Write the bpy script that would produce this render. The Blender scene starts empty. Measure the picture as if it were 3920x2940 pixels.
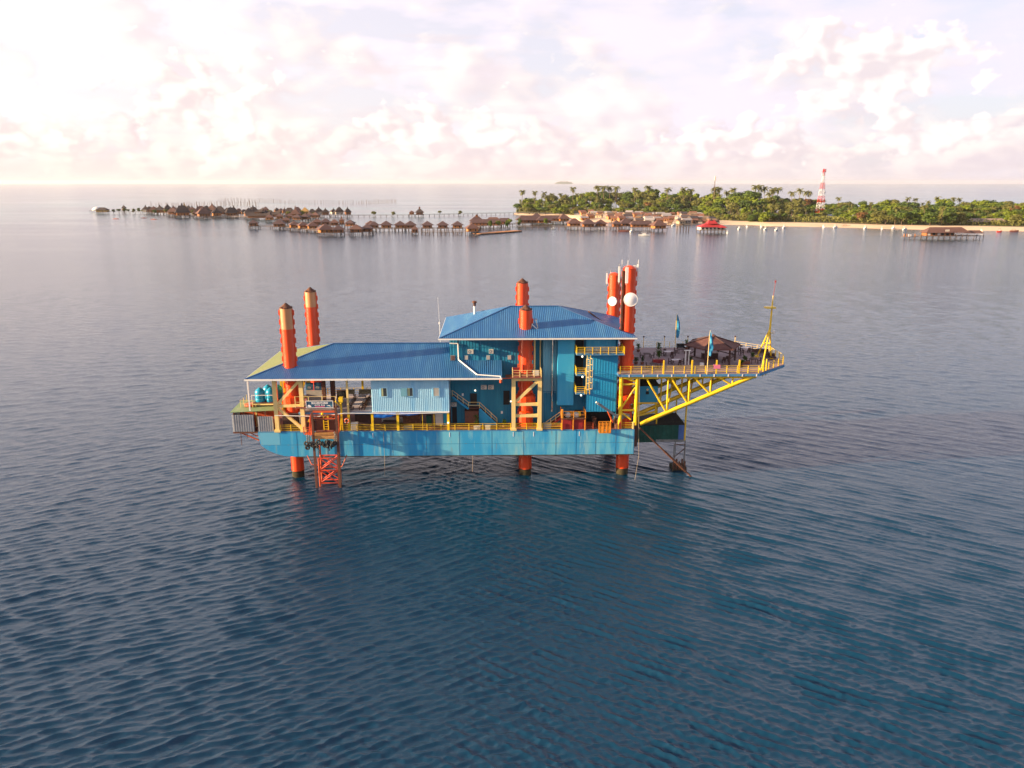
import bpy, math, random
import numpy as np
from mathutils import Vector, Matrix

random.seed(11)
R_ = math.radians
SC = bpy.context.scene
COL = SC.collection

# ------------------------------------------------------------------ camera
CAM_H, PITCH = 46.0, 14.67
cam_d = bpy.data.cameras.new('camera')
cam_d.sensor_width = 36.0
cam_d.lens = 27.09
cam_d.clip_start = 0.5
cam_d.clip_end = 90000.0
cam = bpy.data.objects.new('camera', cam_d)
COL.objects.link(cam)
cam.location = (0, 0, CAM_H)
cam.rotation_euler = (R_(90 - PITCH), 0, 0)
SC.camera = cam

# ------------------------------------------------------------------ sun (low, from the left, a touch towards the camera)
SUN_EL, SUN_TOWARD = 14.0, 11.0
to_sun = Vector((-math.cos(R_(SUN_TOWARD)) * math.cos(R_(SUN_EL)), -math.sin(R_(SUN_TOWARD)) * math.cos(R_(SUN_EL)), math.sin(R_(SUN_EL))))
sun_d = bpy.data.lights.new('sun', 'SUN')
sun_d.energy = 5.0
sun_d.angle = R_(0.6)
sun_d.color = (1.0, 0.74, 0.46)
sun = bpy.data.objects.new('sun', sun_d)
COL.objects.link(sun)
sun.rotation_euler = to_sun.to_track_quat('Z', 'Y').to_euler()

# ------------------------------------------------------------------ exposure
SC.view_settings.view_transform = 'Standard'
SC.view_settings.look = 'None'
SC.view_settings.exposure = 1.55
SC.view_settings.gamma = 1.0
SC.view_settings.use_curve_mapping = False
SC.render.engine = 'CYCLES'
SC.cycles.max_bounces = 6
SC.cycles.diffuse_bounces = 3
SC.cycles.glossy_bounces = 3
SC.cycles.transparent_max_bounces = 6
SC.cycles.caustics_reflective = False
SC.cycles.caustics_refractive = False
SC.cycles.sample_clamp_indirect = 4.0
SC.cycles.sample_clamp_direct = 6.0
SC.cycles.use_denoising = True


# ------------------------------------------------------------------ small node language
class S:
    """A socket in a node tree with arithmetic."""
    tree = None

    def __init__(self, s):
        self.s = s

    @staticmethod
    def m(op, *a):
        n = S.tree.nodes.new('ShaderNodeMath')
        n.operation = op
        for i, x in enumerate(a):
            if isinstance(x, S):
                S.tree.links.new(x.s, n.inputs[i])
            else:
                n.inputs[i].default_value = float(x)
        return S(n.outputs[0])

    def __add__(self, o): return S.m('ADD', self, o)
    __radd__ = __add__
    def __sub__(self, o): return S.m('SUBTRACT', self, o)
    def __rsub__(self, o): return S.m('SUBTRACT', o, self)
    def __mul__(self, o): return S.m('MULTIPLY', self, o)
    __rmul__ = __mul__
    def __truediv__(self, o): return S.m('DIVIDE', self, o)


def n_range(x, a, b, c=0.0, d=1.0, smooth=True):
    n = S.tree.nodes.new('ShaderNodeMapRange')
    n.interpolation_type = 'SMOOTHSTEP' if smooth else 'LINEAR'
    S.tree.links.new(x.s, n.inputs['Value'])
    for k, v in (('From Min', a), ('From Max', b), ('To Min', c), ('To Max', d)):
        n.inputs[k].default_value = v
    return S(n.outputs['Result'])


def n_xyz(x, y, z):
    n = S.tree.nodes.new('ShaderNodeCombineXYZ')
    for i, v in enumerate((x, y, z)):
        if isinstance(v, S):
            S.tree.links.new(v.s, n.inputs[i])
        else:
            n.inputs[i].default_value = v
    return S(n.outputs[0])


def n_noise(vec, scale, detail=4.0, rough=0.55, dist=0.0):
    n = S.tree.nodes.new('ShaderNodeTexNoise')
    n.noise_dimensions = '3D'
    if vec is not None:
        S.tree.links.new(vec.s, n.inputs['Vector'])
    n.inputs['Scale'].default_value = scale
    n.inputs['Detail'].default_value = detail
    n.inputs['Roughness'].default_value = rough
    n.inputs['Distortion'].default_value = dist
    return S(n.outputs['Fac'])


def n_mix(f, a, b):
    n = S.tree.nodes.new('ShaderNodeMix')
    n.data_type = 'RGBA'
    n.clamp_factor = True
    for i, v in ((0, f), (6, a), (7, b)):
        if isinstance(v, S):
            S.tree.links.new(v.s, n.inputs[i])
        elif i == 0:
            n.inputs[i].default_value = v
        else:
            n.inputs[i].default_value = (*v, 1.0)
    return S(n.outputs[2])


def n_sep(vec):
    n = S.tree.nodes.new('ShaderNodeSeparateXYZ')
    S.tree.links.new(vec.s, n.inputs[0])
    return [S(o) for o in n.outputs]


# ------------------------------------------------------------------ world: physical sky with banks of cumulus and a high veil
world = bpy.data.worlds.new('World')
SC.world = world
try:
    world.cycles.sampling_method = 'NONE'      # smooth daylight: no importance map needed
except Exception:
    pass
world.use_nodes = True
WT = world.node_tree
WT.nodes.clear()
S.tree = WT
w_out = WT.nodes.new('ShaderNodeOutputWorld')
w_bg = WT.nodes.new('ShaderNodeBackground')
WT.links.new(w_bg.outputs[0], w_out.inputs[0])
sky = WT.nodes.new('ShaderNodeTexSky')
sky.sky_type = 'NISHITA'
sky.sun_disc = False
sky.sun_elevation = R_(SUN_EL)
sky.sun_rotation = math.atan2(to_sun.x, to_sun.y)
sky.air_density = 1.0
sky.dust_density = 1.5
sky.ozone_density = 1.5
SKY_STRENGTH = 0.10
tc = WT.nodes.new('ShaderNodeTexCoord')
dx, dy, dz = n_sep(S(tc.outputs['Generated']))
az = S.m('ARCTAN2', dx, dy)                       # 0 ahead, + to the right
el = S.m('ARCSINE', S.m('MINIMUM', S.m('MAXIMUM', dz, -1.0), 1.0))
sunward = S.m('MAXIMUM', dx * to_sun.x + dy * to_sun.y + dz * to_sun.z, 0.0)
warm = S.m('POWER', S.m('MAXIMUM', dx * (to_sun.x * 0.5) + 0.5, 0.0), 1.5)      # 1 under the sun, 0 opposite

def scaled(c, k):
    n = WT.nodes.new('ShaderNodeVectorMath')
    n.operation = 'SCALE'
    WT.links.new(c.s, n.inputs[0])
    if isinstance(k, S):
        WT.links.new(k.s, n.inputs['Scale'])
    else:
        n.inputs['Scale'].default_value = k
    return S(n.outputs[0])

base_sky = scaled(S(sky.outputs[0]), SKY_STRENGTH)
K = 0.707 / SKY_STRENGTH
# thin high veil
veil_n = n_noise(n_xyz(az * 2.2, el * 7.0, 3.1), 2.4, 4.0, 0.5)
veil = n_range(veil_n + n_range(el, 0.45, 0.90, 0.10, -0.34), 0.30, 0.68, 0.20, 0.94)
veil = S.m('MAXIMUM', veil, n_range(el, 0.30, 0.60, 0.66, 0.0))
veil_col = n_mix(warm, (0.440, 0.415, 0.495), (0.72, 0.60, 0.59))
col = n_mix(veil, base_sky, veil_col)

def cumulus(col, su, sv, seed, bias, lo, hi, lit_k, off, lit_far, lit_near, sh_far, sh_near, opacity, detail=5.0, rough=0.58):
    n1 = n_noise(n_xyz(az * su, el * sv, seed), 1.0, detail, rough, 0.15)
    n2 = n_noise(n_xyz(az * su - off[0], el * sv + off[1], seed), 1.0, 2.0, 0.5, 0.15)
    mask = n_range(n1 + bias, lo, hi, 0.0, opacity)
    n3 = n_noise(n_xyz(az * su, el * sv, seed), 1.0, 2.0, 0.5, 0.15)
    lit = n_range((n3 - n2) * lit_k + (n1 - n3) * 0.9, -0.30, 0.34)
    lit_c = n_mix(warm, lit_far, lit_near)
    sh_c = n_mix(warm, sh_far, sh_near)
    return n_mix(mask, col, n_mix(lit, sh_c, lit_c))

def blob(a0, e0, ra, re, amp):
    da = (az - a0) / ra
    de = (el - e0) / re
    return S.m('MULTIPLY', S.m('EXPONENT', (da * da + de * de) * -1.0), amp)

LITF, LITN = (0.57, 0.51, 0.49), (0.70, 0.60, 0.50)
SHF, SHN = (0.42, 0.375, 0.405), (0.49, 0.395, 0.38)
# wide soft towers
b1 = n_range(el, 0.02, 0.34, 0.06, -0.16) + blob(-0.36, 0.09, 0.10, 0.09, 0.12) + blob(0.0, 0.09, 0.24, 0.055, 0.08) - blob(0.24, 0.075, 0.06, 0.05, 0.16) - blob(0.53, 0.13, 0.08, 0.07, 0.14)
col = cumulus(col, 10.0, 17.0, 7.3, b1, 0.43, 0.62, 2.2, (0.22, 0.12), LITF, LITN, SHF, SHN, 0.70)
# row of small cumulus heads low over the sea
b2 = n_range(el, 0.0, 0.02, -0.05, 0.05) + n_range(el, 0.035, 0.11, 0.06, -0.30)
col = cumulus(col, 19.0, 30.0, 21.7, b2, 0.48, 0.58, 2.2, (0.26, 0.16), (0.60, 0.515, 0.485), LITN, (0.41, 0.355, 0.385), (0.46, 0.36, 0.335), 0.68)
# crisp cumulus heads: the tower at the right, the chain below it, the bank at the left
b3 = S.m('MAXIMUM', blob(0.405, 0.125, 0.095, 0.048, 0.42), S.m('MAXIMUM', blob(0.275, 0.046, 0.070, 0.026, 0.32), S.m('MAXIMUM', blob(0.470, 0.050, 0.085, 0.026, 0.32), S.m('MAXIMUM', blob(-0.570, 0.044, 0.090, 0.030, 0.32), S.m('MAXIMUM', blob(-0.10, 0.060, 0.12, 0.034, 0.31), S.m('MAXIMUM', blob(-0.37, 0.085, 0.085, 0.075, 0.30), blob(0.62, 0.11, 0.05, 0.03, 0.34)))))))
b3 = S.m('MAXIMUM', b3, n_range(S.m('ABSOLUTE', az), 0.66, 0.75, 0.0, 0.20) * n_range(el, 0.05, 0.2, 1.0, 0.3))
col = cumulus(col, 24.0, 32.0, 63.0, b3, 0.655, 0.745, 2.4, (0.30, 0.18), (0.64, 0.565, 0.54), (0.76, 0.65, 0.54), (0.455, 0.40, 0.415), (0.48, 0.385, 0.365), 0.85, 4.5, 0.52)
# streaks of grey stratus
st_n = n_noise(n_xyz(az * 4.0, el * 40.0, 44.0), 1.0, 5.0, 0.55)
col = n_mix(n_range(st_n + n_range(el, 0.03, 0.2, 0.03, -0.10), 0.55, 0.68, 0.0, 0.45), col, n_mix(warm, (0.42, 0.38, 0.415), (0.53, 0.43, 0.41)))
# pink haze along the horizon
col = n_mix(n_range(el, -0.01, 0.055, 0.80, 0.0), col, n_mix(warm, (0.42, 0.375, 0.40), (0.60, 0.46, 0.385)))
WT.links.new(scaled(col, K).s, w_bg.inputs['Color'])
w_bg.inputs['Strength'].default_value = SKY_STRENGTH

# ------------------------------------------------------------------ materials
MATS = {}


def new_mat(name):
    m = bpy.data.materials.new(name)
    m.use_nodes = True
    S.tree = m.node_tree
    b = m.node_tree.nodes['Principled BSDF']
    return m, m.node_tree, b


def mat(name, col, rough=0.6, metal=0.0, col2=None, scale=0.6, lo=0.45, hi=0.7, streak=False, col3=None, scale3=2.0, lo3=0.62, hi3=0.72, spec=0.4, bump=0.0, emit=None, coat=0.0, coatr=0.3, col4=None, lo4=0.66, hi4=0.76, scale4=1.0):
    """Paint, metal or cloth: base colour broken up by one or two layers of wear."""
    if name in MATS:
        return MATS[name]
    m, t, b = new_mat(name)
    tcn = t.nodes.new('ShaderNodeTexCoord')
    P = S(tcn.outputs['Object'])
    if streak == 'roof':
        x, y, z = n_sep(P)
        PS = n_xyz(x, y * 0.14, z * 0.14)
    elif streak:
        x, y, z = n_sep(P)
        PS = n_xyz(x, y, z * 0.16)
    else:
        PS = P
    c2 = col2 or tuple(min(1.0, v * 0.72) for v in col)
    f = n_range(n_noise(PS, scale, 6.0, 0.62), lo, hi)
    c = n_mix(f, col, c2)
    if col3:
        f3 = n_range(n_noise(PS, scale3, 6.0, 0.65, 0.3), lo3, hi3)
        c = n_mix(f3, c, col3)
    if col4:
        xx, yy, zz = n_sep(P)
        f4 = n_range(n_noise(n_xyz(xx, yy, zz * 0.09), scale4, 7.0, 0.7, 0.2), lo4, hi4)
        c = n_mix(f4, c, col4)
    t.links.new(c.s, b.inputs['Base Color'])
    b.inputs['Roughness'].default_value = rough
    b.inputs['Metallic'].default_value = metal
    b.inputs['Specular IOR Level'].default_value = spec
    if coat:
        b.inputs['Coat Weight'].default_value = coat
        b.inputs['Coat Roughness'].default_value = coatr
    if bump:
        bn = t.nodes.new('ShaderNodeBump')
        bn.inputs['Strength'].default_value = bump
        bn.inputs['Distance'].default_value = 0.05
        t.links.new(n_noise(P, 8.0, 4.0).s, bn.inputs['Height'])
        t.links.new(bn.outputs[0], b.inputs['Normal'])
    if emit:
        b.inputs['Emission Color'].default_value = (*emit[0], 1)
        b.inputs['Emission Strength'].default_value = emit[1]
    MATS[name] = m
    return m


M_HULL = mat('hull_paint', (0.032, 0.300, 0.560), 0.45, col2=(0.130, 0.45, 0.60), scale=0.34, lo=0.44, hi=0.62, col3=(0.27, 0.49, 0.52), scale3=0.75, lo3=0.52, hi3=0.72, streak=True, col4=(0.25, 0.19, 0.13), lo4=0.60, hi4=0.72, scale4=1.5)
M_BOW = mat('hull_paint_faded', (0.12, 0.40, 0.58), 0.5, col2=(0.02, 0.22, 0.50), scale=0.35, streak=True, col3=(0.24, 0.36, 0.36), scale3=0.7, lo3=0.58, hi3=0.76)
M_WALL = mat('teal_cladding', (0.008, 0.165, 0.290), 0.5, col2=(0.018, 0.225, 0.36), scale=0.5, streak=True, col3=(0.03, 0.14, 0.20), scale3=1.6)
M_TOWERW = mat('sky_blue_cladding', (0.035, 0.33, 0.56), 0.5, col2=(0.10, 0.43, 0.62), scale=0.45, streak=True, col3=(0.01, 0.18, 0.40), scale3=1.1)
M_BIGW = mat('royal_blue_cladding', (0.012, 0.24, 0.47), 0.5, col2=(0.03, 0.32, 0.54), scale=0.4, streak=True)
M_STEPW = mat('pale_teal_cladding', (0.15, 0.36, 0.46), 0.5, col2=(0.09, 0.28, 0.40), scale=0.7, streak=True)
M_CABIN = mat('pale_blue_cladding', (0.38, 0.66, 0.82), 0.5, col2=(0.24, 0.54, 0.78), scale=0.5, streak=True, coat=0.5, coatr=0.38)
M_ROOF = mat('blue_roof_sheet', (0.034, 0.155, 0.350), 0.42, col2=(0.065, 0.210, 0.39), scale=0.8, lo=0.42, hi=0.66, streak='roof', col3=(0.020, 0.105, 0.26), scale3=1.6, lo3=0.54, hi3=0.74, coat=0.3, coatr=0.35)
M_ROOFG = mat('olive_roof_sheet', (0.20, 0.235, 0.085), 0.55, col2=(0.24, 0.26, 0.10), scale=0.5, coat=0.3, coatr=0.3)
M_ROOFCAP = mat('roof_ridge_cap', (0.012, 0.075, 0.22), 0.45)
M_WHITE = mat('white_paint', (0.78, 0.76, 0.72), 0.5, col2=(0.62, 0.58, 0.52), scale=2.0, lo=0.5, hi=0.8)
M_ORANGE = mat('orange_red_paint', (0.72, 0.060, 0.004), 0.45, col2=(0.62, 0.045, 0.004), scale=0.5, streak=True, col3=(0.46, 0.05, 0.02), scale3=1.2, lo3=0.6, hi3=0.8, coat=0.5, coatr=0.35, col4=(0.24, 0.045, 0.016), lo4=0.60, hi4=0.78, scale4=1.6)
M_PEACH = mat('peach_primer', (0.56, 0.24, 0.085), 0.5, col2=(0.48, 0.19, 0.07), scale=0.8, streak=True, coat=1.0, coatr=0.38)
M_RUST = mat('rusty_steel', (0.085, 0.034, 0.020), 0.8, col2=(0.20, 0.075, 0.035), scale=2.5)
M_GROWTH = mat('marine_growth', (0.035, 0.030, 0.014), 0.9, col2=(0.075, 0.055, 0.02), scale=3.0, bump=0.6)
M_YELLOW = mat('yellow_paint', (0.82, 0.54, 0.008), 0.45, col2=(0.72, 0.45, 0.012), scale=0.8, col3=(0.40, 0.20, 0.03), scale3=1.8, lo3=0.64, hi3=0.78, coat=0.5, coatr=0.38)
M_CREAM = mat('cream_paint', (0.80, 0.60, 0.24), 0.5, col2=(0.72, 0.50, 0.15), scale=0.8, streak=True, col3=(0.42, 0.25, 0.07), scale3=1.6, lo3=0.64, hi3=0.8, coat=0.4, coatr=0.38)
M_LIFT = mat('orange_lift_paint', (0.56, 0.10, 0.030), 0.55, col2=(0.40, 0.06, 0.02), scale=1.2, col3=(0.22, 0.07, 0.03), scale3=2.0)
M_BROWNST = mat('brown_steel', (0.13, 0.050, 0.032), 0.7, col2=(0.08, 0.035, 0.025), scale=1.2)
M_DECK = mat('deck_coating', (0.24, 0.075, 0.055), 0.8, col2=(0.16, 0.06, 0.05), scale=0.5, col3=(0.10, 0.05, 0.045), scale3=1.0)
M_HELI = mat('helideck_boards', (0.29, 0.20, 0.20), 0.75, col2=(0.20, 0.125, 0.12), scale=0.35, col3=(0.40, 0.33, 0.33), scale3=0.6, lo3=0.55, hi3=0.75)
M_MEZZ = mat('mezzanine_floor', (0.52, 0.44, 0.46), 0.35, col2=(0.36, 0.27, 0.27), scale=0.5)
M_EDGE = mat('blue_edge_beam', (0.06, 0.22, 0.42), 0.5, col2=(0.15, 0.25, 0.36), scale=1.5)
M_THATCH = mat('brown_shingle', (0.115, 0.048, 0.040), 0.85, col2=(0.17, 0.075, 0.055), scale=1.4, bump=0.8, col3=(0.07, 0.035, 0.03), scale3=2.5)
M_DARKWOOD = mat('dark_wood', (0.060, 0.030, 0.028), 0.75, col2=(0.09, 0.045, 0.04), scale=2.0)
M_DARK = mat('dark_opening', (0.010, 0.011, 0.014), 0.7)
M_GLASS = mat('window_glass', (0.035, 0.045, 0.055), 0.08, col2=(0.06, 0.07, 0.08), spec=0.7)
M_GLASSP = mat('window_curtain', (0.42, 0.40, 0.36), 0.3, col2=(0.34, 0.33, 0.31), spec=0.6)
M_SHUT = mat('window_shutter', (0.38, 0.42, 0.24), 0.6)
M_ACW = mat('air_conditioner_case', (0.58, 0.56, 0.50), 0.5, col2=(0.48, 0.45, 0.40), scale=2.0)
M_GREY = mat('grey_steel', (0.30, 0.30, 0.30), 0.45, 0.4, col2=(0.20, 0.19, 0.18), scale=1.5)
M_CHROME = mat('bright_pipe', (0.62, 0.60, 0.56), 0.25, 0.9, col2=(0.50, 0.46, 0.40), scale=1.5)
M_SHEET = mat('grey_corrugated_sheet', (0.34, 0.36, 0.39), 0.45, 0.3, col2=(0.26, 0.28, 0.31), scale=0.8, col3=(0.30, 0.20, 0.13), scale3=1.4, lo3=0.66, hi3=0.8)
M_CANOPY = mat('green_canopy_sheet', (0.19, 0.27, 0.12), 0.6, col2=(0.26, 0.30, 0.16), scale=0.8)
M_TANK = mat('tank_blue', (0.010, 0.28, 0.46), 0.35, col2=(0.02, 0.34, 0.52), scale=1.2)
M_TARPG = mat('green_netting', (0.010, 0.065, 0.050), 0.85, col2=(0.018, 0.10, 0.075), scale=1.0)
M_TARPB = mat('blue_tarpaulin', (0.010, 0.13, 0.56), 0.45, col2=(0.02, 0.18, 0.62), scale=1.0, bump=0.3)
M_TARPV = mat('violet_blue_panel', (0.07, 0.15, 0.40), 0.6)
M_BLACKR = mat('black_rubber', (0.018, 0.018, 0.019), 0.7, col2=(0.05, 0.045, 0.04), scale=3.0)
M_CHAIN = mat('weathered_chain', (0.22, 0.19, 0.17), 0.6, 0.3, col2=(0.10, 0.08, 0.07), scale=5.0)
M_PLANKS = mat('tan_planks', (0.44, 0.24, 0.085), 0.7, col2=(0.34, 0.17, 0.06), scale=1.5)
M_REDP = mat('dark_red_paint', (0.27, 0.020, 0.022), 0.5, col2=(0.19, 0.016, 0.02), scale=1.0)
M_CAGE = mat('orange_basket_paint', (0.72, 0.27, 0.02), 0.5, col2=(0.60, 0.20, 0.02), scale=1.5)
M_DISH = mat('dish_white', (0.74, 0.72, 0.74), 0.45, col2=(0.66, 0.63, 0.66), scale=1.0)
M_FLAG = mat('flag_cloth', (0.012, 0.20, 0.40), 0.7, col2=(0.10, 0.42, 0.56), scale=0.9, lo=0.5, hi=0.62)
M_PLANT = mat('plant_leaf', (0.05, 0.095, 0.018), 0.6, col2=(0.09, 0.15, 0.03), scale=4.0, spec=0.2)
M_POT = mat('terracotta_pot', (0.20, 0.075, 0.045), 0.8)
M_POTW = mat('white_pot', (0.62, 0.60, 0.56), 0.6)
M_PINK = mat('pink_towel', (0.72, 0.19, 0.30), 0.9)
M_SAIL = mat('banner_print', (0.020, 0.075, 0.150), 0.5, col2=(0.05, 0.28, 0.42), scale=0.7, lo=0.52, hi=0.66)
M_PRINTW = mat('white_print', (0.80, 0.80, 0.80), 0.5)
M_PRINTP = mat('pink_print', (0.62, 0.08, 0.24), 0.5)
M_LAMP = mat('lit_bulb', (0.9, 0.88, 0.8), 0.4, emit=((1.0, 0.86, 0.62), 1.2))
M_RING = mat('lifebuoy_orange', (0.70, 0.12, 0.02), 0.6)
M_TABLE = mat('pale_table', (0.55, 0.47, 0.47), 0.5, col2=(0.45, 0.37, 0.36), scale=1.0)
M_ROPE = mat('worn_rope', (0.34, 0.27, 0.19), 0.9)


# ------------------------------------------------------------------ mesh building
class MB:
    def __init__(self):
        self.v, self.f = [], []

    def add(self, vs, fs):
        o = len(self.v)
        self.v += [tuple(p) for p in vs]
        self.f += [tuple(i + o for i in f) for f in fs]
        return self

    def box(self, x0, x1, y0, y1, z0, z1):
        return self.add([(x0, y0, z0), (x1, y0, z0), (x1, y1, z0), (x0, y1, z0), (x0, y0, z1), (x1, y0, z1), (x1, y1, z1), (x0, y1, z1)],
                        [(0, 3, 2, 1), (4, 5, 6, 7), (0, 1, 5, 4), (1, 2, 6, 5), (2, 3, 7, 6), (3, 0, 4, 7)])

    def beam(self, p, q, w, h=None):
        p, q = Vector(p), Vector(q)
        h = h or w
        d = (q - p).normalized()
        up = Vector((0, 0, 1)) if abs(d.z) < 0.95 else Vector((0, 1, 0))
        s = d.cross(up).normalized() * (w / 2)
        u = s.cross(d).normalized() * (h / 2)
        vs = [e + a * s + b * u for e in (p, q) for a, b in ((-1, -1), (1, -1), (1, 1), (-1, 1))]
        return self.add(vs, [(0, 1, 2, 3), (7, 6, 5, 4), (0, 4, 5, 1), (1, 5, 6, 2), (2, 6, 7, 3), (3, 7, 4, 0)])

    def tube(self, p, q, r, n=8, r2=None, cap=True):
        p, q = Vector(p), Vector(q)
        r2 = r if r2 is None else r2
        d = (q - p).normalized()
        up = Vector((0, 0, 1)) if abs(d.z) < 0.95 else Vector((0, 1, 0))
        s = d.cross(up).normalized()
        u = s.cross(d).normalized()
        vs = []
        for e, rr in ((p, r), (q, r2)):
            for i in range(n):
                a = 2 * math.pi * i / n
                vs.append(e + (s * math.cos(a) + u * math.sin(a)) * rr)
        fs = [(i, (i + 1) % n, n + (i + 1) % n, n + i) for i in range(n)]
        if cap:
            fs += [tuple(range(n - 1, -1, -1)), tuple(range(n, 2 * n))]
        return self.add(vs, fs)

    def path(self, pts, r, n=6):
        for a, b in zip(pts, pts[1:]):
            self.tube(a, b, r, n)
        return self

    def prism(self, poly, z0, z1):
        n = len(poly)
        vs = [(x, y, z0) for x, y in poly] + [(x, y, z1) for x, y in poly]
        fs = [tuple(range(n - 1, -1, -1)), tuple(range(n, 2 * n))] + [(i, (i + 1) % n, n + (i + 1) % n, n + i) for i in range(n)]
        return self.add(vs, fs)

    def lathe(self, c, prof, n=14):
        """prof: (radius, z) from bottom to top, round the point c."""
        vs = []
        for r, z in prof:
            for i in range(n):
                a = 2 * math.pi * i / n
                vs.append((c[0] + r * math.cos(a), c[1] + r * math.sin(a), c[2] + z))
        fs = []
        for k in range(len(prof) - 1):
            for i in range(n):
                j = (i + 1) % n
                fs.append((k * n + i, k * n + j, (k + 1) * n + j, (k + 1) * n + i))
        fs.append(tuple(range(n - 1, -1, -1)))
        fs.append(tuple(range((len(prof) - 1) * n, len(prof) * n)))
        return self.add(vs, fs)

    def torus(self, c, axis, R, r, n=14, k=7):
        axis = Vector(axis).normalized()
        up = Vector((0, 0, 1)) if abs(axis.z) < 0.9 else Vector((1, 0, 0))
        s = axis.cross(up).normalized()
        u = s.cross(axis).normalized()
        c = Vector(c)
        vs = []
        for i in range(n):
            a = 2 * math.pi * i / n
            d = s * math.cos(a) + u * math.sin(a)
            for j in range(k):
                b = 2 * math.pi * j / k
                vs.append(c + d * (R + r * math.cos(b)) + axis * (r * math.sin(b)))
        fs = [(i * k + j, ((i + 1) % n) * k + j, ((i + 1) % n) * k + (j + 1) % k, i * k + (j + 1) % k) for i in range(n) for j in range(k)]
        return self.add(vs, fs)

    def ribbed(self, A, B, up, prof, pitch=0.4, depth=0.06):
        """Corrugated sheet: bottom edge A-B, rising along the vector `up` (full height); prof = [(t, fraction of the height)]."""
        A, B, up = Vector(A), Vector(B), Vector(up)
        L = (B - A).length
        nrm = (B - A).cross(up).normalized()
        n = max(2, int(L / pitch))
        ts = []
        for i in range(n):
            for k, h in ((0.0, 0), (0.30, 0), (0.42, 1), (0.68, 1), (0.80, 0)):
                ts.append(((i + k) / n, h))
        ts.append((1.0, 0))
        vs, fs = [], []

        def frac(t):
            for (a, b), (a2, b2) in zip(prof, prof[1:]):
                if t <= a2:
                    return b + (b2 - b) * (t - a) / max(a2 - a, 1e-9)
            return prof[-1][1]
        for t, h in ts:
            p = A.lerp(B, t) + nrm * (depth * h)
            vs += [p, p + up * max(frac(t), 0.001)]
        for i in range(len(ts) - 1):
            fs.append((2 * i, 2 * i + 2, 2 * i + 3, 2 * i + 1))
        return self.add(vs, fs)

    def mesh(self, name, m, smooth=False, base=(0, 0, 0)):
        me = bpy.data.meshes.new(name)
        b = Vector(base)
        me.from_pydata([tuple(Vector(p) - b) for p in self.v], [], self.f)
        me.materials.append(m)
        if smooth:
            me.polygons.foreach_set('use_smooth', [True] * len(me.polygons))
            try:
                me.set_sharp_from_angle(angle=R_(40))
            except Exception:
                pass
        me.update()
        return me

    def build(self, name, m, parent=None, smooth=False):
        base = BASE.get(parent.name, (0, 0, 0)) if parent else (0, 0, 0)
        o = bpy.data.objects.new(name, self.mesh(name, m, smooth, base))
        COL.objects.link(o)
        if parent:
            o.parent = parent
            BASE[o.name] = base
        return o


BASE = {}
RIG_YAW, RIG_Y = R_(1.3), 115.2
RIG_ROT = Matrix.Rotation(RIG_YAW, 3, 'Z')


def rig_world(p):
    return RIG_ROT @ Vector(p) + Vector((0, RIG_Y, 0))


def tag(o, label, cat, group=None):
    o['label'] = label
    o['category'] = cat
    if group:
        o['group'] = group
    return o


def rig_thing(name, label, cat, base, group=None):
    """Empty for a thing on the rig; parts are given in rig coordinates."""
    o = bpy.data.objects.new(name, None)
    COL.objects.link(o)
    o.empty_display_size = 0.5
    o.location = rig_world(base)
    o.rotation_euler = (0, 0, RIG_YAW)
    BASE[o.name] = tuple(base)
    return tag(o, label, cat, group)


def rig_single(name, mb, m, label, cat, base, group=None, smooth=False):
    o = bpy.data.objects.new(name, mb.mesh(name, m, smooth, base))
    COL.objects.link(o)
    o.location = rig_world(base)
    o.rotation_euler = (0, 0, RIG_YAW)
    BASE[o.name] = tuple(base)
    return tag(o, label, cat, group)


def land_thing(name, label, cat, loc, rz=0.0, group=None):
    o = bpy.data.objects.new(name, None)
    COL.objects.link(o)
    o.location = loc
    o.rotation_euler = (0, 0, rz)
    return tag(o, label, cat, group)


def put(name, me, parent, loc=(0, 0, 0), rz=0.0, scale=None):
    """Link one more object that shares the mesh `me`."""
    o = bpy.data.objects.new(name, me)
    COL.objects.link(o)
    o.parent = parent
    o.location = loc
    o.rotation_euler = (0, 0, rz)
    if scale:
        o.scale = scale
    return o


def structure(o):
    o['kind'] = 'structure'
    return o


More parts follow.
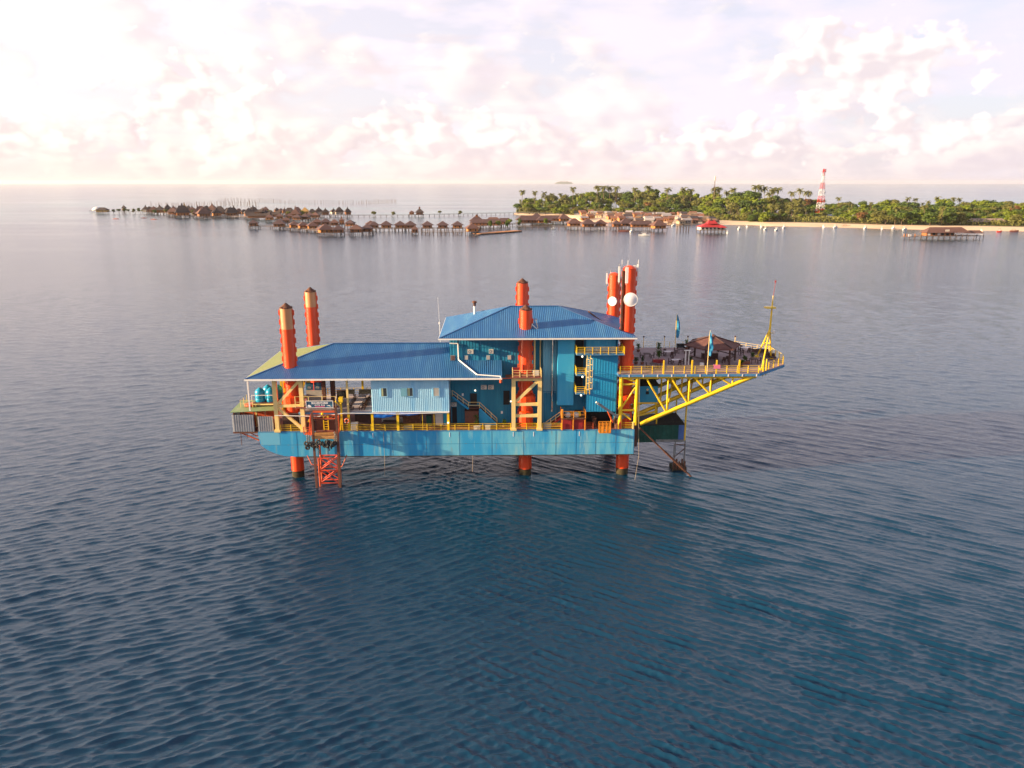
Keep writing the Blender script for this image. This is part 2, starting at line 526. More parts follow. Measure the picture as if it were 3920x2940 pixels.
# ------------------------------------------------------------------ the sea: one sheet to the horizon, real waves near the rig, ripples by bump
def build_sea():
    rng = np.random.default_rng(5)
    th_f = np.linspace(-R_(43), R_(43), 860)                      # bearings, 0 = ahead
    th_c = np.linspace(R_(43), R_(317), 46)[1:-1]
    th = np.concatenate([th_f, th_c])
    r1 = 36.0 * np.exp(np.arange(0, 980) * 0.0027)                # to about 520 m
    r2 = np.geomspace(r1[-1], 30000.0, 90)[1:]
    r0 = np.array([2.0, 12.0, 24.0])
    r = np.concatenate([r0, r1, r2])
    nt, nr = len(th), len(r)
    T, Rr = np.meshgrid(th, r)
    X, Y = Rr * np.sin(T), Rr * np.cos(T)
    Z = np.zeros_like(X)
    DX, DY = np.zeros_like(X), np.zeros_like(X)
    spacing = Rr * 0.0027
    side = 1.0 / (1.0 + np.exp((X / (Y + 35.0) + 0.02 + 0.05 * np.sin(Y / 17.0 + X / 40.0)) * 16.0))      # 1 on the left, 0 on the right
    fine = (np.abs(((T + np.pi) % (2 * np.pi)) - np.pi) < R_(42.5)).astype(float)
    trains = []
    for k in range(84):
        lam = 0.45 * (3.4 / 0.45) ** rng.random()
        train = k % 2
        mean = R_(27) if train == 0 else R_(-33)
        spread = R_(9) if lam > 0.9 else R_(24)
        crest = mean + rng.normal() * spread
        steep = (0.080 if 0.75 < lam < 1.6 else (0.088 if lam < 0.75 else 0.019))
        trains.append((lam, crest, steep, train, rng.random() * 6.28))
    for k in range(26):                                            # longer seas out in the open bay
        lam = 1.8 * (5.5 / 1.8) ** rng.random()
        trains.append((lam, R_(12 if k % 2 else -14) + rng.normal() * R_(14), 0.020, 2, rng.random() * 6.28))
    bay = np.clip((Rr - 90.0) / 120.0, 0.0, 1.0) * np.clip((520.0 - Rr) / 300.0, 0.0, 1.0)
    patch = np.ones_like(X)                                        # gusts: rougher and calmer patches
    for k in range(14):
        pl = 9.0 * (70.0 / 9.0) ** rng.random()
        pa = rng.random() * 6.28
        patch += 0.055 * np.cos(6.283 / pl * (math.cos(pa) * X + math.sin(pa) * Y) + rng.random() * 6.28)
    patch = np.clip(patch, 0.35, 1.6)
    calm = 1.0 - 0.66 * np.clip((Rr - 85.0) / 170.0, 0.0, 1.0)      # the bay beyond the rig lies calmer
    for lam, crest, steep, train, ph in trains:
        kx, ky = -math.sin(crest), math.cos(crest)
        kk = 2 * math.pi / lam
        a = steep / kk * 1.25
        fade = np.clip(lam / (spacing * 2.6) - 0.7, 0, 1) * fine
        wgt = patch * ((0.08 + 1.0 * side) if train == 0 else ((0.08 + 1.0 * (1 - side)) if train == 1 else bay))
        A = a * fade * wgt * calm
        p = kk * (kx * X + ky * Y) + ph
        Z += A * np.cos(p)
        sn = A * np.sin(p) * 0.70
        DX -= kx * sn
        DY -= ky * sn
    X2, Y2 = X + DX, Y + DY
    co = np.stack([X2, Y2, Z], -1).reshape(-1, 3)
    i = np.arange(nr - 1)[:, None] * nt
    j = np.arange(nt)[None, :]
    jn = (j + 1) % nt
    quads = np.stack([i + j, i + nt + j, i + nt + jn, i + jn], -1).reshape(-1, 4)[:, ::-1]
    me = bpy.data.meshes.new('sea')
    me.vertices.add(len(co))
    me.vertices.foreach_set('co', co.astype(np.float32).ravel())
    nq = len(quads)
    me.loops.add(nq * 4)
    me.loops.foreach_set('vertex_index', quads.astype(np.int32).ravel())
    me.polygons.add(nq)
    me.polygons.foreach_set('loop_start', np.arange(0, nq * 4, 4, dtype=np.int32))
    me.update(calc_edges=True)
    me.polygons.foreach_set('use_smooth', np.ones(nq, dtype=bool))
    # material
    m, t, b = new_mat('sea_water')
    tcn = t.nodes.new('ShaderNodeTexCoord')
    P = S(tcn.outputs['Object'])
    x, y, z = n_sep(P)
    rot = lambda a: (x * math.cos(a) + y * math.sin(a), y * math.cos(a) - x * math.sin(a))
    xa, ya = rot(R_(24))
    xb, yb = rot(R_(-30))
    sd = n_range(x / (y + 35.0), -0.30, 0.26, 0.0, 1.0)
    small = n_noise(n_xyz(x * 0.60, y * 1.15, 0.0), 2.1, 5.0, 0.66, 0.4)
    # longer seas for the open water beyond the modelled waves
    fa = n_noise(n_xyz(xa * 0.22, ya * 0.75, 4.0), 1.0, 3.0, 0.6, 0.3)
    fb = n_noise(n_xyz(xb * 0.22, yb * 0.75, 14.0), 1.0, 3.0, 0.6, 0.3)
    far = (fa * (1.0 - sd) + fb * sd) * n_range(y, 120.0, 260.0, 0.05, 1.0)
    b1 = t.nodes.new('ShaderNodeBump')
    b1.inputs['Strength'].default_value = 1.0
    b1.inputs['Distance'].default_value = 0.10
    t.links.new(small.s, b1.inputs['Height'])
    b2 = t.nodes.new('ShaderNodeBump')
    b2.inputs['Strength'].default_value = 1.0
    b2.inputs['Distance'].default_value = 0.22
    t.links.new(far.s, b2.inputs['Height'])
    t.links.new(b1.outputs[0], b2.inputs['Normal'])
    t.links.new(b2.outputs[0], b.inputs['Normal'])
    # waves too small to model far out make the surface rougher; gusts and slicks vary it
    gust = n_noise(n_xyz(x * 0.0030, y * 0.012, 31.0), 1.0, 4.0, 0.6, 0.4)
    rgh = n_range(y, 110.0, 600.0, 0.05, 0.13) + (gust - 0.5) * n_range(y, 150.0, 900.0, 0.01, 0.16)
    t.links.new(rgh.s, b.inputs['Roughness'])
    # body colour: deep blue, teal shallows over the reef by the island and the left jetty
    shal = n_range(n_noise(n_xyz(x * 0.0035, y * 0.006, 2.0), 1.0, 3.0, 0.5), 0.40, 0.62) * n_range(y, 760.0, 1150.0, 0.0, 1.0) * n_range(y, 1700.0, 3200.0, 1.0, 0.0)
    col = n_mix(shal, (0.0010, 0.030, 0.066), (0.035, 0.15, 0.17))
    t.links.new(col.s, b.inputs['Base Color'])
    b.inputs['IOR'].default_value = 1.5
    b.inputs['Specular IOR Level'].default_value = 0.5
    me.materials.append(m)
    o = bpy.data.objects.new('sea', me)
    COL.objects.link(o)
    structure(o)


build_sea()


# ================================================================== THE RIG (coordinates: x along the hull, y into the picture, z above the water)
def rail_run(T, pts, h=1.12, rails=4, every=2.0, m=M_YELLOW, pr=0.055, rr=0.032, skip_first=False):
    """Posts and rails along a polyline: every post and every rail a part of its own."""
    for k, (a, b) in enumerate(zip(pts, pts[1:])):
        a, b = Vector(a), Vector(b)
        n = max(1, round((b - a).length / every))
        for i in range(n + 1):
            if i == 0 and (k > 0 or skip_first):
                continue
            p = a.lerp(b, i / n)
            MB().box(p.x - pr, p.x + pr, p.y - pr, p.y + pr, p.z, p.z + h).build('post', m, T)
        for j in range(rails):
            z = h * (j + 1) / rails - 0.03
            MB().tube(a + Vector((0, 0, z)), b + Vector((0, 0, z)), rr, 5).build('rail', m, T)


DZ = 8.3
barge = rig_thing('jackup_barge', 'blue steel jack-up barge on six tall orange legs in the sea', 'barge', (-10, 10, 0))
prof = [(-39.65, DZ), (-39.6, 7.4), (-39.35, 6.15), (-38.4, 5.35), (-37.2, 4.75), (-35.8, 4.32), (-34.2, 4.16), (19.35, 4.16), (19.35, DZ)]
hb = MB()
n = len(prof)
Yb = 20.5
hv = [(x, 0.0, z) for x, z in prof] + [(x, Yb, z) for x, z in prof]
hb.add(hv, [tuple(range(n - 1, -1, -1))[::-1], tuple(range(n, 2 * n))[::-1]] + [(i, n + i, n + (i + 1) % n, (i + 1) % n) for i in range(n)])
hull = hb.build('hull', M_HULL, barge)
# recompute outward normals for the hull
import bmesh
bm = bmesh.new()
bm.from_mesh(hull.data)
bmesh.ops.recalc_face_normals(bm, faces=bm.faces)
bmesh.ops.bevel(bm, geom=[e for e in bm.edges], offset=0.06, segments=2, affect='EDGES')
bm.to_mesh(hull.data)
bm.free()
# welded plates: doublers on the hull side, a few millimetres proud
for x0, x1, z0, z1, mm in ((-39.3, -36.3, 6.2, 8.24, M_BOW), (-31.9, -30.55, 4.3, 8.22, M_BOW), (17.9, 19.2, 4.4, 8.2, M_HULL), (-27.3, -26.9, 4.3, 8.2, M_BOW)):
    MB().box(x0, x1, -0.012, 0.02, z0, z1).build('plate', mm, hull)
M_SEAM = mat('weld_bead', (0.020, 0.20, 0.38), 0.6, col2=(0.16, 0.15, 0.12), scale=1.5, lo=0.5, hi=0.62)
for x in (-33.7, -29.0, -24.0, -18.8, -13.5, -8.3, -3.2, 1.8, 6.9, 10.1, 13.2, 16.4):
    MB().box(x - 0.03, x + 0.03, -0.018, 0.02, 4.22, 8.24).build('weld_seam', M_SEAM, hull)
MB().box(-38.9, 19.3, -0.016, 0.02, 6.15, 6.20).build('weld_seam', M_SEAM, hull)
MB().box(-34.0, 19.3, -0.05, 0.03, 4.12, 4.24).build('bilge_strake', M_GROWTH, hull)
for x in (-21.8, -9.8, 0.2, 3.4, 10.6):
    MB().box(x - 0.05, x + 0.05, -0.03, 0.02, 7.3, 8.05).build('scupper', M_WHITE, hull)
MB().box(-39.5, 19.25, 0.1, 20.4, DZ, DZ + 0.02).build('deck', M_DECK, barge)
MB().beam((-39.6, 0.04, DZ + 0.03), (19.3, 0.04, DZ + 0.03), 0.16, 0.12).build('gunwale', M_EDGE, barge)

LEGS = [(-34.6, 2.8, 27.4, 24.1, 1), (-34.4, 18.2, 27.8, 25.1, 1), (2.2, 2.8, 27.0, 0, 1), (2.2, 18.2, 29.2, 0, 1), (18.05, 2.8, 33.4, 0, 0), (18.2, 18.2, 30.6, 0, 0)]
for x, y, top, peach, cone in LEGS:
    r = 0.93
    L = MB().tube((x, y, -7), (x, y, peach or top), r, 28).build('leg', M_ORANGE, barge, smooth=True)
    if peach:
        MB().tube((x, y, peach), (x, y, top), r, 28).build('leg_top', M_PEACH, L, smooth=True)
    # rack plates with teeth on both sides
    rack = MB()
    for s in (-1, 1):
        rack.box(x + s * (r + 0.02) - 0.07, x + s * (r + 0.02) + 0.07, y - 0.13, y + 0.13, 0.8, top - 0.15)
        z = 4.5
        while z < top - 1.0:
            rack.box(x + s * (r + 0.14) - 0.12, x + s * (r + 0.14) + 0.12, y - 0.12, y + 0.12, z, z + 0.8)
            z += 1.45
    rack.build('rack_teeth', M_ORANGE, L)
    MB().tube((x, y, -1.5), (x, y, 1.0), r + 0.035, 24).build('waterline_growth', M_GROWTH, L, smooth=True)
    if cone:
        MB().lathe((x, y, top), [(r + 0.05, -0.05), (r + 0.06, 0.06), (0.62, 0.30), (0.24, 0.62), (0.12, 0.74)], 16).build('cap', M_RUST, L)
        for a in (0, 2.1, 4.2):
            MB().box(x + r * math.cos(a) - 0.06, x + r * math.cos(a) + 0.06, y + r * math.sin(a) - 0.06, y + r * math.sin(a) + 0.06, top, top + 0.22).build('lug', M_RUST, L)
    else:
        MB().lathe((x, y, top), [(r + 0.10, -2.5), (r + 0.12, -0.1), (r * 0.8, 0.18), (0.2, 0.35)], 20).build('cap', M_ORANGE, L, smooth=True)
    for zb in ([peach] if peach else [top - 2.6, top - 4.6]):
        MB().tube((x, y, zb - 0.05), (x, y, zb + 0.05), r + 0.025, 24).build('weld_ring', M_ORANGE, L)
    # jacking collar and the housing on the deck
    if x < 19:
        MB().lathe((x, y, 0), [(r + 0.30, 12.0), (r + 0.62, 12.15), (r + 0.62, 13.35), (r + 0.34, 13.55), (r + 0.02, 13.6)], 12).build('jack_collar', M_ORANGE, L)
        for s in (-1, 1):
            MB().box(x + s * 1.25 - 0.32, x + s * 1.25 + 0.32, y - 0.45, y + 0.45, 12.0, 13.1).build('jack_lug', M_ORANGE, L)
        MB().lathe((x, y, 0), [(r + 0.34, DZ), (r + 0.34, 10.7), (r + 0.02, 10.9)], 12).build('leg_well', M_ORANGE, L)

# portal frames at the leg wells
def portal(xa, xb, m, spec, w, y=0.25, top=16.75):
    for x in (xa, xb):
        MB().box(x - w / 2, x + w / 2, y - w / 2, y + w / 2, DZ, top).build('portal_post', m, barge)
        MB().box(x - w * 0.75, x + w * 0.75, y - w * 0.7, y + w * 0.7, DZ, DZ + 0.35).build('post_foot', m, barge)
    for p, q, ww in spec:
        MB().beam((p[0], y + 0.03, p[1]), (q[0], y + 0.03, q[1]), ww, ww).build('portal_brace', m, barge)

portal(-36.55, -32.5, M_CREAM, [((-36.2, 12.5), (-32.85, 12.5), 0.42), ((-36.3, 12.75), (-32.7, 16.5), 0.42), ((-36.3, 12.2), (-32.75, 8.75), 0.42)], 0.62)
portal(-36.4, -32.6, M_YELLOW, [((-36.0, 12.5), (-33.0, 12.5), 0.4)], 0.55, y=5.4)
MB().beam((-36.3, 5.4, 16.6), (-34.9, 5.4, 12.7), 0.4).build('portal_brace', M_YELLOW, barge)
MB().beam((-32.7, 5.4, 16.6), (-34.1, 5.4, 12.7), 0.4).build('portal_brace', M_YELLOW, barge)
portal(0.25, 4.32, M_CREAM, [((0.6, 12.5), (4.0, 12.5), 0.44), ((0.6, 10.65), (4.0, 10.65), 0.44), ((0.6, 12.9), (4.05, 16.3), 0.42), ((-0.05, 16.55), (4.6, 16.55), 0.5)], 0.60, top=16.3)
portal(0.35, 4.2, M_YELLOW, [((0.7, 12.5), (3.9, 12.5), 0.4)], 0.5, y=5.4, top=16.3)

# ------------------------------------------------------------------ deck railings
T = rig_thing('deck_railing', 'yellow four-bar deck railing along the front edge of the blue barge', 'railing', (-10, 0.1, DZ))
for a, b in ((-36.1, -32.9), (-26.4, -0.2), (0.65, 3.95), (4.75, 7.75)):
    rail_run(T, [(a, 0.12, DZ + 0.02), (b, 0.12, DZ + 0.02)], every=2.1)
T = rig_thing('deck_railing', 'short yellow deck railing beside the crane at the right end of the barge', 'railing', (17.8, 0.1, DZ))
rail_run(T, [(16.95, 0.12, DZ + 0.02), (19.15, 0.12, DZ + 0.02)], every=2.2)
MB().box(16.85, 17.2, 0.0, 0.3, DZ, DZ + 1.3).build('post', M_LIFT, T)
MB().box(18.95, 19.2, 0.0, 0.3, DZ, DZ + 1.2).build('post', M_CREAM, T)
T = rig_thing('deck_railing', 'short orange deck railing between the red skid and the basket', 'railing', (12.0, 0.1, DZ))
rail_run(T, [(11.6, 0.12, DZ + 0.02), (12.75, 0.12, DZ + 0.02)], every=1.2, m=M_LIFT)

# ------------------------------------------------------------------ roofs
def hip_roof(T, x0, x1, y0, y1, ze, zr, rx0, rx1, names_m, front_prof=None, skip=(), pitch=0.30):
    ym = (y0 + y1) / 2
    h = zr - ze
    t0, t1 = (rx0 - x0) / (x1 - x0), (rx1 - x0) / (x1 - x0)
    pf = [(0, 0), (t0, 1), (t1, 1), (1, 0)]
    out = {}
    if 'front' not in skip:
        out['front'] = MB().ribbed((x0, y0, ze), (x1, y0, ze), (0, ym - y0, h), front_prof or pf, pitch).build('roof_slope', names_m[0], T)
    if 'back' not in skip:
        out['back'] = MB().ribbed((x1, y1, ze), (x0, y1, ze), (0, ym - y1, h), [(1 - t, f) for t, f in reversed(pf)], pitch * 1.5).build('roof_slope', names_m[1], T)
    if 'left' not in skip:
        out['left'] = MB().ribbed((x0, y1, ze), (x0, y0, ze), (rx0 - x0, 0, h), [(0, 0), (0.5, 1), (1, 0)], pitch).build('roof_slope', names_m[2], T)
    if 'right' not in skip:
        out['right'] = MB().ribbed((x1, y0, ze), (x1, y1, ze), (rx1 - x1, 0, h), [(0, 0), (0.5, 1), (1, 0)], pitch).build('roof_slope', names_m[3], T)
    return out

pav = rig_thing('dining_pavilion', 'open-sided deck pavilion under a long blue corrugated roof with an olive left hip', 'pavilion', (-25, 9, DZ))
PX0, PX1, PY0, PY1, PZ, PR = -40.6, -1.5, -0.85, 19.3, 17.05, 20.45
wl = (4.0 - PY0) / ((PY1 - PY0) / 2)
tx = lambda x: (x - PX0) / (PX1 - PX0)
hip_roof(pav, PX0, PX1, PY0, PY1, PZ, PR, -29.0, -9.8, [M_ROOF, M_ROOF, M_ROOFG, M_ROOF], front_prof=[(0, 0), (tx(-29.0), 1), (tx(-9.80), 1), (tx(-9.76), wl), (1, wl)], skip=('right',))
for a, b in (((PX0, PY0), (-29.0, 9.22)), ((PX0, PY1), (-29.0, 9.22))):
    MB().beam((a[0], a[1], PZ + 0.06), (b[0], b[1], PR + 0.06), 0.30, 0.08).build('hip_cap', M_ROOFCAP, pav)
MB().beam((-29.0, 9.22, PR + 0.06), (-9.8, 9.22, PR + 0.06), 0.35, 0.08).build('ridge_cap', M_ROOFCAP, pav)
for k in range(10):      # gutter lengths along the front eave
    a = PX0 - 0.1 + k * (PX1 - PX0 + 0.1) / 10
    MB().box(a, a + (PX1 - PX0 + 0.1) / 10 - 0.03, PY0 - 0.14, PY0 + 0.04, PZ - 0.26, PZ - 0.01).build('gutter', M_WHITE, pav)
MB().box(PX0 - 0.12, PX0 + 0.04, PY0 - 0.1, PY1, PZ - 0.22, PZ - 0.01).build('gutter', M_WHITE, pav)
for y in (4.0, 9.0, 14.0, 18.4):
    MB().beam((PX0 + 0.3, y, PZ - 0.2), (-10, y, PZ - 0.2), 0.18, 0.25).build('roof_beam', M_YELLOW, pav)
MB().box(-33.2, -9.85, 0.45, 10.9, 11.12, 11.40).build('mezzanine_floor', M_MEZZ, pav)
MB().box(-33.2, -9.85, 0.30, 0.45, 11.05, 11.36).build('floor_edge', M_EDGE, pav)
for x, z1 in ((-25.45, 16.8), (-21.78, 11.3), (-17.82, 11.3), (-13.9, 11.3), (-9.97, 11.3)):
    if x == -13.9:
        continue
    MB().box(x - 0.18, x + 0.18, 0.05, 0.41, DZ, min(z1, 11.1)).build('post', M_YELLOW, pav)
MB().box(-25.6, -25.3, 0.08, 0.38, 11.36, 16.8).build('post', M_CREAM, pav)
for x in (-38.5, -31.5, -24.9, -18.4, -12.0):
    MB().box(x - 0.16, x + 0.16, 10.6, 10.9, DZ, 17.6).build('post', M_YELLOW, pav)
MB().box(-40.42, -40.22, -0.75, -0.55, 12.0, PZ - 0.2).build('post', M_WHITE, pav)
MB().box(-40.42, -40.22, 18.6, 18.8, 8.3, PZ - 0.2).build('post', M_WHITE, pav)
MB().box(-14.0, -13.94, 0.1, 0.16, DZ, 11.1).build('post', M_YELLOW, pav)
MB().box(-12.2, -12.14, 0.1, 0.16, DZ, 11.1).build('post', M_YELLOW, pav)

T = rig_thing('mezzanine_railing', 'yellow railing along the far edge of the open dining floor', 'railing', (-27, 10.8, 11.4))
rail_run(T, [(-33.0, 10.75, 11.4), (-22.0, 10.75, 11.4)], rails=3, every=2.2)

# ------------------------------------------------------------------ pale blue cabin hanging over the deck
cab = rig_thing('corrugated_cabin', 'pale blue corrugated cabin with three small windows under the lower roof', 'cabin', (-15.8, 4, 11.4))
MB().ribbed((-21.75, 0.20, 11.42), (-9.75, 0.20, 11.42), (0, 0, 5.45), [(0, 1), (1, 1)], 0.28, 0.05).build('wall', M_CABIN, cab)
MB().box(-21.75, -21.68, 0.22, 9.0, 11.42, 16.9).build('wall', M_CABIN, cab)
MB().box(-9.82, -9.76, 0.22, 3.98, 11.42, 16.9).build('wall', M_CABIN, cab)
MB().box(-21.7, -9.8, 9.0, 9.06, 11.42, 16.9).build('wall', M_CABIN, cab)
MB().box(-21.78, -9.74, 0.10, 0.20, 11.36, 11.46).build('sill_beam', M_WHITE, cab)
for x0, kind in ((-20.2, 'half'), (-16.2, 'open'), (-12.15, 'shut')):
    W = MB().box(x0, x0 + 0.86, 0.06, 0.20, 13.98, 15.28).build('window', M_GREY, cab)
    fr = MB()
    for a, b, c2, d in ((x0 - 0.07, x0 + 0.93, 13.90, 13.98), (x0 - 0.07, x0 + 0.93, 15.28, 15.36), (x0 - 0.07, x0, 13.98, 15.28), (x0 + 0.86, x0 + 0.93, 13.98, 15.28)):
        fr.box(a, b, 0.02, 0.2, c2, d)
    fr.build('frame', M_CABIN, W)
    if kind == 'shut':
        MB().box(x0 + 0.03, x0 + 0.83, 0.045, 0.06, 14.0, 15.26).build('pane', M_GLASSP, W)
    else:
        k = 0.30 if kind == 'half' else 0.36
        MB().box(x0 + 0.03, x0 + k, 0.035, 0.06, 14.0, 15.26).build('pane', M_SHUT, W)
        MB().box(x0 + k + 0.02, x0 + 0.83, 0.045, 0.06, 14.0, 15.26).build('pane', M_GLASS, W)
    if kind == 'open':
        MB().box(x0 - 0.92, x0 - 0.06, -0.03, 0.05, 13.98, 15.28).build('open_shutter', M_STEPW, W)

# blue tarpaulins rolled under the cabin
def sag(x0, x1, z0, drop0, drop1, y=0.05, m=M_TARPB):
    mb = MB()
    n = 14
    vs = []
    for i in range(n + 1):
        t = i / n
        x = x0 + (x1 - x0) * t
        d = drop0 + (drop1 - drop0) * t + 0.22 * math.sin(math.pi * t)
        w = 0.05 * math.sin(t * 19)
        vs += [(x, y + w, z0 - 0.04 * math.sin(math.pi * t)), (x, y - 0.10 + w, z0 - d * 0.55), (x, y + 0.02 - w, z0 - d)]
    fs = []
    for i in range(n):
        for k in (0, 1):
            a = i * 3 + k
            fs.append((a, a + 1, a + 4, a + 3))
    return mb.add(vs, fs)
rig_single('tarpaulin', sag(-21.5, -18.1, 11.33, 0.75, 0.45), M_TARPB, 'bright blue tarpaulin under the cabin, the deeper of the two rolled ones', 'tarpaulin', (-19.8, 0, 11.3), smooth=True)
rig_single('tarpaulin', sag(-17.5, -14.2, 11.33, 0.35, 0.22), M_TARPB, 'bright blue tarpaulin rolled thin under the middle of the pale cabin', 'tarpaulin', (-15.8, 0, 11.3), smooth=True)
rig_single('pipe', MB().path([(-36.8, -0.12, 11.05), (-30.0, -0.12, 10.85), (-26, -0.12, 11.35), (-22, -0.12, 11.30), (-18, -0.12, 11.15), (-13, -0.12, 11.28), (-9.8, -0.12, 11.35)], 0.06), M_WHITE, 'long thin white pipe strung along the front below the pale cabin', 'pipe', (-22, 0, 11.3))

# ------------------------------------------------------------------ main building
bld = rig_thing('accommodation_block', 'tall blue accommodation block with hipped blue roof in the middle of the barge', 'building', (3.5, 9, DZ))
def ribwall(x0, x1, y, z0, z1, m, pitch=0.45, depth=0.018):
    return MB().ribbed((x0, y, z0), (x1, y, z0), (0, 0, z1 - z0), [(0, 1), (1, 1)], pitch, depth).build('wall', m, bld)
ribwall(-9.75, 5.0, 4.0, DZ, 23.3, M_WALL)
MB().box(-9.75, -9.69, 4.02, 17.0, DZ, 23.3).build('wall', M_WALL, bld)
MB().box(-9.7, 16.4, 17.0, 17.06, DZ, 23.3).build('wall', M_WALL, bld)
MB().box(16.42, 16.48, 1.25, 17.0, DZ, 23.3).build('wall', M_BIGW, bld)
for z in (11.3, 14.9, 17.0, 20.9):
    MB().box(-9.7, 4.95, 3.94, 3.99, z - 0.04, z + 0.04).build('wall_seam', M_WALL, bld)
for x in (-8.6, -5.2, -1.9, 1.4):
    MB().box(x - 0.05, x + 0.05, 3.93, 3.99, DZ, 23.2).build('wall_seam', M_WALL, bld)
ribwall(5.0, 7.15, 3.0, DZ, 23.3, M_STEPW, 0.36, 0.05)
MB().box(4.96, 5.0, 3.02, 4.0, DZ, 23.3).build('wall', M_STEPW, bld)
MB().box(5.05, 7.12, 2.93, 2.99, 16.5, 16.62).build('wall_seam', M_STEPW, bld)
MB().box(5.05, 7.12, 2.93, 2.99, 13.7, 13.85).build('wall_seam', M_WALL, bld)
ribwall(5.1, 7.1, 2.90, DZ, 13.6, M_WALL, 0.36, 0.03)
tw = MB()
tw.box(7.15, 9.70, 1.3, 4.2, 12.0, 23.25)
tw.build('stair_tower', M_TOWERW, bld)
ribwall(7.15, 9.7, 3.1, DZ, 12.0, M_WALL)
MB().box(9.7, 11.7, 3.2, 3.26, DZ, 23.3).build('wall', M_WALL, bld)
for z0 in (DZ + 0.1, 14.45, 17.4, 20.55):
    MB().box(10.15, 11.25, 3.10, 3.19, z0, z0 + 2.25).build('door', M_DARK, bld)
    for xx in (10.08, 11.25):
        MB().box(xx, xx + 0.07, 3.05, 3.19, z0, z0 + 2.3).build('door_frame', M_BROWNST, bld)
big = MB()
big.ribbed((11.7, 1.2, 10.95), (16.45, 1.2, 10.95), (0, 0, 9.4), [(0, 1), (1, 1)], 0.4, 0.014)
big.build('wall', M_BIGW, bld)
MB().box(11.7, 16.45, 1.22, 3.2, 10.9, 10.95).build('soffit', M_WALL, bld)
MB().box(11.66, 11.7, 1.2, 3.2, 10.95, 20.4).build('wall', M_WALL, bld)
MB().box(11.72, 16.4, 1.15, 1.19, 17.05, 17.10).build('wall_seam', M_TOWERW, bld)
MB().box(11.7, 16.4, 4.4, 4.46, DZ, 10.95).build('wall', M_DARK, bld)
ribwall(11.6, 16.3, 2.3, 20.5, 23.3, M_TOWERW, 0.5, 0.03)
# top balcony and the two small landings
MB().box(9.85, 17.25, -0.35, 2.3, 20.38, 20.52).build('balcony_floor', M_EDGE, bld)
for z in (17.27, 14.3):
    MB().box(9.85, 11.35, -0.35, 3.1, z - 0.12, z).build('balcony_floor', M_EDGE, bld)
# roof
hip_roof(bld, -11.1, 19.0, -0.35, 18.6, 23.1, 26.5, -0.1, 7.8, [M_ROOF] * 4)
for a, b in (((-11.1, -0.35), (-0.1, 9.12)), ((19.0, -0.35), (7.8, 9.12)), ((-11.1, 18.6), (-0.1, 9.12)), ((19.0, 18.6), (7.8, 9.12))):
    MB().beam((a[0], a[1], 23.15), (b[0], b[1], 26.56), 0.26, 0.07).build('hip_cap', M_ROOFCAP, bld)
MB().beam((-0.1, 9.12, 26.56), (7.8, 9.12, 26.56), 0.3, 0.08).build('ridge_cap', M_ROOFCAP, bld)
for k in range(8):
    a = -11.2 + k * 30.3 / 8
    MB().box(a, a + 30.3 / 8 - 0.03, -0.47, -0.32, 22.88, 23.09).build('gutter', M_WHITE, bld)
MB().box(-11.2, -11.06, -0.4, 18.6, 22.9, 23.09).build('gutter', M_WHITE, bld)
MB().box(18.98, 19.1, -0.4, 18.6, 22.9, 23.09).build('gutter', M_WHITE, bld)
MB().box(-10.9, 18.8, 0.0, 18.3, 22.95, 23.02).build('ceiling', M_WALL, bld)
# door and openings in the front wall
MB().box(-6.6, -5.55, 3.86, 3.98, 11.45, 13.3).build('door', M_DARK, bld)
MB().box(-9.55, -8.8, 3.86, 3.98, DZ + 0.1, 11.0).build('door', M_DARK, bld)
MB().box(-1.3, -0.3, 3.86, 3.98, 11.4, 13.7).build('door', M_DARK, bld)
for x0, w in ((-7.4, 0.52), (-3.95, 0.52), (-0.58, 0.52)):
    V = MB().box(x0, x0 + w, 3.88, 3.98, 18.85, 19.5).build('window', M_GLASSP, bld)
    MB().box(x0 - 0.06, x0 + w + 0.06, 3.90, 3.97, 18.78, 19.57).build('frame', M_STEPW, V)
V = MB().box(-9.65, -8.9, 3.88, 3.98, 18.72, 19.55).build('louvre', M_GREY, bld)
for k in range(5):
    MB().box(-9.6, -8.95, 3.82, 3.88, 18.78 + k * 0.15, 18.86 + k * 0.15).build('slat', M_BROWNST, V)
for x, z in ((-7.95, 12.9), (-1.7, 9.9)):
    MB().box(x, x + 0.3, 3.85, 3.98, z, z + 0.4).build('switch_box', M_WHITE, bld)

# railings of the block
for zz, pts, lab in ((20.52, [(9.9, 2.2, 20.52), (9.9, -0.3, 20.52), (17.2, -0.3, 20.52), (17.2, 2.2, 20.52)], 'yellow railing round the long top balcony under the upper eave'),
                     (17.27, [(9.9, 2.9, 17.27), (9.9, -0.3, 17.27), (11.3, -0.3, 17.27)], 'yellow railing of the upper small landing beside the caged ladder'),
                     (14.3, [(9.9, 2.9, 14.3), (9.9, -0.3, 14.3), (11.3, -0.3, 14.3)], 'yellow railing of the lower small landing at the ladder foot')):
    T = rig_thing('balcony_railing', lab, 'railing', (10.6, 0, zz))
    rail_run(T, pts, h=1.15, rails=4, every=1.2 if zz < 20 else 1.25)
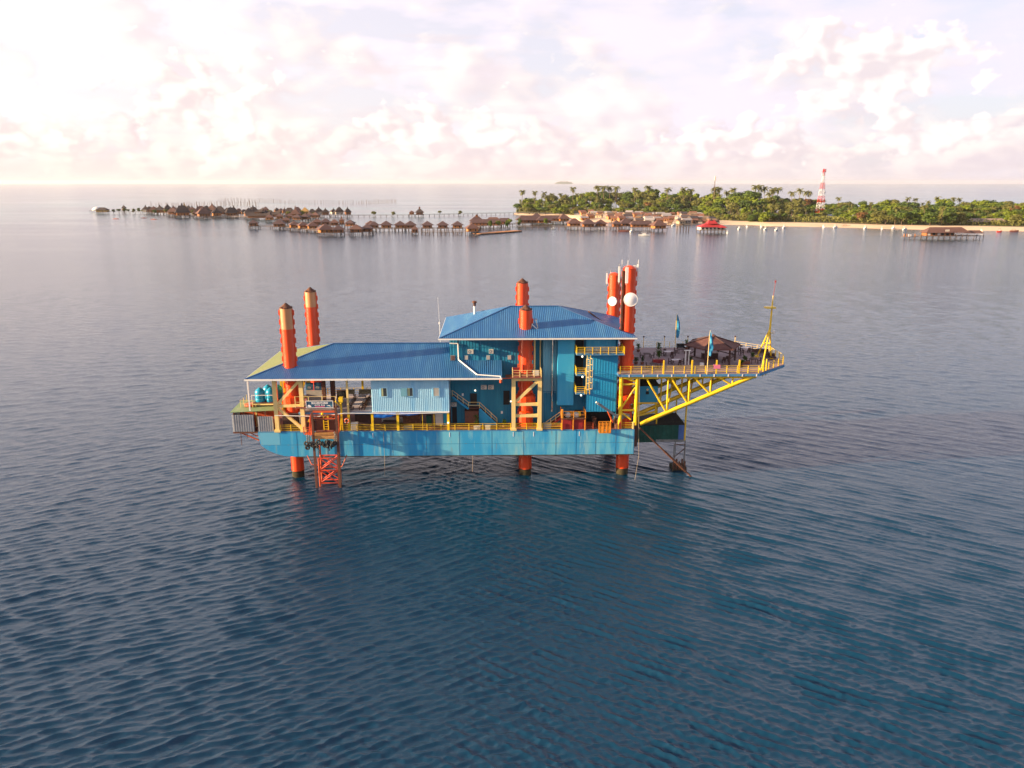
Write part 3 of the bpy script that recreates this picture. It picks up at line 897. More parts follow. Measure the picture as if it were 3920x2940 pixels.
# caged ladder
T = rig_thing('caged_ladder', 'yellow caged ladder climbing to the top balcony', 'ladder', (11.7, -0.4, 14.3))
for x in (11.5, 12.0):
    MB().beam((x, -0.5, 14.25), (x, -0.5, 20.4), 0.08).build('stile', M_YELLOW, T)
for k in range(18):
    MB().tube((11.5, -0.5, 14.5 + k * 0.33), (12.0, -0.5, 14.5 + k * 0.33), 0.025, 5).build('rung', M_YELLOW, T)
for k in range(6):
    z = 15.2 + k * 0.95
    MB().path([(11.5, -0.5, z), (11.35, -0.9, z), (11.75, -1.15, z), (12.3, -0.95, z), (12.0, -0.5, z)], 0.035, 5).build('hoop', M_CREAM, T)
for p in ((11.35, -0.9), (11.75, -1.15), (12.3, -0.95)):
    MB().tube((p[0], p[1], 15.2), (p[0], p[1], 19.95), 0.03, 5).build('cage_bar', M_CREAM, T)

# platform round the middle front leg
T = rig_thing('leg_platform', 'small railed platform on the cream portal round the middle leg', 'platform', (2.3, 1.5, 16.8))
MB().box(-0.05, 4.6, -0.4, 1.8, 16.82, 16.98).build('floor', M_DECK, T)
MB().box(-1.0, 0.2, 0.1, 1.6, 16.84, 16.95).build('floor', M_RUST, T)
rail_run(T, [(0.1, 1.7, 16.98), (0.1, -0.32, 16.98), (4.5, -0.32, 16.98), (4.5, 1.7, 16.98)], h=1.12, rails=3, every=1.1, m=M_CREAM)
MB().box(0.25, 1.15, 1.3, 1.5, 17.1, 18.1).build('panel', M_REDP, T)
MB().box(0.9, 1.3, 1.5, 1.9, 17.9, 18.6).build('box', M_LIFT, T)
MB().box(3.3, 4.2, 0.6, 1.4, 16.98, 17.7).build('box', M_ACW, T)

# stair on the front wall
T = rig_thing('outside_stair', 'blue and yellow steel stair with a landing on the teal front wall', 'stairs', (-6, 3, DZ))
def stair(T, a, b, w, n, m_str, m_step, rail_m, rail_h=1.0):
    a, b = Vector(a), Vector(b)
    for dy in (0, w):
        MB().beam(a + Vector((0, dy, -0.1)), b + Vector((0, dy, -0.1)), 0.08, 0.32).build('stringer', m_str, T)
    for i in range(n):
        p = a.lerp(b, (i + 0.5) / n)
        MB().box(p.x - 0.16, p.x + 0.16, p.y + 0.05, p.y + w - 0.05, p.z - 0.03, p.z + 0.02).build('tread', m_step, T)
    MB().tube(a + Vector((0, 0, rail_h)), b + Vector((0, 0, rail_h)), 0.045, 5).build('handrail', rail_m, T)
    MB().tube(a + Vector((0, 0, rail_h * 0.5)), b + Vector((0, 0, rail_h * 0.5)), 0.03, 5).build('handrail', rail_m, T)
    for i in range(4):
        p = a.lerp(b, i / 3)
        MB().tube(p, p + Vector((0, 0, rail_h)), 0.04, 5).build('rail_post', rail_m, T)
stair(T, (-9.4, 2.6, 13.2), (-6.85, 2.6, 11.2), 1.0, 9, M_BIGW, M_BROWNST, M_CREAM)
MB().box(-6.85, -5.1, 2.6, 3.9, 11.08, 11.2).build('landing', M_BROWNST, T)
for zz in (11.7, 12.2):
    MB().tube((-6.85, 2.6, zz), (-5.1, 2.6, zz), 0.045, 5).build('handrail', M_CREAM, T)
stair(T, (-5.1, 2.6, 11.2), (-2.35, 2.6, 8.5), 1.0, 12, M_BIGW, M_BROWNST, M_CREAM)
MB().add([(-5.2, 2.66, DZ + 0.05), (-2.6, 2.66, DZ + 0.05), (-5.2, 2.66, 11.0), (-5.2, 3.5, DZ + 0.05), (-2.6, 3.5, DZ + 0.05), (-5.2, 3.5, 11.0)], [(0, 1, 2), (5, 4, 3), (0, 2, 5, 3), (1, 4, 5, 2), (0, 3, 4, 1)]).build('side_panel', M_BIGW, T)
rig_single('storage_locker', MB().box(-7.45, -5.3, 2.4, 3.9, DZ + 0.02, 10.7).box(-7.5, -5.25, 2.35, 3.92, 10.7, 10.78), M_BROWNST, 'grey-brown storage locker under the landing of the outside stair', 'locker', (-6.4, 3, DZ))

# air conditioners
def ac(x, z, lab, w=0.92, h=0.64, y=3.55):
    T = rig_thing('air_conditioner', lab, 'air conditioner', (x + w / 2, y, z), 'air conditioners on the teal wall')
    MB().box(x, x + w, y, y + 0.38, z, z + h).build('case', M_ACW, T)
    c = (x + w * 0.36, y - 0.005, z + h / 2)
    MB().tube((c[0], y + 0.01, c[2]), (c[0], y - 0.012, c[2]), h * 0.40, 14).build('fan_grille', M_GREY, T)
    MB().tube((c[0], y, c[2]), (c[0], y - 0.022, c[2]), h * 0.13, 8).build('fan_hub', M_ACW, T)
    for k in (0.12, 0.8):
        MB().beam((x + w * k, y, z - 0.04), (x + w * k, 3.98, z - 0.04), 0.05).build('bracket', M_GREY, T)
ac(-6.92, 19.88, 'white air conditioner high on the upper teal wall, nearer the white downpipe')
ac(-3.57, 19.9, 'white air conditioner high on the upper teal wall, nearer the middle orange leg', 0.72)
ac(-4.87, 14.05, 'white air conditioner below the white gutter, the left one of the adjoining two')
ac(-3.73, 14.05, 'white air conditioner below the white gutter, the right one of the adjoining two')
ac(-9.6, 11.25, 'white air conditioner under the top of the outside stair', 0.8)

# pipes on the block
rig_single('downpipe', MB().path([(-9.75, 3.8, 21.5), (-8.4, 3.8, 21.45), (-8.35, 3.8, 18.85), (-5.35, -0.3, 17.42), (-1.74, -0.75, 17.25), (-1.74, -0.95, 16.55)], 0.10, 8), M_WHITE, 'white downpipe bent down the wall and slanting over the lower roof', 'pipe', (-6, 2, 17))
rig_single('downpipe_outlet', MB().tube((-1.74, -0.95, 16.3), (-1.74, -0.95, 16.8), 0.2, 8).beam((-1.7, -0.9, 16.95), (0.0, -0.3, 16.85), 0.12), M_LIFT, 'short rusty pipe elbow where the white downpipe meets the gutter end', 'pipe', (-1.74, -0.9, 16.5))
rig_single('exhaust_pipe', MB().tube((6.45, 2.6, 10.6), (6.45, 2.6, 23.0), 0.13, 10).tube((6.45, 2.6, 13.2), (6.45, 2.6, 14.0), 0.2, 10), M_CHROME, 'bright steel exhaust pipe beside the sky blue stair tower', 'pipe', (6.45, 2.6, 10.6), smooth=True)
rig_single('exhaust_pipe', MB().tube((3.62, 2.9, 17.0), (3.62, 2.9, 23.0), 0.14, 10), M_CREAM, 'cream pipe hard against the middle front leg under the upper roof', 'pipe', (3.6, 2.9, 17), smooth=True)
rig_single('exhaust_pipe', MB().tube((4.55, 3.6, 16.0), (4.55, 3.6, 23.0), 0.11, 10), M_CREAM, 'thin cream pipe between the middle leg and the pale ribbed wall', 'pipe', (4.55, 3.6, 16), smooth=True)
T = rig_thing('roof_chimney', 'short white flue pipe with a rusty cowl behind the upper roof', 'chimney', (-5.97, 12.5, 24.5))
MB().tube((-5.97, 12.5, 24.3), (-5.97, 12.5, 26.1), 0.19, 10).build('flue', M_WHITE, T, smooth=True)
MB().tube((-5.97, 12.5, 26.05), (-5.97, 12.5, 26.55), 0.24, 10).build('collar', M_DARKWOOD, T)
MB().lathe((-5.97, 12.5, 26.5), [(0.25, 0), (0.42, 0.12), (0.40, 0.3), (0.1, 0.42)], 10).build('cowl', M_RUST, T)
rig_single('whip_antenna', MB().tube((-12.05, 16, 17.5), (-12.1, 16, 22.3), 0.04, 6).tube((-12.1, 16, 22.3), (-12.3, 16, 27.0), 0.018, 5).tube((-12.12, 16, 22.4), (-12.13, 16, 22.7), 0.12, 6), M_WHITE, 'thin white whip antenna behind the left corner of the upper roof', 'antenna', (-12.05, 16, 17.5))
rig_single('leg_bracket', MB().path([(3.1, 2.4, 24.7), (4.2, 2.2, 23.75)], 0.10).path([(3.0, 2.4, 24.2), (3.2, 2.4, 24.9)], 0.08).path([(4.05, 2.2, 24.2), (3.9, 2.2, 24.8), (3.75, 2.2, 25.4)], 0.08).torus((3.75, 2.2, 25.5), (0, 1, 0), 0.15, 0.06, 10, 5), M_CHROME, 'bent steel bracket sticking out of the middle front leg above the roof', 'bracket', (3.4, 2.3, 23.7))

# ------------------------------------------------------------------ helideck terrace at the right end
heli = rig_thing('helideck', 'terrace on the old helideck carried by yellow trusses at the right end', 'helideck', (28, 9, 9))
HP = [(16.5, -0.2), (38.3, -0.2), (44.3, 5.7), (44.9, 7.6), (44.9, 14.6), (40.5, 19.2), (16.5, 19.2)]
MB().prism(HP, 17.12, 17.40).build('deck', M_HELI, heli)
for a, b in zip(HP, HP[1:] + HP[:1]):
    d = (Vector(b) - Vector(a)).normalized()
    nn = Vector((d.y, -d.x)) * 0.06
    MB().beam((a[0] + nn.x, a[1] + nn.y, 17.12), (b[0] + nn.x, b[1] + nn.y, 17.12), 0.12, 0.36).build('edge_beam', M_EDGE, heli)
for k in range(10):
    MB().box(18.0 + k * 2.2, 18.15 + k * 2.2, -0.36, -0.2, 16.9, 17.3).build('edge_bracket', M_WHITE, heli)
def htube(p, q, r, name='truss_tube', m=M_YELLOW, n=10):
    MB().tube(p, q, r, n).build(name, m, heli, smooth=True)
for y in (0.3, 5.0, 9.5, 14.0, 18.6):
    htube((20.2, y, 9.15), (37.7, y, 16.85), 0.33, 'bottom_chord')
    htube((16.7, y, 16.72), (38.0, y, 16.72), 0.24, 'top_chord')
    for x, z in ((24.32, 11.2), (27.66, 12.7), (31.0, 14.2), (34.4, 15.6)):
        htube((x, y, z), (x, y, 16.75), 0.14, 'truss_post')
    for a, b in (((20.8, 16.7), (24.1, 11.3)), ((24.7, 16.7), (27.4, 12.7)), ((28.3, 16.7), (30.75, 14.2)), ((32.1, 16.7), (34.0, 15.6))):
        htube((a[0], y, a[1]), (b[0], y, b[1]), 0.155, 'truss_diagonal')
for x, z in ((24.32, 11.1), (27.66, 12.55), (31.0, 14.0)):
    htube((x, 0.3, z), (x, 18.6, z), 0.16, 'cross_tube')
    htube((x, 0.3, z), (x + 3.3, 9.5, 16.6), 0.12, 'cross_tube')
    htube((x, 18.6, z), (x + 3.3, 9.5, 16.6), 0.12, 'cross_tube')
for x in (22.0, 26.0, 30.0, 34.0, 38.0):
    MB().beam((x, 0.0, 16.9), (x, 19.0, 16.9), 0.2, 0.35).build('deck_beam', M_YELLOW, heli)
# tower at its root
for x in (17.0, 19.45):
    htube((x, 0.3, 8.3 if x < 18 else 9.0), (x, 0.3, 16.8), 0.30, 'tower_post', n=14)
    htube((x, 6.0, 8.3), (x, 6.0, 16.8), 0.28, 'tower_post', n=12)
for p, q, r in (((17.0, 15.6), (19.45, 15.6), 0.17), ((17.0, 11.4), (19.45, 11.4), 0.17), ((17.05, 11.65), (19.4, 15.35), 0.15), ((17.2, 16.7), (19.4, 16.0), 0.15), ((17.05, 11.1), (18.7, 9.9), 0.13)):
    htube((p[0], 0.3, p[1]), (q[0], 0.3, q[1]), r, 'tower_brace')
MB().beam((16.7, 0.3, 16.72), (22.5, 0.3, 16.72), 0.5, 0.36).build('head_beam', M_YELLOW, heli)

T = rig_thing('helideck_railing', 'yellow railing round the edge of the helideck terrace', 'railing', (30, 0, 17.4))
rail_run(T, [(16.7, -0.12, 17.4), (38.2, -0.12, 17.4), (44.2, 5.85, 17.4), (44.8, 7.6, 17.4), (44.8, 14.5, 17.4)], h=1.2, rails=4, every=1.65)
for x in (23.4, 27.8, 31.6, 35.15):
    MB().box(x - 0.1, x + 0.1, -0.2, 0.0, 17.3, 19.5).build('tall_post', M_YELLOW, T)
for x, y in ((39.3, 1.0), (40.0, 1.7)):
    MB().tube((x, y, 16.6), (x, y, 19.2), 0.1, 8).build('tall_post', M_YELLOW, T)
T = rig_thing('helideck_railing', 'thin far railing along the back edge of the helideck terrace', 'railing', (30, 19.1, 17.4))
rail_run(T, [(16.8, 19.1, 17.4), (40.4, 19.1, 17.4), (44.8, 14.6, 17.4)], h=1.1, rails=3, every=2.4, m=M_CREAM, pr=0.04, rr=0.02)
for x in (23.9, 27.6, 31.8, 36.0, 40.3):
    MB().box(x - 0.05, x + 0.05, 19.0, 19.1, 17.4, 19.3).build('tall_post', M_CREAM, T)
    MB().box(x - 0.12, x + 0.12, 18.93, 19.17, 19.3, 19.52).build('lamp_head', M_DARKWOOD, T)

# gazebo
gz = rig_thing('gazebo', 'brown shingled gazebo bar standing on the helideck terrace', 'gazebo', (33.3, 8.8, 17.4))
GC, GR, N8 = (33.3, 8.8), 4.65, 6
def gpt(i, r, z, off=0.0):
    a = 2 * math.pi * (i + off) / N8
    return (GC[0] + r * math.cos(a), GC[1] + r * math.sin(a), z)
for i in range(N8):
    a, b, c2 = gpt(i, GR, 20.1), gpt(i + 1, GR, 20.1), (GC[0], GC[1], 21.55)
    d = (0, 0, -0.16)
    lo = [tuple(Vector(p) + Vector(d)) for p in (a, b, c2)]
    MB().add([a, b, c2] + lo, [(0, 1, 2), (5, 4, 3), (0, 3, 4, 1), (1, 4, 5, 2), (2, 5, 3, 0)]).build('roof_panel', M_THATCH, gz)
    MB().beam(gpt(i, GR, 20.15), (GC[0], GC[1], 21.62), 0.22, 0.10).build('hip_batten', M_DARKWOOD, gz)
    p = gpt(i, GR - 0.75, 17.4)
    MB().box(p[0] - 0.13, p[0] + 0.13, p[1] - 0.13, p[1] + 0.13, 17.4, 20.2).build('post', M_DARKWOOD, gz)
    q = gpt(i + 1, GR - 0.75, 17.4)
    MB().beam((p[0], p[1], 19.95), (q[0], q[1], 19.95), 0.14, 0.22).build('ring_beam', M_DARKWOOD, gz)
    if i not in (1, 4):
        MB().beam((p[0], p[1], 18.3), (q[0], q[1], 18.3), 0.10, 0.14).build('low_rail', M_DARKWOOD, gz)
MB().lathe((GC[0], GC[1], 21.5), [(0.5, 0), (0.5, 0.12), (0.1, 0.3)], 8).build('finial', M_THATCH, gz)
for i in (0, 1):
    c2 = gpt(i + 0.5, GR + 0.3, 17.4, 3.0)
MB().box(32.0, 34.6, 9.6, 10.4, 17.4, 18.45).build('bar_counter', M_DARKWOOD, gz)
MB().box(31.9, 34.7, 9.5, 10.5, 18.45, 18.55).build('counter_top', M_TABLE, gz)

# terrace furniture
def table(x, y, w, d, h, lab, z=17.4, m=M_TABLE):
    T = rig_thing('table', lab, 'table', (x, y, z))
    MB().box(x - w / 2, x + w / 2, y - d / 2, y + d / 2, z + h - 0.06, z + h).build('table_top', m, T)
    for sx in (-1, 1):
        for sy in (-1, 1):
            px, py = x + sx * (w / 2 - 0.08), y + sy * (d / 2 - 0.08)
            MB().box(px - 0.04, px + 0.04, py - 0.04, py + 0.04, z, z + h - 0.06).build('leg', M_DARKWOOD, T)
def chair(x, y, face, lab, group, z=17.4, m=M_DARKWOOD):
    T = rig_thing('chair', lab, 'chair', (x, y, z), group)
    MB().box(x - 0.24, x + 0.24, y - 0.24, y + 0.24, z + 0.42, z + 0.48).build('seat', m, T)
    fx, fy = math.cos(face), math.sin(face)
    bx, by = x - fx * 0.22, y - fy * 0.22
    MB().box(bx - 0.03 - abs(fy) * 0.2, bx + 0.03 + abs(fy) * 0.2, by - 0.03 - abs(fx) * 0.2, by + 0.03 + abs(fx) * 0.2, z + 0.48, z + 0.98).build('backrest', m, T)
    for sx in (-0.2, 0.2):
        for sy in (-0.2, 0.2):
            MB().box(x + sx - 0.03, x + sx + 0.03, y + sy - 0.03, y + sy + 0.03, z, z + 0.42).build('leg', m, T)
for tx_, ty_, lab, n4 in ((26.9, 12.4, 'pale terrace table at the back left of the gazebo', 4), (26.8, 6.2, 'pale terrace table at the front left of the gazebo', 4), (41.0, 15.3, 'pale terrace table behind the yellow mast', 4)):
    table(tx_, ty_, 1.5, 1.0, 0.78, lab)
    where = lab.split('table ')[1]
    for dx_, dy_, f, sd in ((-1.0, 0.0, 0.0, 'left end of'), (1.0, 0.0, math.pi, 'right end of'), (-0.4, 0.85, -math.pi / 2, 'far side of'), (0.4, -0.85, math.pi / 2, 'near side of')):
        chair(tx_ + dx_, ty_ + dy_, f, 'dark chair, %s the terrace table %s' % (sd, where.replace('at the ', '')), 'chairs at the table ' + where)
for i, (x, y) in enumerate(((31.9, 6.9), (33.4, 6.4), (34.8, 7.0), (35.6, 8.0))):
    chair(x, y, math.pi / 2, 'dark wooden chair in the gazebo, %s from the left' % ('first', 'second', 'third', 'fourth')[i], 'chairs in the gazebo')
def bench(x0, x1, y0, y1, lab, z=17.4, m=M_BLACKR):
    T = rig_thing('bench', lab, 'bench', ((x0 + x1) / 2, (y0 + y1) / 2, z))
    MB().box(x0, x1, y0, y1, z + 0.32, z + 0.48).build('seat', m, T)
    if x1 - x0 > y1 - y0:
        MB().box(x0, x1, y1 - 0.12, y1, z + 0.48, z + 0.95).build('backrest', m, T)
    else:
        MB().box(x1 - 0.12, x1, y0, y1, z + 0.48, z + 0.95).build('backrest', m, T)
    for px in (x0 + 0.1, x1 - 0.1):
        for py in (y0 + 0.1, y1 - 0.1):
            MB().box(px - 0.05, px + 0.05, py - 0.05, py + 0.05, z, z + 0.32).build('leg', M_DARKWOOD, T)
bench(29.6, 31.0, 17.4, 18.2, 'dark bench by the far railing, left of the planter')
bench(31.6, 34.8, 17.4, 18.2, 'long dark bench by the far railing behind the gazebo')
bench(41.4, 44.3, 12.3, 13.3, 'dark bench between the mast feet at the right end of the terrace', m=M_DARKWOOD)
bench(42.2, 44.2, 9.0, 9.8, 'low dark bench in front of the yellow mast', m=M_DARKWOOD)

LEAFV = []
def plant(x, y, z, h, spread, lab, potr=0.32, poth=0.4, potm=M_POT, n=46, seed=0, box=None):
    rg = random.Random(seed + int(x * 7))
    T = rig_thing('potted_plant', lab, 'plant', (x, y, z))
    if box:
        MB().box(x - box, x + box, y - 0.4, y + 0.4, z, z + poth).build('planter', potm, T)
    else:
        MB().lathe((x, y, z), [(potr * 0.72, 0), (potr, poth * 0.9), (potr * 1.1, poth), (potr * 0.9, poth)], 10).build('pot', potm, T)
    mb = MB()
    mb.tube((x, y, z + poth * 0.8), (x, y, z + poth + h * 0.5), 0.03, 5)
    for i in range(n):
        a = rg.random() * 6.28
        e = rg.uniform(0.1, 1.0)
        p = Vector((x + rg.uniform(-.1, .1) * spread, y + rg.uniform(-.1, .1) * spread, z + poth + h * rg.uniform(0.1, 0.75)))
        d = Vector((math.cos(a) * (1 - e * 0.4), math.sin(a) * (1 - e * 0.4), e * 0.9)).normalized() * spread * rg.uniform(0.5, 1.0)
        s = d.cross(Vector((0, 0, 1))).normalized() * 0.10
        m1 = p + d * 0.5 + Vector((0, 0, 0.05))
        tip = p + d + Vector((0, 0, -0.15 * spread))
        mb.add([p, m1 - s, tip, m1 + s], [(0, 1, 2, 3)])
    mb.build('foliage', M_PLANT, T)
plant(25.5, 13.7, 17.4, 1.9, 0.9, 'tall dark potted plant farthest left of the terrace tables')
plant(24.2, 7.4, 17.4, 1.7, 1.0, 'big bushy plant in a dark red planter on the left of the terrace', poth=0.6, potm=M_REDP, box=0.95, n=70)
plant(20.3, 6.3, 17.4, 0.8, 0.6, 'small potted plant nearest the orange leg on the terrace')
plant(21.3, 6.2, 17.4, 0.9, 0.5, 'small potted plant second from the orange leg on the terrace')
plant(31.3, 17.6, 17.4, 1.3, 0.9, 'potted plant on the far edge between the two dark benches')
plant(29.2, 6.7, 17.4, 0.8, 0.6, 'low leafy plant beside the left front post of the gazebo')
plant(38.0, 6.2, 17.4, 1.0, 0.6, 'small palm-like plant in a wide planter right of the gazebo', box=0.8)
plant(-5.6, 1.3, DZ, 2.0, 0.8, 'green potted palm on the deck below the stair', potm=M_POTW)
plant(-1.2, 1.5, DZ, 1.0, 0.7, 'low green plant in front of the teal wall beside the cream portal')
plant(22.4, 15.8, 17.4, 1.1, 0.7, 'bushy potted plant near the far railing at the left of the terrace')
plant(36.9, 4.2, 17.4, 0.7, 0.6, 'low potted plant by the front railing right of the gazebo')
plant(40.2, 9.0, 17.4, 0.9, 0.6, 'potted plant left of the mast feet')
for i, (x, y) in enumerate(((23.0, 11.0), (29.6, 14.6), (38.6, 12.4), (39.6, 6.6), (22.6, 3.6))):
    where = ('on the far left of the terrace', 'behind the left post of the gazebo', 'behind the right post of the gazebo', 'between the gazebo and the mast', 'by the front railing at the left')[i]
    table(x, y, 1.1, 1.1, 0.75, 'small brown table ' + where, m=M_DARKWOOD)
    for dx_, sd in ((-0.95, 'left'), (0.95, 'right')):
        chair(x + dx_, y, 0.0 if dx_ < 0 else math.pi, 'dark chair %s of the small brown table %s' % (sd, where), 'chairs of the small terrace tables')
T = rig_thing('notice_stand', 'white T-shaped stand on the left half of the terrace', 'stand', (28.4, 5.8, 17.4))
for x in (28.2, 28.75):
    MB().box(x - 0.06, x + 0.06, 5.75, 5.87, 17.4, 19.7).build('post', M_WHITE, T)
MB().box(27.95, 29.0, 5.7, 5.92, 19.7, 19.82).build('top_bar', M_WHITE, T)
rig_single('towel', MB().box(31.15, 32.15, -0.26, -0.20, 18.15, 18.72).box(31.15, 32.15, -0.2, 0.1, 18.68, 18.74), M_PINK, 'pink towel hung over the front railing of the terrace', 'towel', (31.6, -0.2, 18.2))
rig_single('cool_box', MB().box(30.4, 31.0, 4.8, 5.2, 17.4, 17.8).box(30.38, 31.02, 4.78, 5.22, 17.82, 17.88), M_WHITE, 'small white box on the terrace floor in front of the gazebo', 'box', (30.7, 5, 17.4))

# flags
def flag(x, y, z0, z1, c0, w, lab, lean=0.0, seed=1):
    T = rig_thing('feather_flag', lab, 'flag', (x, y, z0))
    MB().tube((x, y, z0), (x + lean * 0.3, y, z1 - 0.7), 0.05, 6).tube((x + lean * 0.3, y, z1 - 0.7), (x + lean * 0.3 + 0.05, y, z1), 0.03, 5).build('pole', M_CREAM if y < 1 else M_YELLOW, T)
    mb = MB()
    n = 16
    vs = []
    for i in range(n + 1):
        t = i / n
        z = c0 + (z1 - 0.1 - c0) * t
        ww = w * (0.75 + 0.45 * math.sin(t * 2.6)) * (1 - t ** 3) + 0.03
        fold = 0.12 * math.sin(t * 11 + seed)
        vs += [(x + 0.06 + lean * 0.3 * t, y, z), (x + 0.06 + ww * 0.5, y - fold - 0.1, z - 0.08), (x + 0.06 + ww, y + fold, z - 0.22 * (1 - t))]
    fs = []
    for i in range(n):
        for k in (0, 1):
            a = i * 3 + k
            fs.append((a, a + 1, a + 4, a + 3))
    mb.add(vs, fs)
    mb.build('cloth', M_FLAG, T, smooth=True)
flag(30.1, -0.35, 17.3, 24.2, 20.3, 0.55, 'blue feather flag on the front railing before the gazebo', 0.1, 1)
flag(29.55, 18.9, 17.4, 23.6, 19.3, 0.58, 'dark blue feather flag at the far edge of the terrace', 0.0, 2)

# signal mast
T = rig_thing('signal_mast', 'yellow tripod signal mast at the right tip of the helideck', 'mast', (42, 7, 17.4))
ap = (42.0, 7.0, 23.0)
for f in ((39.4, 2.0), (41.7, 11.2), (43.6, 9.8)):
    MB().tube((f[0], f[1], 17.4), ap, 0.12, 8).build('leg', M_YELLOW, T, smooth=True)
    MB().box(f[0] - 0.3, f[0] + 0.3, f[1] - 0.3, f[1] + 0.3, 17.4, 17.65).build('foot', M_YELLOW, T)
md = [Vector((f[0], f[1], 17.4)).lerp(Vector(ap), 0.52) for f in ((39.4, 2.0), (41.7, 11.2), (43.6, 9.8))]
for i in range(3):
    MB().tube(md[i], md[(i + 1) % 3], 0.10, 6).build('tie', M_YELLOW, T)
MB().tube((ap[0], ap[1], 22.6), (42.05, 7.0, 27.6), 0.17, 10, 0.10).build('pole', M_YELLOW, T, smooth=True)
MB().prism([(40.9, 6.5), (41.4, 6.3), (42.5, 6.5), (42.5, 7.5), (41.4, 7.7), (40.9, 7.5)], 26.4, 26.62).build('crow_platform', M_YELLOW, T)
MB().tube((42.05, 7, 27.5), (42.1, 7, 28.4), 0.12, 6).build('light_housing', M_CREAM, T)
MB().tube((42.1, 7, 28.3), (42.25, 7, 30.6), 0.035, 5).build('aerial', M_REDP, T)
MB().tube((42.25, 7, 30.5), (42.25, 7, 30.85), 0.12, 6).build('top_light', M_REDP, T)
MB().lathe((42.7, 7, 22.1), [(0.05, 0), (0.22, 0.1), (0.22, 0.6), (0.05, 0.7)], 8).build('lamp', M_WHITE, T)
MB().beam((42.1, 7, 22.4), (42.7, 7, 22.2), 0.08).build('lamp_arm', M_YELLOW, T)

# ------------------------------------------------------------------ below the helideck
T = rig_thing('plant_shed', 'small blue shed with a dark hipped roof behind the yellow truss', 'shed', (22, 6, 11.5))
MB().box(20.5, 23.6, 4.0, 7.6, 11.62, 14.4).build('wall', M_BIGW, T)
MB().box(21.65, 22.15, 3.94, 4.0, 12.95, 13.45).build('window', M_DARK, T)
MB().tube((21.9, 3.9, 13.75), (21.9, 4.02, 13.75), 0.16, 8).build('lamp', M_CREAM, T)
MB().add([(20.2, 3.7, 14.38), (23.9, 3.7, 14.38), (23.9, 7.9, 14.38), (20.2, 7.9, 14.38), (21.4, 5.8, 15.9), (22.7, 5.8, 15.9)], [(0, 1, 5, 4), (1, 2, 5), (2, 3, 4, 5), (3, 0, 4), (3, 2, 1, 0)]).build('roof', M_BLACKR, T)
for a, b in (((20.4, 4.0), (23.6, 4.0)), ((20.4, 7.6), (23.6, 7.6))):
    MB().beam((a[0], a[1], 11.5), (b[0], b[1], 11.5), 0.24).build('support_beam', M_YELLOW, T)
MB().beam((19.5, 4.2, 11.35), (23.6, 7.4, 11.35), 0.2).build('support_beam', M_YELLOW, T)
MB().tube((23.4, 4.1, 9.5), (23.4, 4.1, 11.5), 0.15, 8).build('leg', M_YELLOW, T)
MB().tube((23.4, 4.1, 10.0), (20.0, 4.1, 9.2), 0.18, 8).build('brace', M_YELLOW, T)
MB().tube((20.0, 7.4, 8.4), (20.6, 7.4, 11.5), 0.15, 8).build('leg', M_YELLOW, T)

T = rig_thing('net_enclosure', 'dark green netted enclosure hanging low off the right end of the hull', 'enclosure', (25, 8, 4.2))
for a, b, z0, z1 in ((19.5, 24.0, 4.25, 7.2), (24.0, 27.7, 4.7, 7.3)):
    MB().ribbed((a, 5.6, z0), (b, 5.6, z0), (0, 0, z1 - z0), [(0, 1), (1, 1)], 0.7, 0.05).build('net_panel', M_TARPG, T)
MB().box(27.7, 28.65, 5.5, 5.62, 4.7, 7.25).build('panel', M_TARPV, T)
MB().box(28.6, 28.66, 5.62, 11.5, 4.7, 7.25).build('panel', M_TARPG, T)
MB().add([(24.0, 5.4, 7.28), (28.8, 5.4, 7.28), (28.8, 11.6, 7.28), (24.0, 11.6, 7.28), (25.2, 8.4, 8.5), (27.8, 8.4, 8.5)], [(0, 1, 5, 4), (1, 2, 5), (2, 3, 4, 5), (3, 0, 4)]).build('roof', M_BLACKR, T)
MB().box(19.4, 24.0, 5.4, 11.6, 7.2, 7.4).build('roof', M_BLACKR, T)
MB().box(19.5, 28.7, 5.7, 11.5, 4.2, 4.6).build('floor', M_GREY, T)
MB().box(19.3, 20.3, 2.5, 3.0, 4.6, 8.2).build('rear_panel', M_BROWNST, T)
for x, y in ((21.0, 5.8), (24.0, 5.8), (28.5, 11.3)):
    MB().tube((x, y, 7.4), (x, y, 10.5), 0.12, 8).build('hanger', M_YELLOW, T)
MB().tube((28.75, 5.5, 4.6), (28.75, 5.5, 16.6), 0.14, 8).build('hanger', M_YELLOW, T)

T = rig_thing('boat_landing', 'rusty steel boat landing legs with dark fenders under the green enclosure', 'landing', (27.6, 4.5, 0))
for x, y in ((26.7, 3.8), (28.5, 3.8), (27.3, 5.6), (28.9, 5.6)):
    MB().tube((x, y, -3), (x, y, 4.6), 0.11, 8).build('leg', M_GREY, T)
for a, b in (((26.7, 3.8, 2.2), (28.5, 3.8, 3.8)), ((26.7, 3.8, 4.4), (28.5, 3.8, 4.4)), ((28.5, 3.8, 2.0), (28.9, 5.6, 4.0))):
    MB().tube(a, b, 0.07, 6).build('brace', M_RUST, T)
MB().box(26.5, 28.9, 3.6, 5.8, -0.4, 0.5).build('fender', M_GROWTH, T)
for i in range(5):
    MB().box(26.6 + i * 0.45, 26.85 + i * 0.45, 3.5, 3.7, 0.2, 1.6 + (i % 2) * 0.4).build('fender_post', M_RUST, T)
rig_single('boom_pole', MB().tube((20.1, -0.1, 8.6), (29.4, 0.7, -0.4), 0.13, 8).tube((24.2, 0.25, 4.65), (28.0, 0.6, 0.95), 0.19, 8), M_RUST, 'long rusty pole slanting from the hull corner down into the sea', 'pole', (24, 0.3, 4), smooth=True)
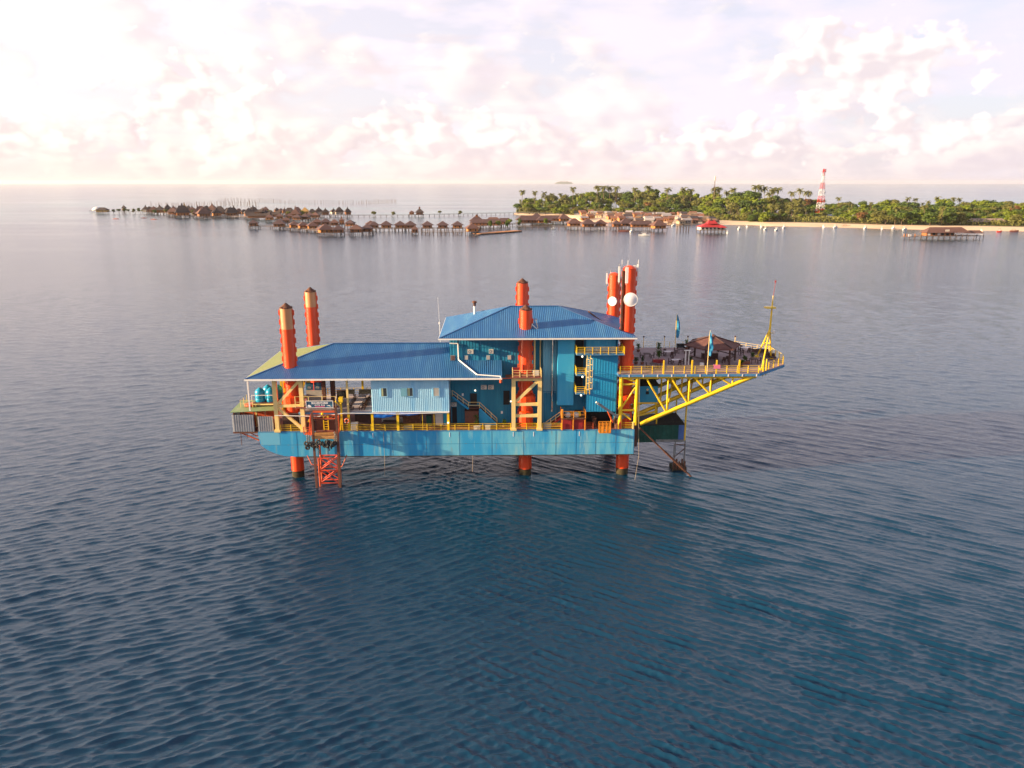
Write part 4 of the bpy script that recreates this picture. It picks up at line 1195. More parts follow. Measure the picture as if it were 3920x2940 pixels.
for pts, lab in (([(19.75, -0.2, 16.6), (19.9, -0.2, 9.0), (20.1, -0.3, 4.0), (19.6, -0.4, -0.2)], 'thin pale rope hanging from the helideck corner past the hull end to the water'),
                 ([(-20.1, -0.2, 8.2), (-20.1, -0.15, 3.5), (-20.2, -0.2, 1.0)], 'pale hose dangling below the hull under the pale blue cabin'),
                 ([(-6.2, -0.2, 4.3), (-6.3, -0.2, 1.5)], 'short pale rope dangling below the middle of the hull')):
    rig_single('rope', MB().path(pts, 0.03, 5), M_ROPE, lab, 'rope', pts[0])

# ------------------------------------------------------------------ dishes and antennas on the right legs
def dish(c, axis, r, lab):
    T = rig_thing('dish_antenna', lab, 'dish', c)
    axis = Vector(axis).normalized()
    c = Vector(c)
    MB().tube(c, c + axis * 0.35, r, 28).build('drum', M_DISH, T, smooth=True)
    MB().torus(c + axis * 0.35, axis, r - 0.02, 0.05, 28, 6).build('rim', M_WHITE, T)
    up = Vector((0, 0, 1))
    s = axis.cross(up).normalized()
    vs, fs, n = [], [], 28
    for k, (rr, d) in enumerate(((1.0, 0.36), (0.55, 0.50), (0.12, 0.56))):
        for i in range(n):
            a = 2 * math.pi * i / n
            vs.append(c + axis * d + (s * math.cos(a) + s.cross(axis) * math.sin(a)) * (r - 0.05) * rr)
    for k in range(2):
        for i in range(n):
            j = (i + 1) % n
            fs.append((k * n + i, k * n + j, (k + 1) * n + j, (k + 1) * n + i))
    fs.append(tuple(range(2 * n, 3 * n)))
    MB().add(vs, fs).build('radome', M_DISH, T, smooth=True)
    MB().tube(c - axis * 0.5, c, 0.12, 6).build('mount', M_GREY, T)
dish((18.1, 1.25, 28.75), (-0.08, -1, 0.0), 1.03, 'large white round dish antenna on the front right orange leg')
dish((17.9, 17.0, 26.1), (-0.55, -0.8, 0.05), 0.78, 'smaller white drum dish antenna on the rear right orange leg')
def panel(x, y, z0, z1, w, lab):
    T = rig_thing('panel_antenna', lab, 'antenna', (x, y, z0), 'mobile antennas on the right legs')
    MB().box(x - w / 2, x + w / 2, y - 0.09, y + 0.09, z0, z1).build('panel', M_WHITE, T)
    MB().tube((x, y + 0.2, z0 - 0.3), (x, y + 0.2, z1 + 0.4), 0.05, 6).build('mount_pole', M_GREY, T)
    for z in (z0 + 0.3, z1 - 0.3):
        MB().beam((x, y + 0.1, z), (x + (18.1 - x) * 0.5, y + 0.7, z), 0.07).build('bracket', M_GREY, T)
panel(16.42, 2.4, 31.2, 33.6, 0.26, 'white panel antenna left of the front right leg top')
panel(17.4, 1.25, 31.2, 33.6, 0.42, 'wide white panel antenna on the face of the front right leg top')
panel(19.3, 2.8, 31.0, 33.9, 0.24, 'white panel antenna right of the front right leg top')
panel(16.85, 18.0, 29.0, 30.8, 0.26, 'white panel antenna farthest left, off the rear right leg')
panel(17.5, 18.3, 29.2, 31.0, 0.16, 'narrow white panel antenna close against the rear right leg')
for x, z in ((16.85, 34.6), (17.75, 34.5), (19.35, 34.6)):
    rig_single('whip_antenna', MB().tube((x, 2.7, 33.0), (x, 2.7, z), 0.03, 5), M_WHITE, {16.85: 'thin whip antenna left of the front right leg top', 17.75: 'thin whip antenna standing on the front right leg top', 19.35: 'thin whip antenna right of the front right leg top'}[x], 'antenna', (x, 2.7, 33))
rig_single('cable_tray', MB().box(16.85, 17.1, 2.0, 2.5, 23.4, 33.0).path([(16.9, 2.2, 23.6), (16.4, 3.5, 23.5), (14.0, 8.0, 24.7), (12.9, 11.0, 25.3)], 0.12), M_RUST, 'dark cable run up the front right leg and across the upper roof', 'cable', (17, 2.2, 23.5))

# ------------------------------------------------------------------ left end: tanks, canopy, corrugated shed
T = rig_thing('tank_shelf', 'weathered shelf carrying the blue water tanks at the left end', 'shelf', (-39, 4.5, 12))
MB().box(-40.9, -36.9, 2.9, 7.0, 12.02, 12.2).build('platform', M_BROWNST, T)
MB().box(-40.9, -36.9, 2.75, 2.9, 11.9, 12.1).build('edge', M_CREAM, T)
for x, y in ((-40.6, 3.1), (-37.2, 3.1), (-40.6, 6.8), (-37.2, 6.8)):
    MB().box(x - 0.12, x + 0.12, y - 0.12, y + 0.12, DZ, 12.02).build('leg', M_CREAM, T)
MB().tube((-41, 2.8, 13.5), (-37, 2.8, 13.5), 0.05, 6).build('guard_rail', M_WHITE, T)
for x in (-41, -37):
    MB().tube((x, 2.8, 12.1), (x, 2.8, 13.5), 0.04, 6).build('guard_post', M_WHITE, T)
for (x, y), lab in zip(((-40.05, 4.0), (-38.35, 4.0), (-39.3, 5.8), (-37.7, 5.8)), ('blue plastic water tank, front one at the far left end', 'blue plastic water tank, front one beside the cream post', 'blue plastic water tank, rear one at the far left', 'blue plastic water tank, rear one beside the cream post')):
    T = rig_thing('water_tank', lab, 'tank', (x, y, 12.2), 'blue water tanks on the left shelf')
    MB().lathe((x, y, 12.2), [(0.72, 0), (0.76, 0.1), (0.76, 0.5), (0.73, 0.55), (0.76, 0.6), (0.76, 1.05), (0.73, 1.1), (0.76, 1.15), (0.76, 1.6), (0.55, 1.95), (0.3, 2.08)], 18).build('barrel', M_TANK, T, smooth=True)
    MB().lathe((x, y, 14.26), [(0.27, 0), (0.27, 0.14), (0.1, 0.2)], 12).build('lid', M_TANK, T)
T = rig_thing('bow_shed', 'grey corrugated lean-to with a green flat canopy hung off the bow', 'shed', (-40.5, 3, 8.2))
MB().ribbed((-43.55, 0.5, 8.25), (-40.25, 0.5, 8.25), (0, 0, 2.75), [(0, 1), (1, 1)], 0.36, 0.07).build('sheet_wall', M_SHEET, T)
MB().ribbed((-39.6, 0.35, 8.28), (-37.2, 0.35, 8.28), (0, 0, 2.5), [(0, 1), (1, 1)], 0.30, 0.07).build('sheet_wall', M_SHEET, T)
MB().ribbed((-43.55, 6.5, 8.25), (-43.55, 0.5, 8.25), (0, 0, 2.75), [(0, 1), (1, 1)], 0.36, 0.07).build('sheet_wall', M_SHEET, T)
MB().add([(-43.8, 0.4, 11.45), (-37.1, 0.9, 11.6), (-37.1, 6.6, 11.75), (-43.9, 6.6, 11.6), (-43.8, 0.4, 11.38), (-37.1, 0.9, 11.53), (-37.1, 6.6, 11.68), (-43.9, 6.6, 11.53)], [(0, 1, 2, 3), (7, 6, 5, 4), (0, 4, 5, 1), (1, 5, 6, 2), (2, 6, 7, 3), (3, 7, 4, 0)]).build('canopy', M_CANOPY, T)
MB().box(-43.6, -39.7, 0.4, 7.0, 8.0, 8.2).build('floor', M_BROWNST, T)
for x in (-43.4, -41.8, -40.3, -38.5):
    MB().box(x - 0.06, x + 0.06, 0.7, 0.82, 8.2, 11.45).build('post', M_BROWNST, T)
MB().box(-43.2, -37.4, 3.0, 3.2, 8.3, 11.3).build('inner_wall', M_LIFT, T)
for y in (0.8, 6.0):
    MB().beam((-42.6, y, 8.0), (-39.55, y, 6.6), 0.16).build('strut', M_LIFT, T)
    MB().beam((-41.2, y, 8.0), (-39.6, y, 7.2), 0.12).build('strut', M_LIFT, T)
for x, z in ((-42.6, 5.9), (-41.6, 7.0)):
    MB().tube((x, 0.9, z), (x, 0.9, 8.1), 0.05, 5).build('hanging_bar', M_RUST, T)
rig_single('float_ring', MB().lathe((-41.5, 3.5, 11.62), [(0.9, 0), (1.0, 0.15), (0.95, 0.35), (0.5, 0.42)], 16), M_LIFT, 'faded red round float lying on the green canopy', 'float', (-41.5, 3.5, 11.6), smooth=True)
T = rig_thing('bow_railing', 'thin pale railing on the green canopy at the left end', 'railing', (-42, 2.6, 11.6))
rail_run(T, [(-42.8, 5.8, 11.6), (-42.8, 2.6, 11.6), (-40.9, 2.6, 11.6)], h=1.2, rails=2, every=1.4, m=M_CREAM, pr=0.04, rr=0.03)

# ------------------------------------------------------------------ dive lift
lift = rig_thing('dive_lift', 'rusty orange dive lift tower at the left of the hull front', 'lift', (-28.6, -1.6, 0))
for x, zt in ((-30.45, 12.2), (-26.8, 13.0)):
    MB().box(x - 0.16, x + 0.16, -2.65, -2.35, -2.5, zt).build('guide_beam', M_BROWNST, lift)
for x in (-30.05, -27.1):
    for y in (-1.9, -0.5):
        MB().tube((x, y, -3), (x, y, 4.6 if y < -1 else 8.2), 0.13, 8).build('tower_leg', M_LIFT, lift)
for y in (-1.9, -0.5):
    for z0, z1 in ((0.5, 2.6), (2.6, 4.7)):
        MB().tube((-30.05, y, z0), (-27.1, y, z1), 0.09, 6).build('brace', M_ORANGE, lift)
        MB().tube((-27.1, y, z0), (-30.05, y, z1), 0.09, 6).build('brace', M_ORANGE, lift)
    for z in (0.5, 2.6, 4.6):
        MB().tube((-30.05, y, z), (-27.1, y, z), 0.09, 6).build('brace', M_ORANGE, lift)
for x in (-30.05, -27.1):
    for z in (0.6, 2.5, 4.3):
        MB().tube((x, -1.9, z), (x, -0.5, z), 0.08, 6).build('brace', M_ORANGE, lift)
MB().path([(-32.2, -0.2, 4.5), (-31.4, -0.9, 3.2), (-30.1, -0.9, 3.1)], 0.07).build('hose_arm', M_LIFT, lift)
MB().path([(-26.0, -0.2, 4.5), (-26.6, -0.9, 3.0), (-27.1, -0.9, 2.6)], 0.07).build('hose_arm', M_LIFT, lift)
# gantry
for z in (11.15, 11.72):
    MB().beam((-30.75, -2.3, z), (-27.0, -2.3, z), 0.12).build('gantry_chord', M_LIFT, lift)
for k in range(5):
    x = -30.7 + k * 0.92
    MB().beam((x, -2.3, 11.15), (x, -2.3, 11.72), 0.09).build('gantry_web', M_LIFT, lift)
    if k < 4:
        a, b = (11.15, 11.72) if k % 2 else (11.72, 11.15)
        MB().beam((x, -2.3, a), (x + 0.92, -2.3, b), 0.07).build('gantry_web', M_LIFT, lift)
MB().beam((-30.5, -1.6, 12.05), (-27.0, -1.6, 12.05), 0.3, 0.26).build('gantry_head', M_LIFT, lift)
MB().lathe((-28.9, -2.4, 11.75), [(0.1, 0), (0.2, 0.1), (0.2, 0.3), (0.05, 0.4)], 10).build('sheave', M_YELLOW, lift)
for s, x in ((-1, -30.75), (1, -27.0)):
    for k in range(4):
        MB().tube((x + s * 0.05 * k, -2.3 + 0.35 * k, 11.7), (x + s * (0.35 - 0.16 * k), -2.5 + 0.25 * k, 8.5), 0.06, 6).build('side_stay', M_LIFT if k % 2 else M_ORANGE, lift)
MB().box(-30.7, -27.3, -2.6, -0.1, 8.24, 8.38).build('platform', M_PLANKS, lift)
for k in range(7):
    MB().box(-30.7 + k * 0.49, -30.24 + k * 0.49, -2.62, -2.5, 8.0, 8.36).build('plank', M_PLANKS, lift)
MB().box(-30.6, -27.2, 0.5, 0.6, DZ + 0.02, 10.9).build('back_panel', M_BROWNST, lift)
MB().box(-32.2, -31.0, -0.9, 0.0, 8.1, 8.24).build('side_platform', M_LIFT, lift)
T = rig_thing('lift_railing', 'small orange railing left of the dive lift', 'railing', (-31.6, -0.9, 8.24))
rail_run(T, [(-32.3, 0.0, 8.24), (-32.3, -0.85, 8.24), (-31.1, -0.85, 8.24)], h=1.1, rails=3, every=1.2, m=M_LIFT)
T = rig_thing('fixed_ladder', 'yellow ladder inside the dive lift opening', 'ladder', (-29.1, 0.4, 8.3))
for x in (-29.4, -28.7):
    MB().box(x - 0.07, x + 0.07, 0.3, 0.4, DZ, 10.9).build('stile', M_YELLOW, T)
for k in range(6):
    MB().box(-29.4, -28.7, 0.32, 0.38, 8.6 + k * 0.4, 8.68 + k * 0.4).build('rung', M_YELLOW, T)

# tyres and chains hung as fenders under the lift platform
rg = random.Random(4)
tyre_spots = [(-31.35, 6.75, 0.42), (-31.5, 7.4, 0.40), (-31.0, 7.3, 0.38)]
for k in range(12):
    tyre_spots.append((-30.6 + k * 0.31, 7.35 + rg.uniform(-0.45, 0.3), rg.uniform(0.32, 0.44)))
ordn = ['first', 'second', 'third', 'fourth', 'fifth', 'sixth', 'seventh', 'eighth', 'ninth', 'tenth', 'eleventh', 'twelfth', '13th', '14th']
for k, (x, z, r) in enumerate(tyre_spots):
    lab = ('lowest round black tyre fender at the left corner of the dive lift', 'outermost left black tyre fender beside the lift platform', 'inner black tyre fender at the left corner of the lift')[k] if k < 3 else 'black tyre fender under the lift platform, %s from the left' % ordn[k - 3]
    rig_single('tyre_fender', MB().torus((x, -2.95, z), (rg.uniform(-0.8, 0.8) if k > 1 else 0.1, 1, rg.uniform(-0.3, 0.3)), r * 0.64, r * 0.38, 14, 7), M_BLACKR, lab, 'tyre', (x, -2.95, z), 'tyre fenders of the dive lift', smooth=True)
for k, (x, z0, z1) in enumerate(((-31.3, 7.2, 8.9), (-31.0, 7.4, 8.7), (-27.1, 7.3, 9.2), (-26.9, 7.6, 8.9), (-29.6, 5.7, 6.9), (-28.1, 6.3, 7.0))):
    c = MB()
    z = z0
    i = 0
    while z < z1:
        c.torus((x + rg.uniform(-.05, .05), -2.9, z), (1, 0, 0) if i % 2 else (0, 1, 0), 0.11, 0.045, 8, 5)
        z += 0.17
        i += 1
    rig_single('fender_chain', c, M_CHAIN if k < 4 else M_BLACKR, ['pale hanging chain at the far left of the lift platform', 'pale hanging chain second from the left of the lift platform', 'pale hanging chain at the right of the lift platform, longer one', 'pale hanging chain at the right of the lift platform, shorter one', 'dark chain dangling lowest below the tyre fenders', 'dark chain dangling at the right below the tyre fenders'][k], 'chain', (x, -2.9, z0), 'chains of the dive lift')

for k in range(9):
    x = -30.7 + k * 0.42
    z = 7.75 + rg.uniform(-0.15, 0.1)
    h = rg.uniform(0.7, 1.3)
    rig_single('rope_fender', MB().lathe((x, -2.78, z - h), [(0.06, 0), (0.16, h * 0.2), (0.2, h * 0.6), (0.12, h * 0.9), (0.04, h)], 7), M_BLACKR if k % 3 else M_CHAIN, 'bundled rope fender hanging behind the tyres of the dive lift, %s from the left' % ordn[k], 'fender', (x, -2.78, z - h), 'rope fenders of the dive lift')
for s, x in ((-1, -30.9), (1, -26.9)):
    F = MB()
    for k in range(5):
        F.tube((x, -2.2 + 0.5 * k, 8.3), (x, -2.2 + 0.5 * k, 11.1), 0.06, 5)
    F.tube((x, -2.2, 9.3), (x, -0.2, 9.3), 0.05, 5).tube((x, -2.2, 10.3), (x, -0.2, 10.3), 0.05, 5)
    F.build('side_lattice', M_LIFT, lift)
MB().box(-30.6, -27.2, -2.35, -2.2, 10.95, 11.12).build('gantry_lip', M_BROWNST, lift)
MB().box(-30.5, -27.3, -0.5, 0.4, 8.4, 8.5).build('inner_floor', M_DECK, lift)

# banner with the name of the rig
ban = rig_thing('name_banner', 'dark blue name banner with white lettering above the dive lift', 'banner', (-29.6, -0.5, 12.4))
MB().box(-31.66, -27.64, -0.56, -0.52, 12.42, 13.42).build('sheet', M_SAIL, ban)
fr = MB()
for a, b, c2, d in ((-31.74, -27.56, 12.34, 12.42), (-31.74, -27.56, 13.42, 13.50), (-31.74, -31.66, 12.42, 13.42), (-27.64, -27.56, 12.42, 13.42)):
    fr.box(a, b, -0.60, -0.50, c2, d)
fr.build('frame', M_WHITE, ban)
def lettering(txt, x, z, size, m, parent, y=-0.575, space=1.0):
    c = bpy.data.curves.new('lettering', 'FONT')
    c.body = txt
    c.size = size
    c.align_x = 'CENTER'
    c.extrude = 0.004
    c.offset = 0.012
    c.resolution_u = 3
    c.space_character = space
    tmp = bpy.data.objects.new('lettering_source', c)
    COL.objects.link(tmp)
    bpy.context.view_layer.update()
    me = bpy.data.meshes.new_from_object(tmp.evaluated_get(bpy.context.evaluated_depsgraph_get()))
    bpy.data.objects.remove(tmp)
    me.name = 'lettering'
    me.materials.clear()
    me.materials.append(m)
    o = bpy.data.objects.new('lettering', me)
    COL.objects.link(o)
    o.parent = parent
    b = BASE[parent.name]
    o.location = (x - b[0], y - b[1], z - b[2])
    o.rotation_euler = (R_(90), 0, 0)
lettering('SEAVENTURES', -29.62, 13.00, 0.40, M_PRINTW, ban)
lettering('DIVE RIG', -29.62, 12.70, 0.27, M_PRINTW, ban, space=1.5)
MB().box(-30.35, -28.9, -0.575, -0.562, 12.50, 12.60).build('print_bar', M_PRINTP, ban)
MB().add([(-31.6, -0.57, 12.6), (-31.0, -0.57, 12.5), (-30.9, -0.57, 12.65), (-31.3, -0.57, 12.9)], [(0, 1, 2, 3)]).build('print_fish', M_PRINTW, ban)
MB().add([(-28.6, -0.57, 12.75), (-27.9, -0.57, 12.55), (-28.1, -0.57, 12.8)], [(0, 1, 2)]).build('print_fish', M_PRINTW, ban)
T = rig_thing('walkway_railing', 'cream railing of the short walkway above the name banner', 'railing', (-30, -0.4, 12.4))
MB().box(-33.6, -27.0, -0.45, 0.45, 12.28, 12.40).build('walkway', M_DECK, T)
rail_run(T, [(-33.4, -0.4, 12.4), (-27.2, -0.4, 12.4)], h=1.75, rails=2, every=2.1, m=M_CREAM, pr=0.05, rr=0.035)
T = rig_thing('davit', 'small yellow davit beside the name banner', 'davit', (-26.4, -0.5, 11.4))
MB().tube((-26.5, 0.1, 11.4), (-26.5, 0.1, 13.3), 0.14, 8).build('post', M_YELLOW, T)
MB().box(-26.75, -26.15, -0.4, 0.3, 13.1, 13.9).build('winch', M_YELLOW, T)
MB().beam((-26.5, 0.1, 12.3), (-27.2, -0.6, 13.4), 0.14).build('arm', M_YELLOW, T)
for k in (0.0, 0.35):
    MB().beam((-26.9 + k, 0.5, 8.4), (-26.5, 0.2, 11.6), 0.2).build('leg', M_YELLOW, T)
T = rig_thing('info_board', 'dark two-panel fish picture board behind the dive lift', 'board', (-32, 5.2, 11.4))
for x in (-33.0, -31.7):
    MB().box(x, x + 1.22, 5.1, 5.16, 13.7, 14.95).build('picture_panel', M_SAIL, T)
    MB().add([(x + 0.2, 5.08, 14.0), (x + 0.8, 5.08, 13.9), (x + 0.9, 5.08, 14.2), (x + 0.4, 5.08, 14.35)], [(0, 1, 2, 3)]).build('print_fish', M_GREY, T)
MB().box(-33.0, -30.5, 5.12, 5.2, 11.5, 13.65).build('back_board', M_GLASSP, T)
MB().box(-30.4, -29.9, 5.0, 5.6, 11.4, 16.9).build('post', M_BROWNST, T)
MB().box(-29.3, -28.6, 6.0, 6.6, 11.4, 16.9).build('post', M_BROWNST, T)

# long dining table with benches on the mezzanine
T = rig_thing('dining_table', 'long pale dining table running back across the open dining floor', 'table', (-24.3, 4.6, 11.4))
MB().box(-24.95, -23.75, 1.0, 8.0, 12.12, 12.2).build('table_top', M_TABLE, T)
for y in (1.3, 4.5, 7.7):
    for x in (-24.8, -23.9):
        MB().box(x - 0.05, x + 0.05, y - 0.05, y + 0.05, 11.4, 12.12).build('leg', M_DARKWOOD, T)
for i, y in enumerate((1.4, 2.4, 3.4, 4.4, 5.4, 6.4, 7.4)):
    for s, sd in ((-1, 'left'), (1, 'right')):
        chair(-24.35 + s * 1.0, y, 0.0 if s < 0 else math.pi, 'brown chair on the %s side of the long dining table, %s from the near end' % (sd, ('first', 'second', 'third', 'fourth', 'fifth', 'sixth', 'seventh')[i]), 'chairs on the %s side of the long table' % sd, z=11.4, m=M_RUST if s > 0 else M_DARKWOOD)
bench(-28.4, -26.2, 9.6, 10.4, 'dark sofa by the far railing of the dining floor', z=11.4)
bench(-25.5, -22.2, 9.8, 10.5, 'dark bench at the far end of the long dining table', z=11.4)
T = rig_thing('dive_gear_rack', 'dark rack of dive gear left of the long dining table', 'rack', (-27.6, 7.5, 11.4))
MB().box(-28.6, -26.9, 7.2, 7.9, 12.9, 13.0).build('top_bar', M_DARKWOOD, T)
for x in (-28.6, -26.95):
    MB().box(x, x + 0.1, 7.3, 7.8, 11.4, 12.9).build('upright', M_DARKWOOD, T)
for k in range(6):
    MB().box(-28.45 + k * 0.26, -28.25 + k * 0.26, 7.25, 7.85, 11.7, 12.85).build('wetsuit', M_BLACKR, T)

# ------------------------------------------------------------------ right front: generator skid, crane, basket
T = rig_thing('generator_skid', 'dark red skid platform with orange railing and a little stair', 'platform', (9.6, 1.0, DZ))
MB().box(7.9, 11.5, 0.3, 2.5, DZ + 0.02, 10.1).build('body', M_REDP, T)
MB().box(7.7, 11.6, -0.15, 2.6, 10.1, 10.25).build('floor', M_RUST, T)
for x in (7.85, 9.6, 11.45):
    MB().box(x - 0.08, x + 0.08, -0.13, 0.03, DZ, 10.1).build('leg', M_CAGE, T)
rail_run(T, [(7.8, 2.4, 10.25), (7.8, -0.05, 10.25), (11.5, -0.05, 10.25), (11.5, 2.4, 10.25)], h=1.15, rails=2, every=1.8, m=M_CAGE)
MB().box(7.74, 8.0, -0.1, 0.5, 10.25, 11.6).build('gate', M_CAGE, T)
stair(T, (7.7, 0.6, 10.2), (5.3, 0.6, DZ + 0.1), 0.9, 7, M_REDP, M_RUST, M_CREAM)
for x, y, s, mm in ((8.8, 0.9, 0.5, M_ACW), (9.4, 1.2, 0.42, M_CAGE), (10.1, 0.9, 0.5, M_ACW), (10.6, 1.2, 0.36, M_YELLOW)):
    MB().lathe((x, y, 10.25), [(s * 0.9, 0), (s, 0.3), (s * 0.7, 0.62), (s * 0.2, 0.75)], 8).build('bundle', mm, T)
T = rig_thing('deck_crane', 'grey and red deck crane with its boom raised over the basket', 'crane', (16.6, 0.8, DZ))
MB().lathe((16.7, 0.9, DZ), [(0.55, 0), (0.5, 1.2), (0.62, 1.25), (0.62, 1.7)], 12).build('pedestal', M_RUST, T)
MB().box(16.2, 17.6, 0.5, 1.3, 9.9, 10.5).build('house', M_GREY, T)
MB().beam((17.0, 0.5, 10.0), (13.3, -0.7, 12.85), 0.42, 0.38).build('boom', M_GREY, T)
MB().beam((14.4, -0.35, 12.0), (13.0, -0.8, 13.05), 0.28, 0.26).build('boom_tip', M_ACW, T)
MB().tube((15.9, 0.5, 9.4), (15.0, -0.1, 11.4), 0.16, 8).build('ram', M_LIFT, T)
MB().tube((15.0, -0.1, 11.4), (14.6, -0.2, 11.8), 0.09, 8).build('ram_rod', M_REDP, T)
MB().tube((17.4, 1.0, 10.4), (18.6, 1.0, 10.2), 0.4, 10).build('winch_drum', M_GREY, T)
MB().tube((15.5, 0.4, 9.2), (15.7, 0.4, 10.3), 0.07, 6).build('lever', M_YELLOW, T)
T = rig_thing('man_basket', 'orange lifting basket hung over the hull edge below the crane', 'basket', (14.5, -0.7, 8.1))
MB().box(13.6, 15.4, -1.1, -0.25, 8.1, 8.18).build('floor', M_CAGE, T)
for x in (13.6, 14.2, 14.8, 15.36):
    for y in (-1.1, -0.3):
        MB().box(x - 0.05, x + 0.05, y, y + 0.06, 8.1, 9.75).build('post', M_CAGE, T)
for z in (8.7, 9.25, 9.7):
    for y in (-1.1, -0.3):
        MB().box(13.55, 15.42, y, y + 0.06, z, z + 0.08).build('rail', M_CAGE, T)
for k in range(2):
    MB().box(13.66 + k * 0.9, 14.42 + k * 0.9, -1.07, -1.03, 8.2, 9.2).build('panel', M_CAGE, T)

# ------------------------------------------------------------------ clutter on the lower deck
def crate(name, x0, x1, y0, y1, h, m, lab, cat, z=DZ + 0.02):
    rig_single(name, MB().box(x0, x1, y0, y1, z, z + h * 0.85).box(x0 - 0.04, x1 + 0.04, y0 - 0.04, y1 + 0.04, z + h * 0.85, z + h), m, lab, cat, ((x0 + x1) / 2, (y0 + y1) / 2, z))
crate('sofa_block', -25.0, -22.4, 3.0, 4.0, 2.2, M_DARKWOOD, 'dark wooden cabinet on the lower deck left of the first yellow post', 'cabinet')
crate('bench_locker', -21.0, -16.5, 4.5, 5.4, 0.6, M_POTW, 'long white bench under the pale blue cabin', 'bench')
crate('rinse_tank', -20.5, -18.2, 2.0, 3.0, 0.9, M_DARKWOOD, 'dark low tank under the left of the pale cabin', 'tank')
crate('gear_shelf', -17.4, -14.6, 2.6, 3.4, 1.9, M_RUST, 'rusty brown gear shelf under the middle of the pale cabin', 'shelf')
crate('gear_shelf', -13.6, -12.8, 2.4, 3.2, 1.7, M_TARPG, 'dark green cabinet under the right of the pale cabin', 'cabinet')
crate('notice_board', -12.2, -11.0, 3.0, 3.15, 2.0, M_POTW, 'white notice panel standing under the right of the pale cabin', 'panel')
crate('poster_board', -10.9, -10.1, 2.9, 3.05, 1.9, M_TANK, 'teal poster panel beside the white notice panel', 'panel')
crate('cool_box', -25.2, -24.2, 0.5, 1.0, 1.25, M_WHITE, 'white cool box behind the railing at the first yellow post', 'box')
crate('storage_box', -17.0, -15.6, 0.5, 1.1, 0.6, M_GREY, 'grey storage box behind the front railing under the cabin', 'box')
crate('oil_drum_box', -6.0, -5.0, 0.4, 1.0, 0.55, M_POTW, 'round-edged white box behind the railing below the stair', 'box')
crate('storage_box', -4.2, -3.4, 0.4, 1.0, 0.6, M_ACW, 'cream storage box behind the railing right of the potted palm', 'box')
crate('storage_box', 5.0, 6.2, 0.5, 1.4, 0.85, M_SHEET, 'grey box behind the railing right of the cream portal', 'box')
crate('machine_box', -35.9, -33.6, 0.9, 1.6, 2.6, M_DARKWOOD, 'dark machine cabinet in front of the left orange leg', 'cabinet')
crate('tool_chest', -33.4, -32.7, 1.2, 2.0, 2.2, M_ACW, 'tall pale locker beside the left cream portal', 'locker')
crate('winch_box', 12.9, 13.4, 1.5, 2.5, 1.5, M_RUST, 'rusty locker in the dark opening under the big blue wall', 'locker')
T = rig_thing('lifebuoy', 'orange lifebuoy hung on the tall cream post', 'lifebuoy', (-25.7, -0.1, 10.0))
MB().torus((-25.7, -0.1, 10.1), (0, 1, 0), 0.33, 0.11, 18, 8).build('ring', M_RING, T, smooth=True)
for a in (0.8, 2.4, 3.9, 5.5):
    MB().box(-25.7 + 0.33 * math.cos(a) - 0.07, -25.7 + 0.33 * math.cos(a) + 0.07, -0.23, 0.0, 10.1 + 0.33 * math.sin(a) - 0.07, 10.1 + 0.33 * math.sin(a) + 0.07).build('band', M_WHITE, T)
# lit bulbs
for (x, y, z), lab in (((10.75, -0.38, 20.2), 'lit round lamp under the long top balcony'), ((10.85, -0.38, 17.0), 'lit round lamp under the upper small landing'), ((10.7, -0.38, 14.05), 'lit round lamp under the lower small landing'),
                       ((-5.8, 3.8, 13.8), 'lit round lamp above the black door on the teal wall'), ((-0.1, 3.8, 11.95), 'lit round lamp on the teal wall beside the cream portal'), ((-9.97, -0.05, 9.65), 'lit round lamp on the yellow post below the cabin corner')):
    T = rig_thing('bulkhead_lamp', lab, 'lamp', (x, y, z))
    MB().lathe((x, y, z - 0.16), [(0.04, 0.06), (0.10, 0.09), (0.13, 0.16), (0.10, 0.23), (0.04, 0.27)], 10).build('bulb', M_LAMP, T, smooth=True)
    MB().box(x - 0.12, x + 0.12, y + 0.12, y + 0.2, z - 0.14, z + 0.18).build('housing', M_GREY, T)


# ================================================================== THE ISLAND, THE WATER VILLAGE AND THE BAY
def ordinal(n):
    w = ['', 'first', 'second', 'third', 'fourth', 'fifth', 'sixth', 'seventh', 'eighth', 'ninth', 'tenth', 'eleventh', 'twelfth']
    return w[n] if n < len(w) else '%d%s' % (n, {1: 'st', 2: 'nd', 3: 'rd'}.get(n % 10 if n // 10 != 1 else 0, 'th'))


M_SAND = mat('beach_sand', (0.70, 0.51, 0.33), 0.9, col2=(0.60, 0.42, 0.27), scale=0.03, col3=(0.34, 0.24, 0.15), scale3=0.12, lo3=0.60, hi3=0.75)
M_SOIL = mat('island_soil', (0.10, 0.085, 0.04), 0.95, col2=(0.05, 0.06, 0.02), scale=0.03)
M_WOODW = mat('brown_plank_wall', (0.30, 0.115, 0.040), 0.75, col2=(0.22, 0.085, 0.035), scale=0.8, streak=True)
M_WOODO = mat('orange_and_sunlit_planks', (0.48, 0.19, 0.05), 0.75, col2=(0.38, 0.14, 0.04), scale=0.8, streak=True)  # brown planks with sunlight put into the colour; also plain orange timber
M_HROOF = mat('plum_brown_roof', (0.085, 0.048, 0.048), 0.8, col2=(0.115, 0.062, 0.056), scale=0.5)
M_HROOF2 = mat('warm_brown_roof', (0.135, 0.066, 0.052), 0.8, col2=(0.10, 0.052, 0.045), scale=0.5)
M_HROOFD = mat('dark_thatch_roof', (0.055, 0.038, 0.036), 0.9, col2=(0.08, 0.052, 0.045), scale=0.6)
M_HROOFY = mat('golden_thatch_roof', (0.42, 0.25, 0.08), 0.9, col2=(0.30, 0.17, 0.06), scale=0.6)
M_HWHITE = mat('whitewashed_wall', (0.66, 0.58, 0.47), 0.8, col2=(0.55, 0.46, 0.36), scale=0.6)
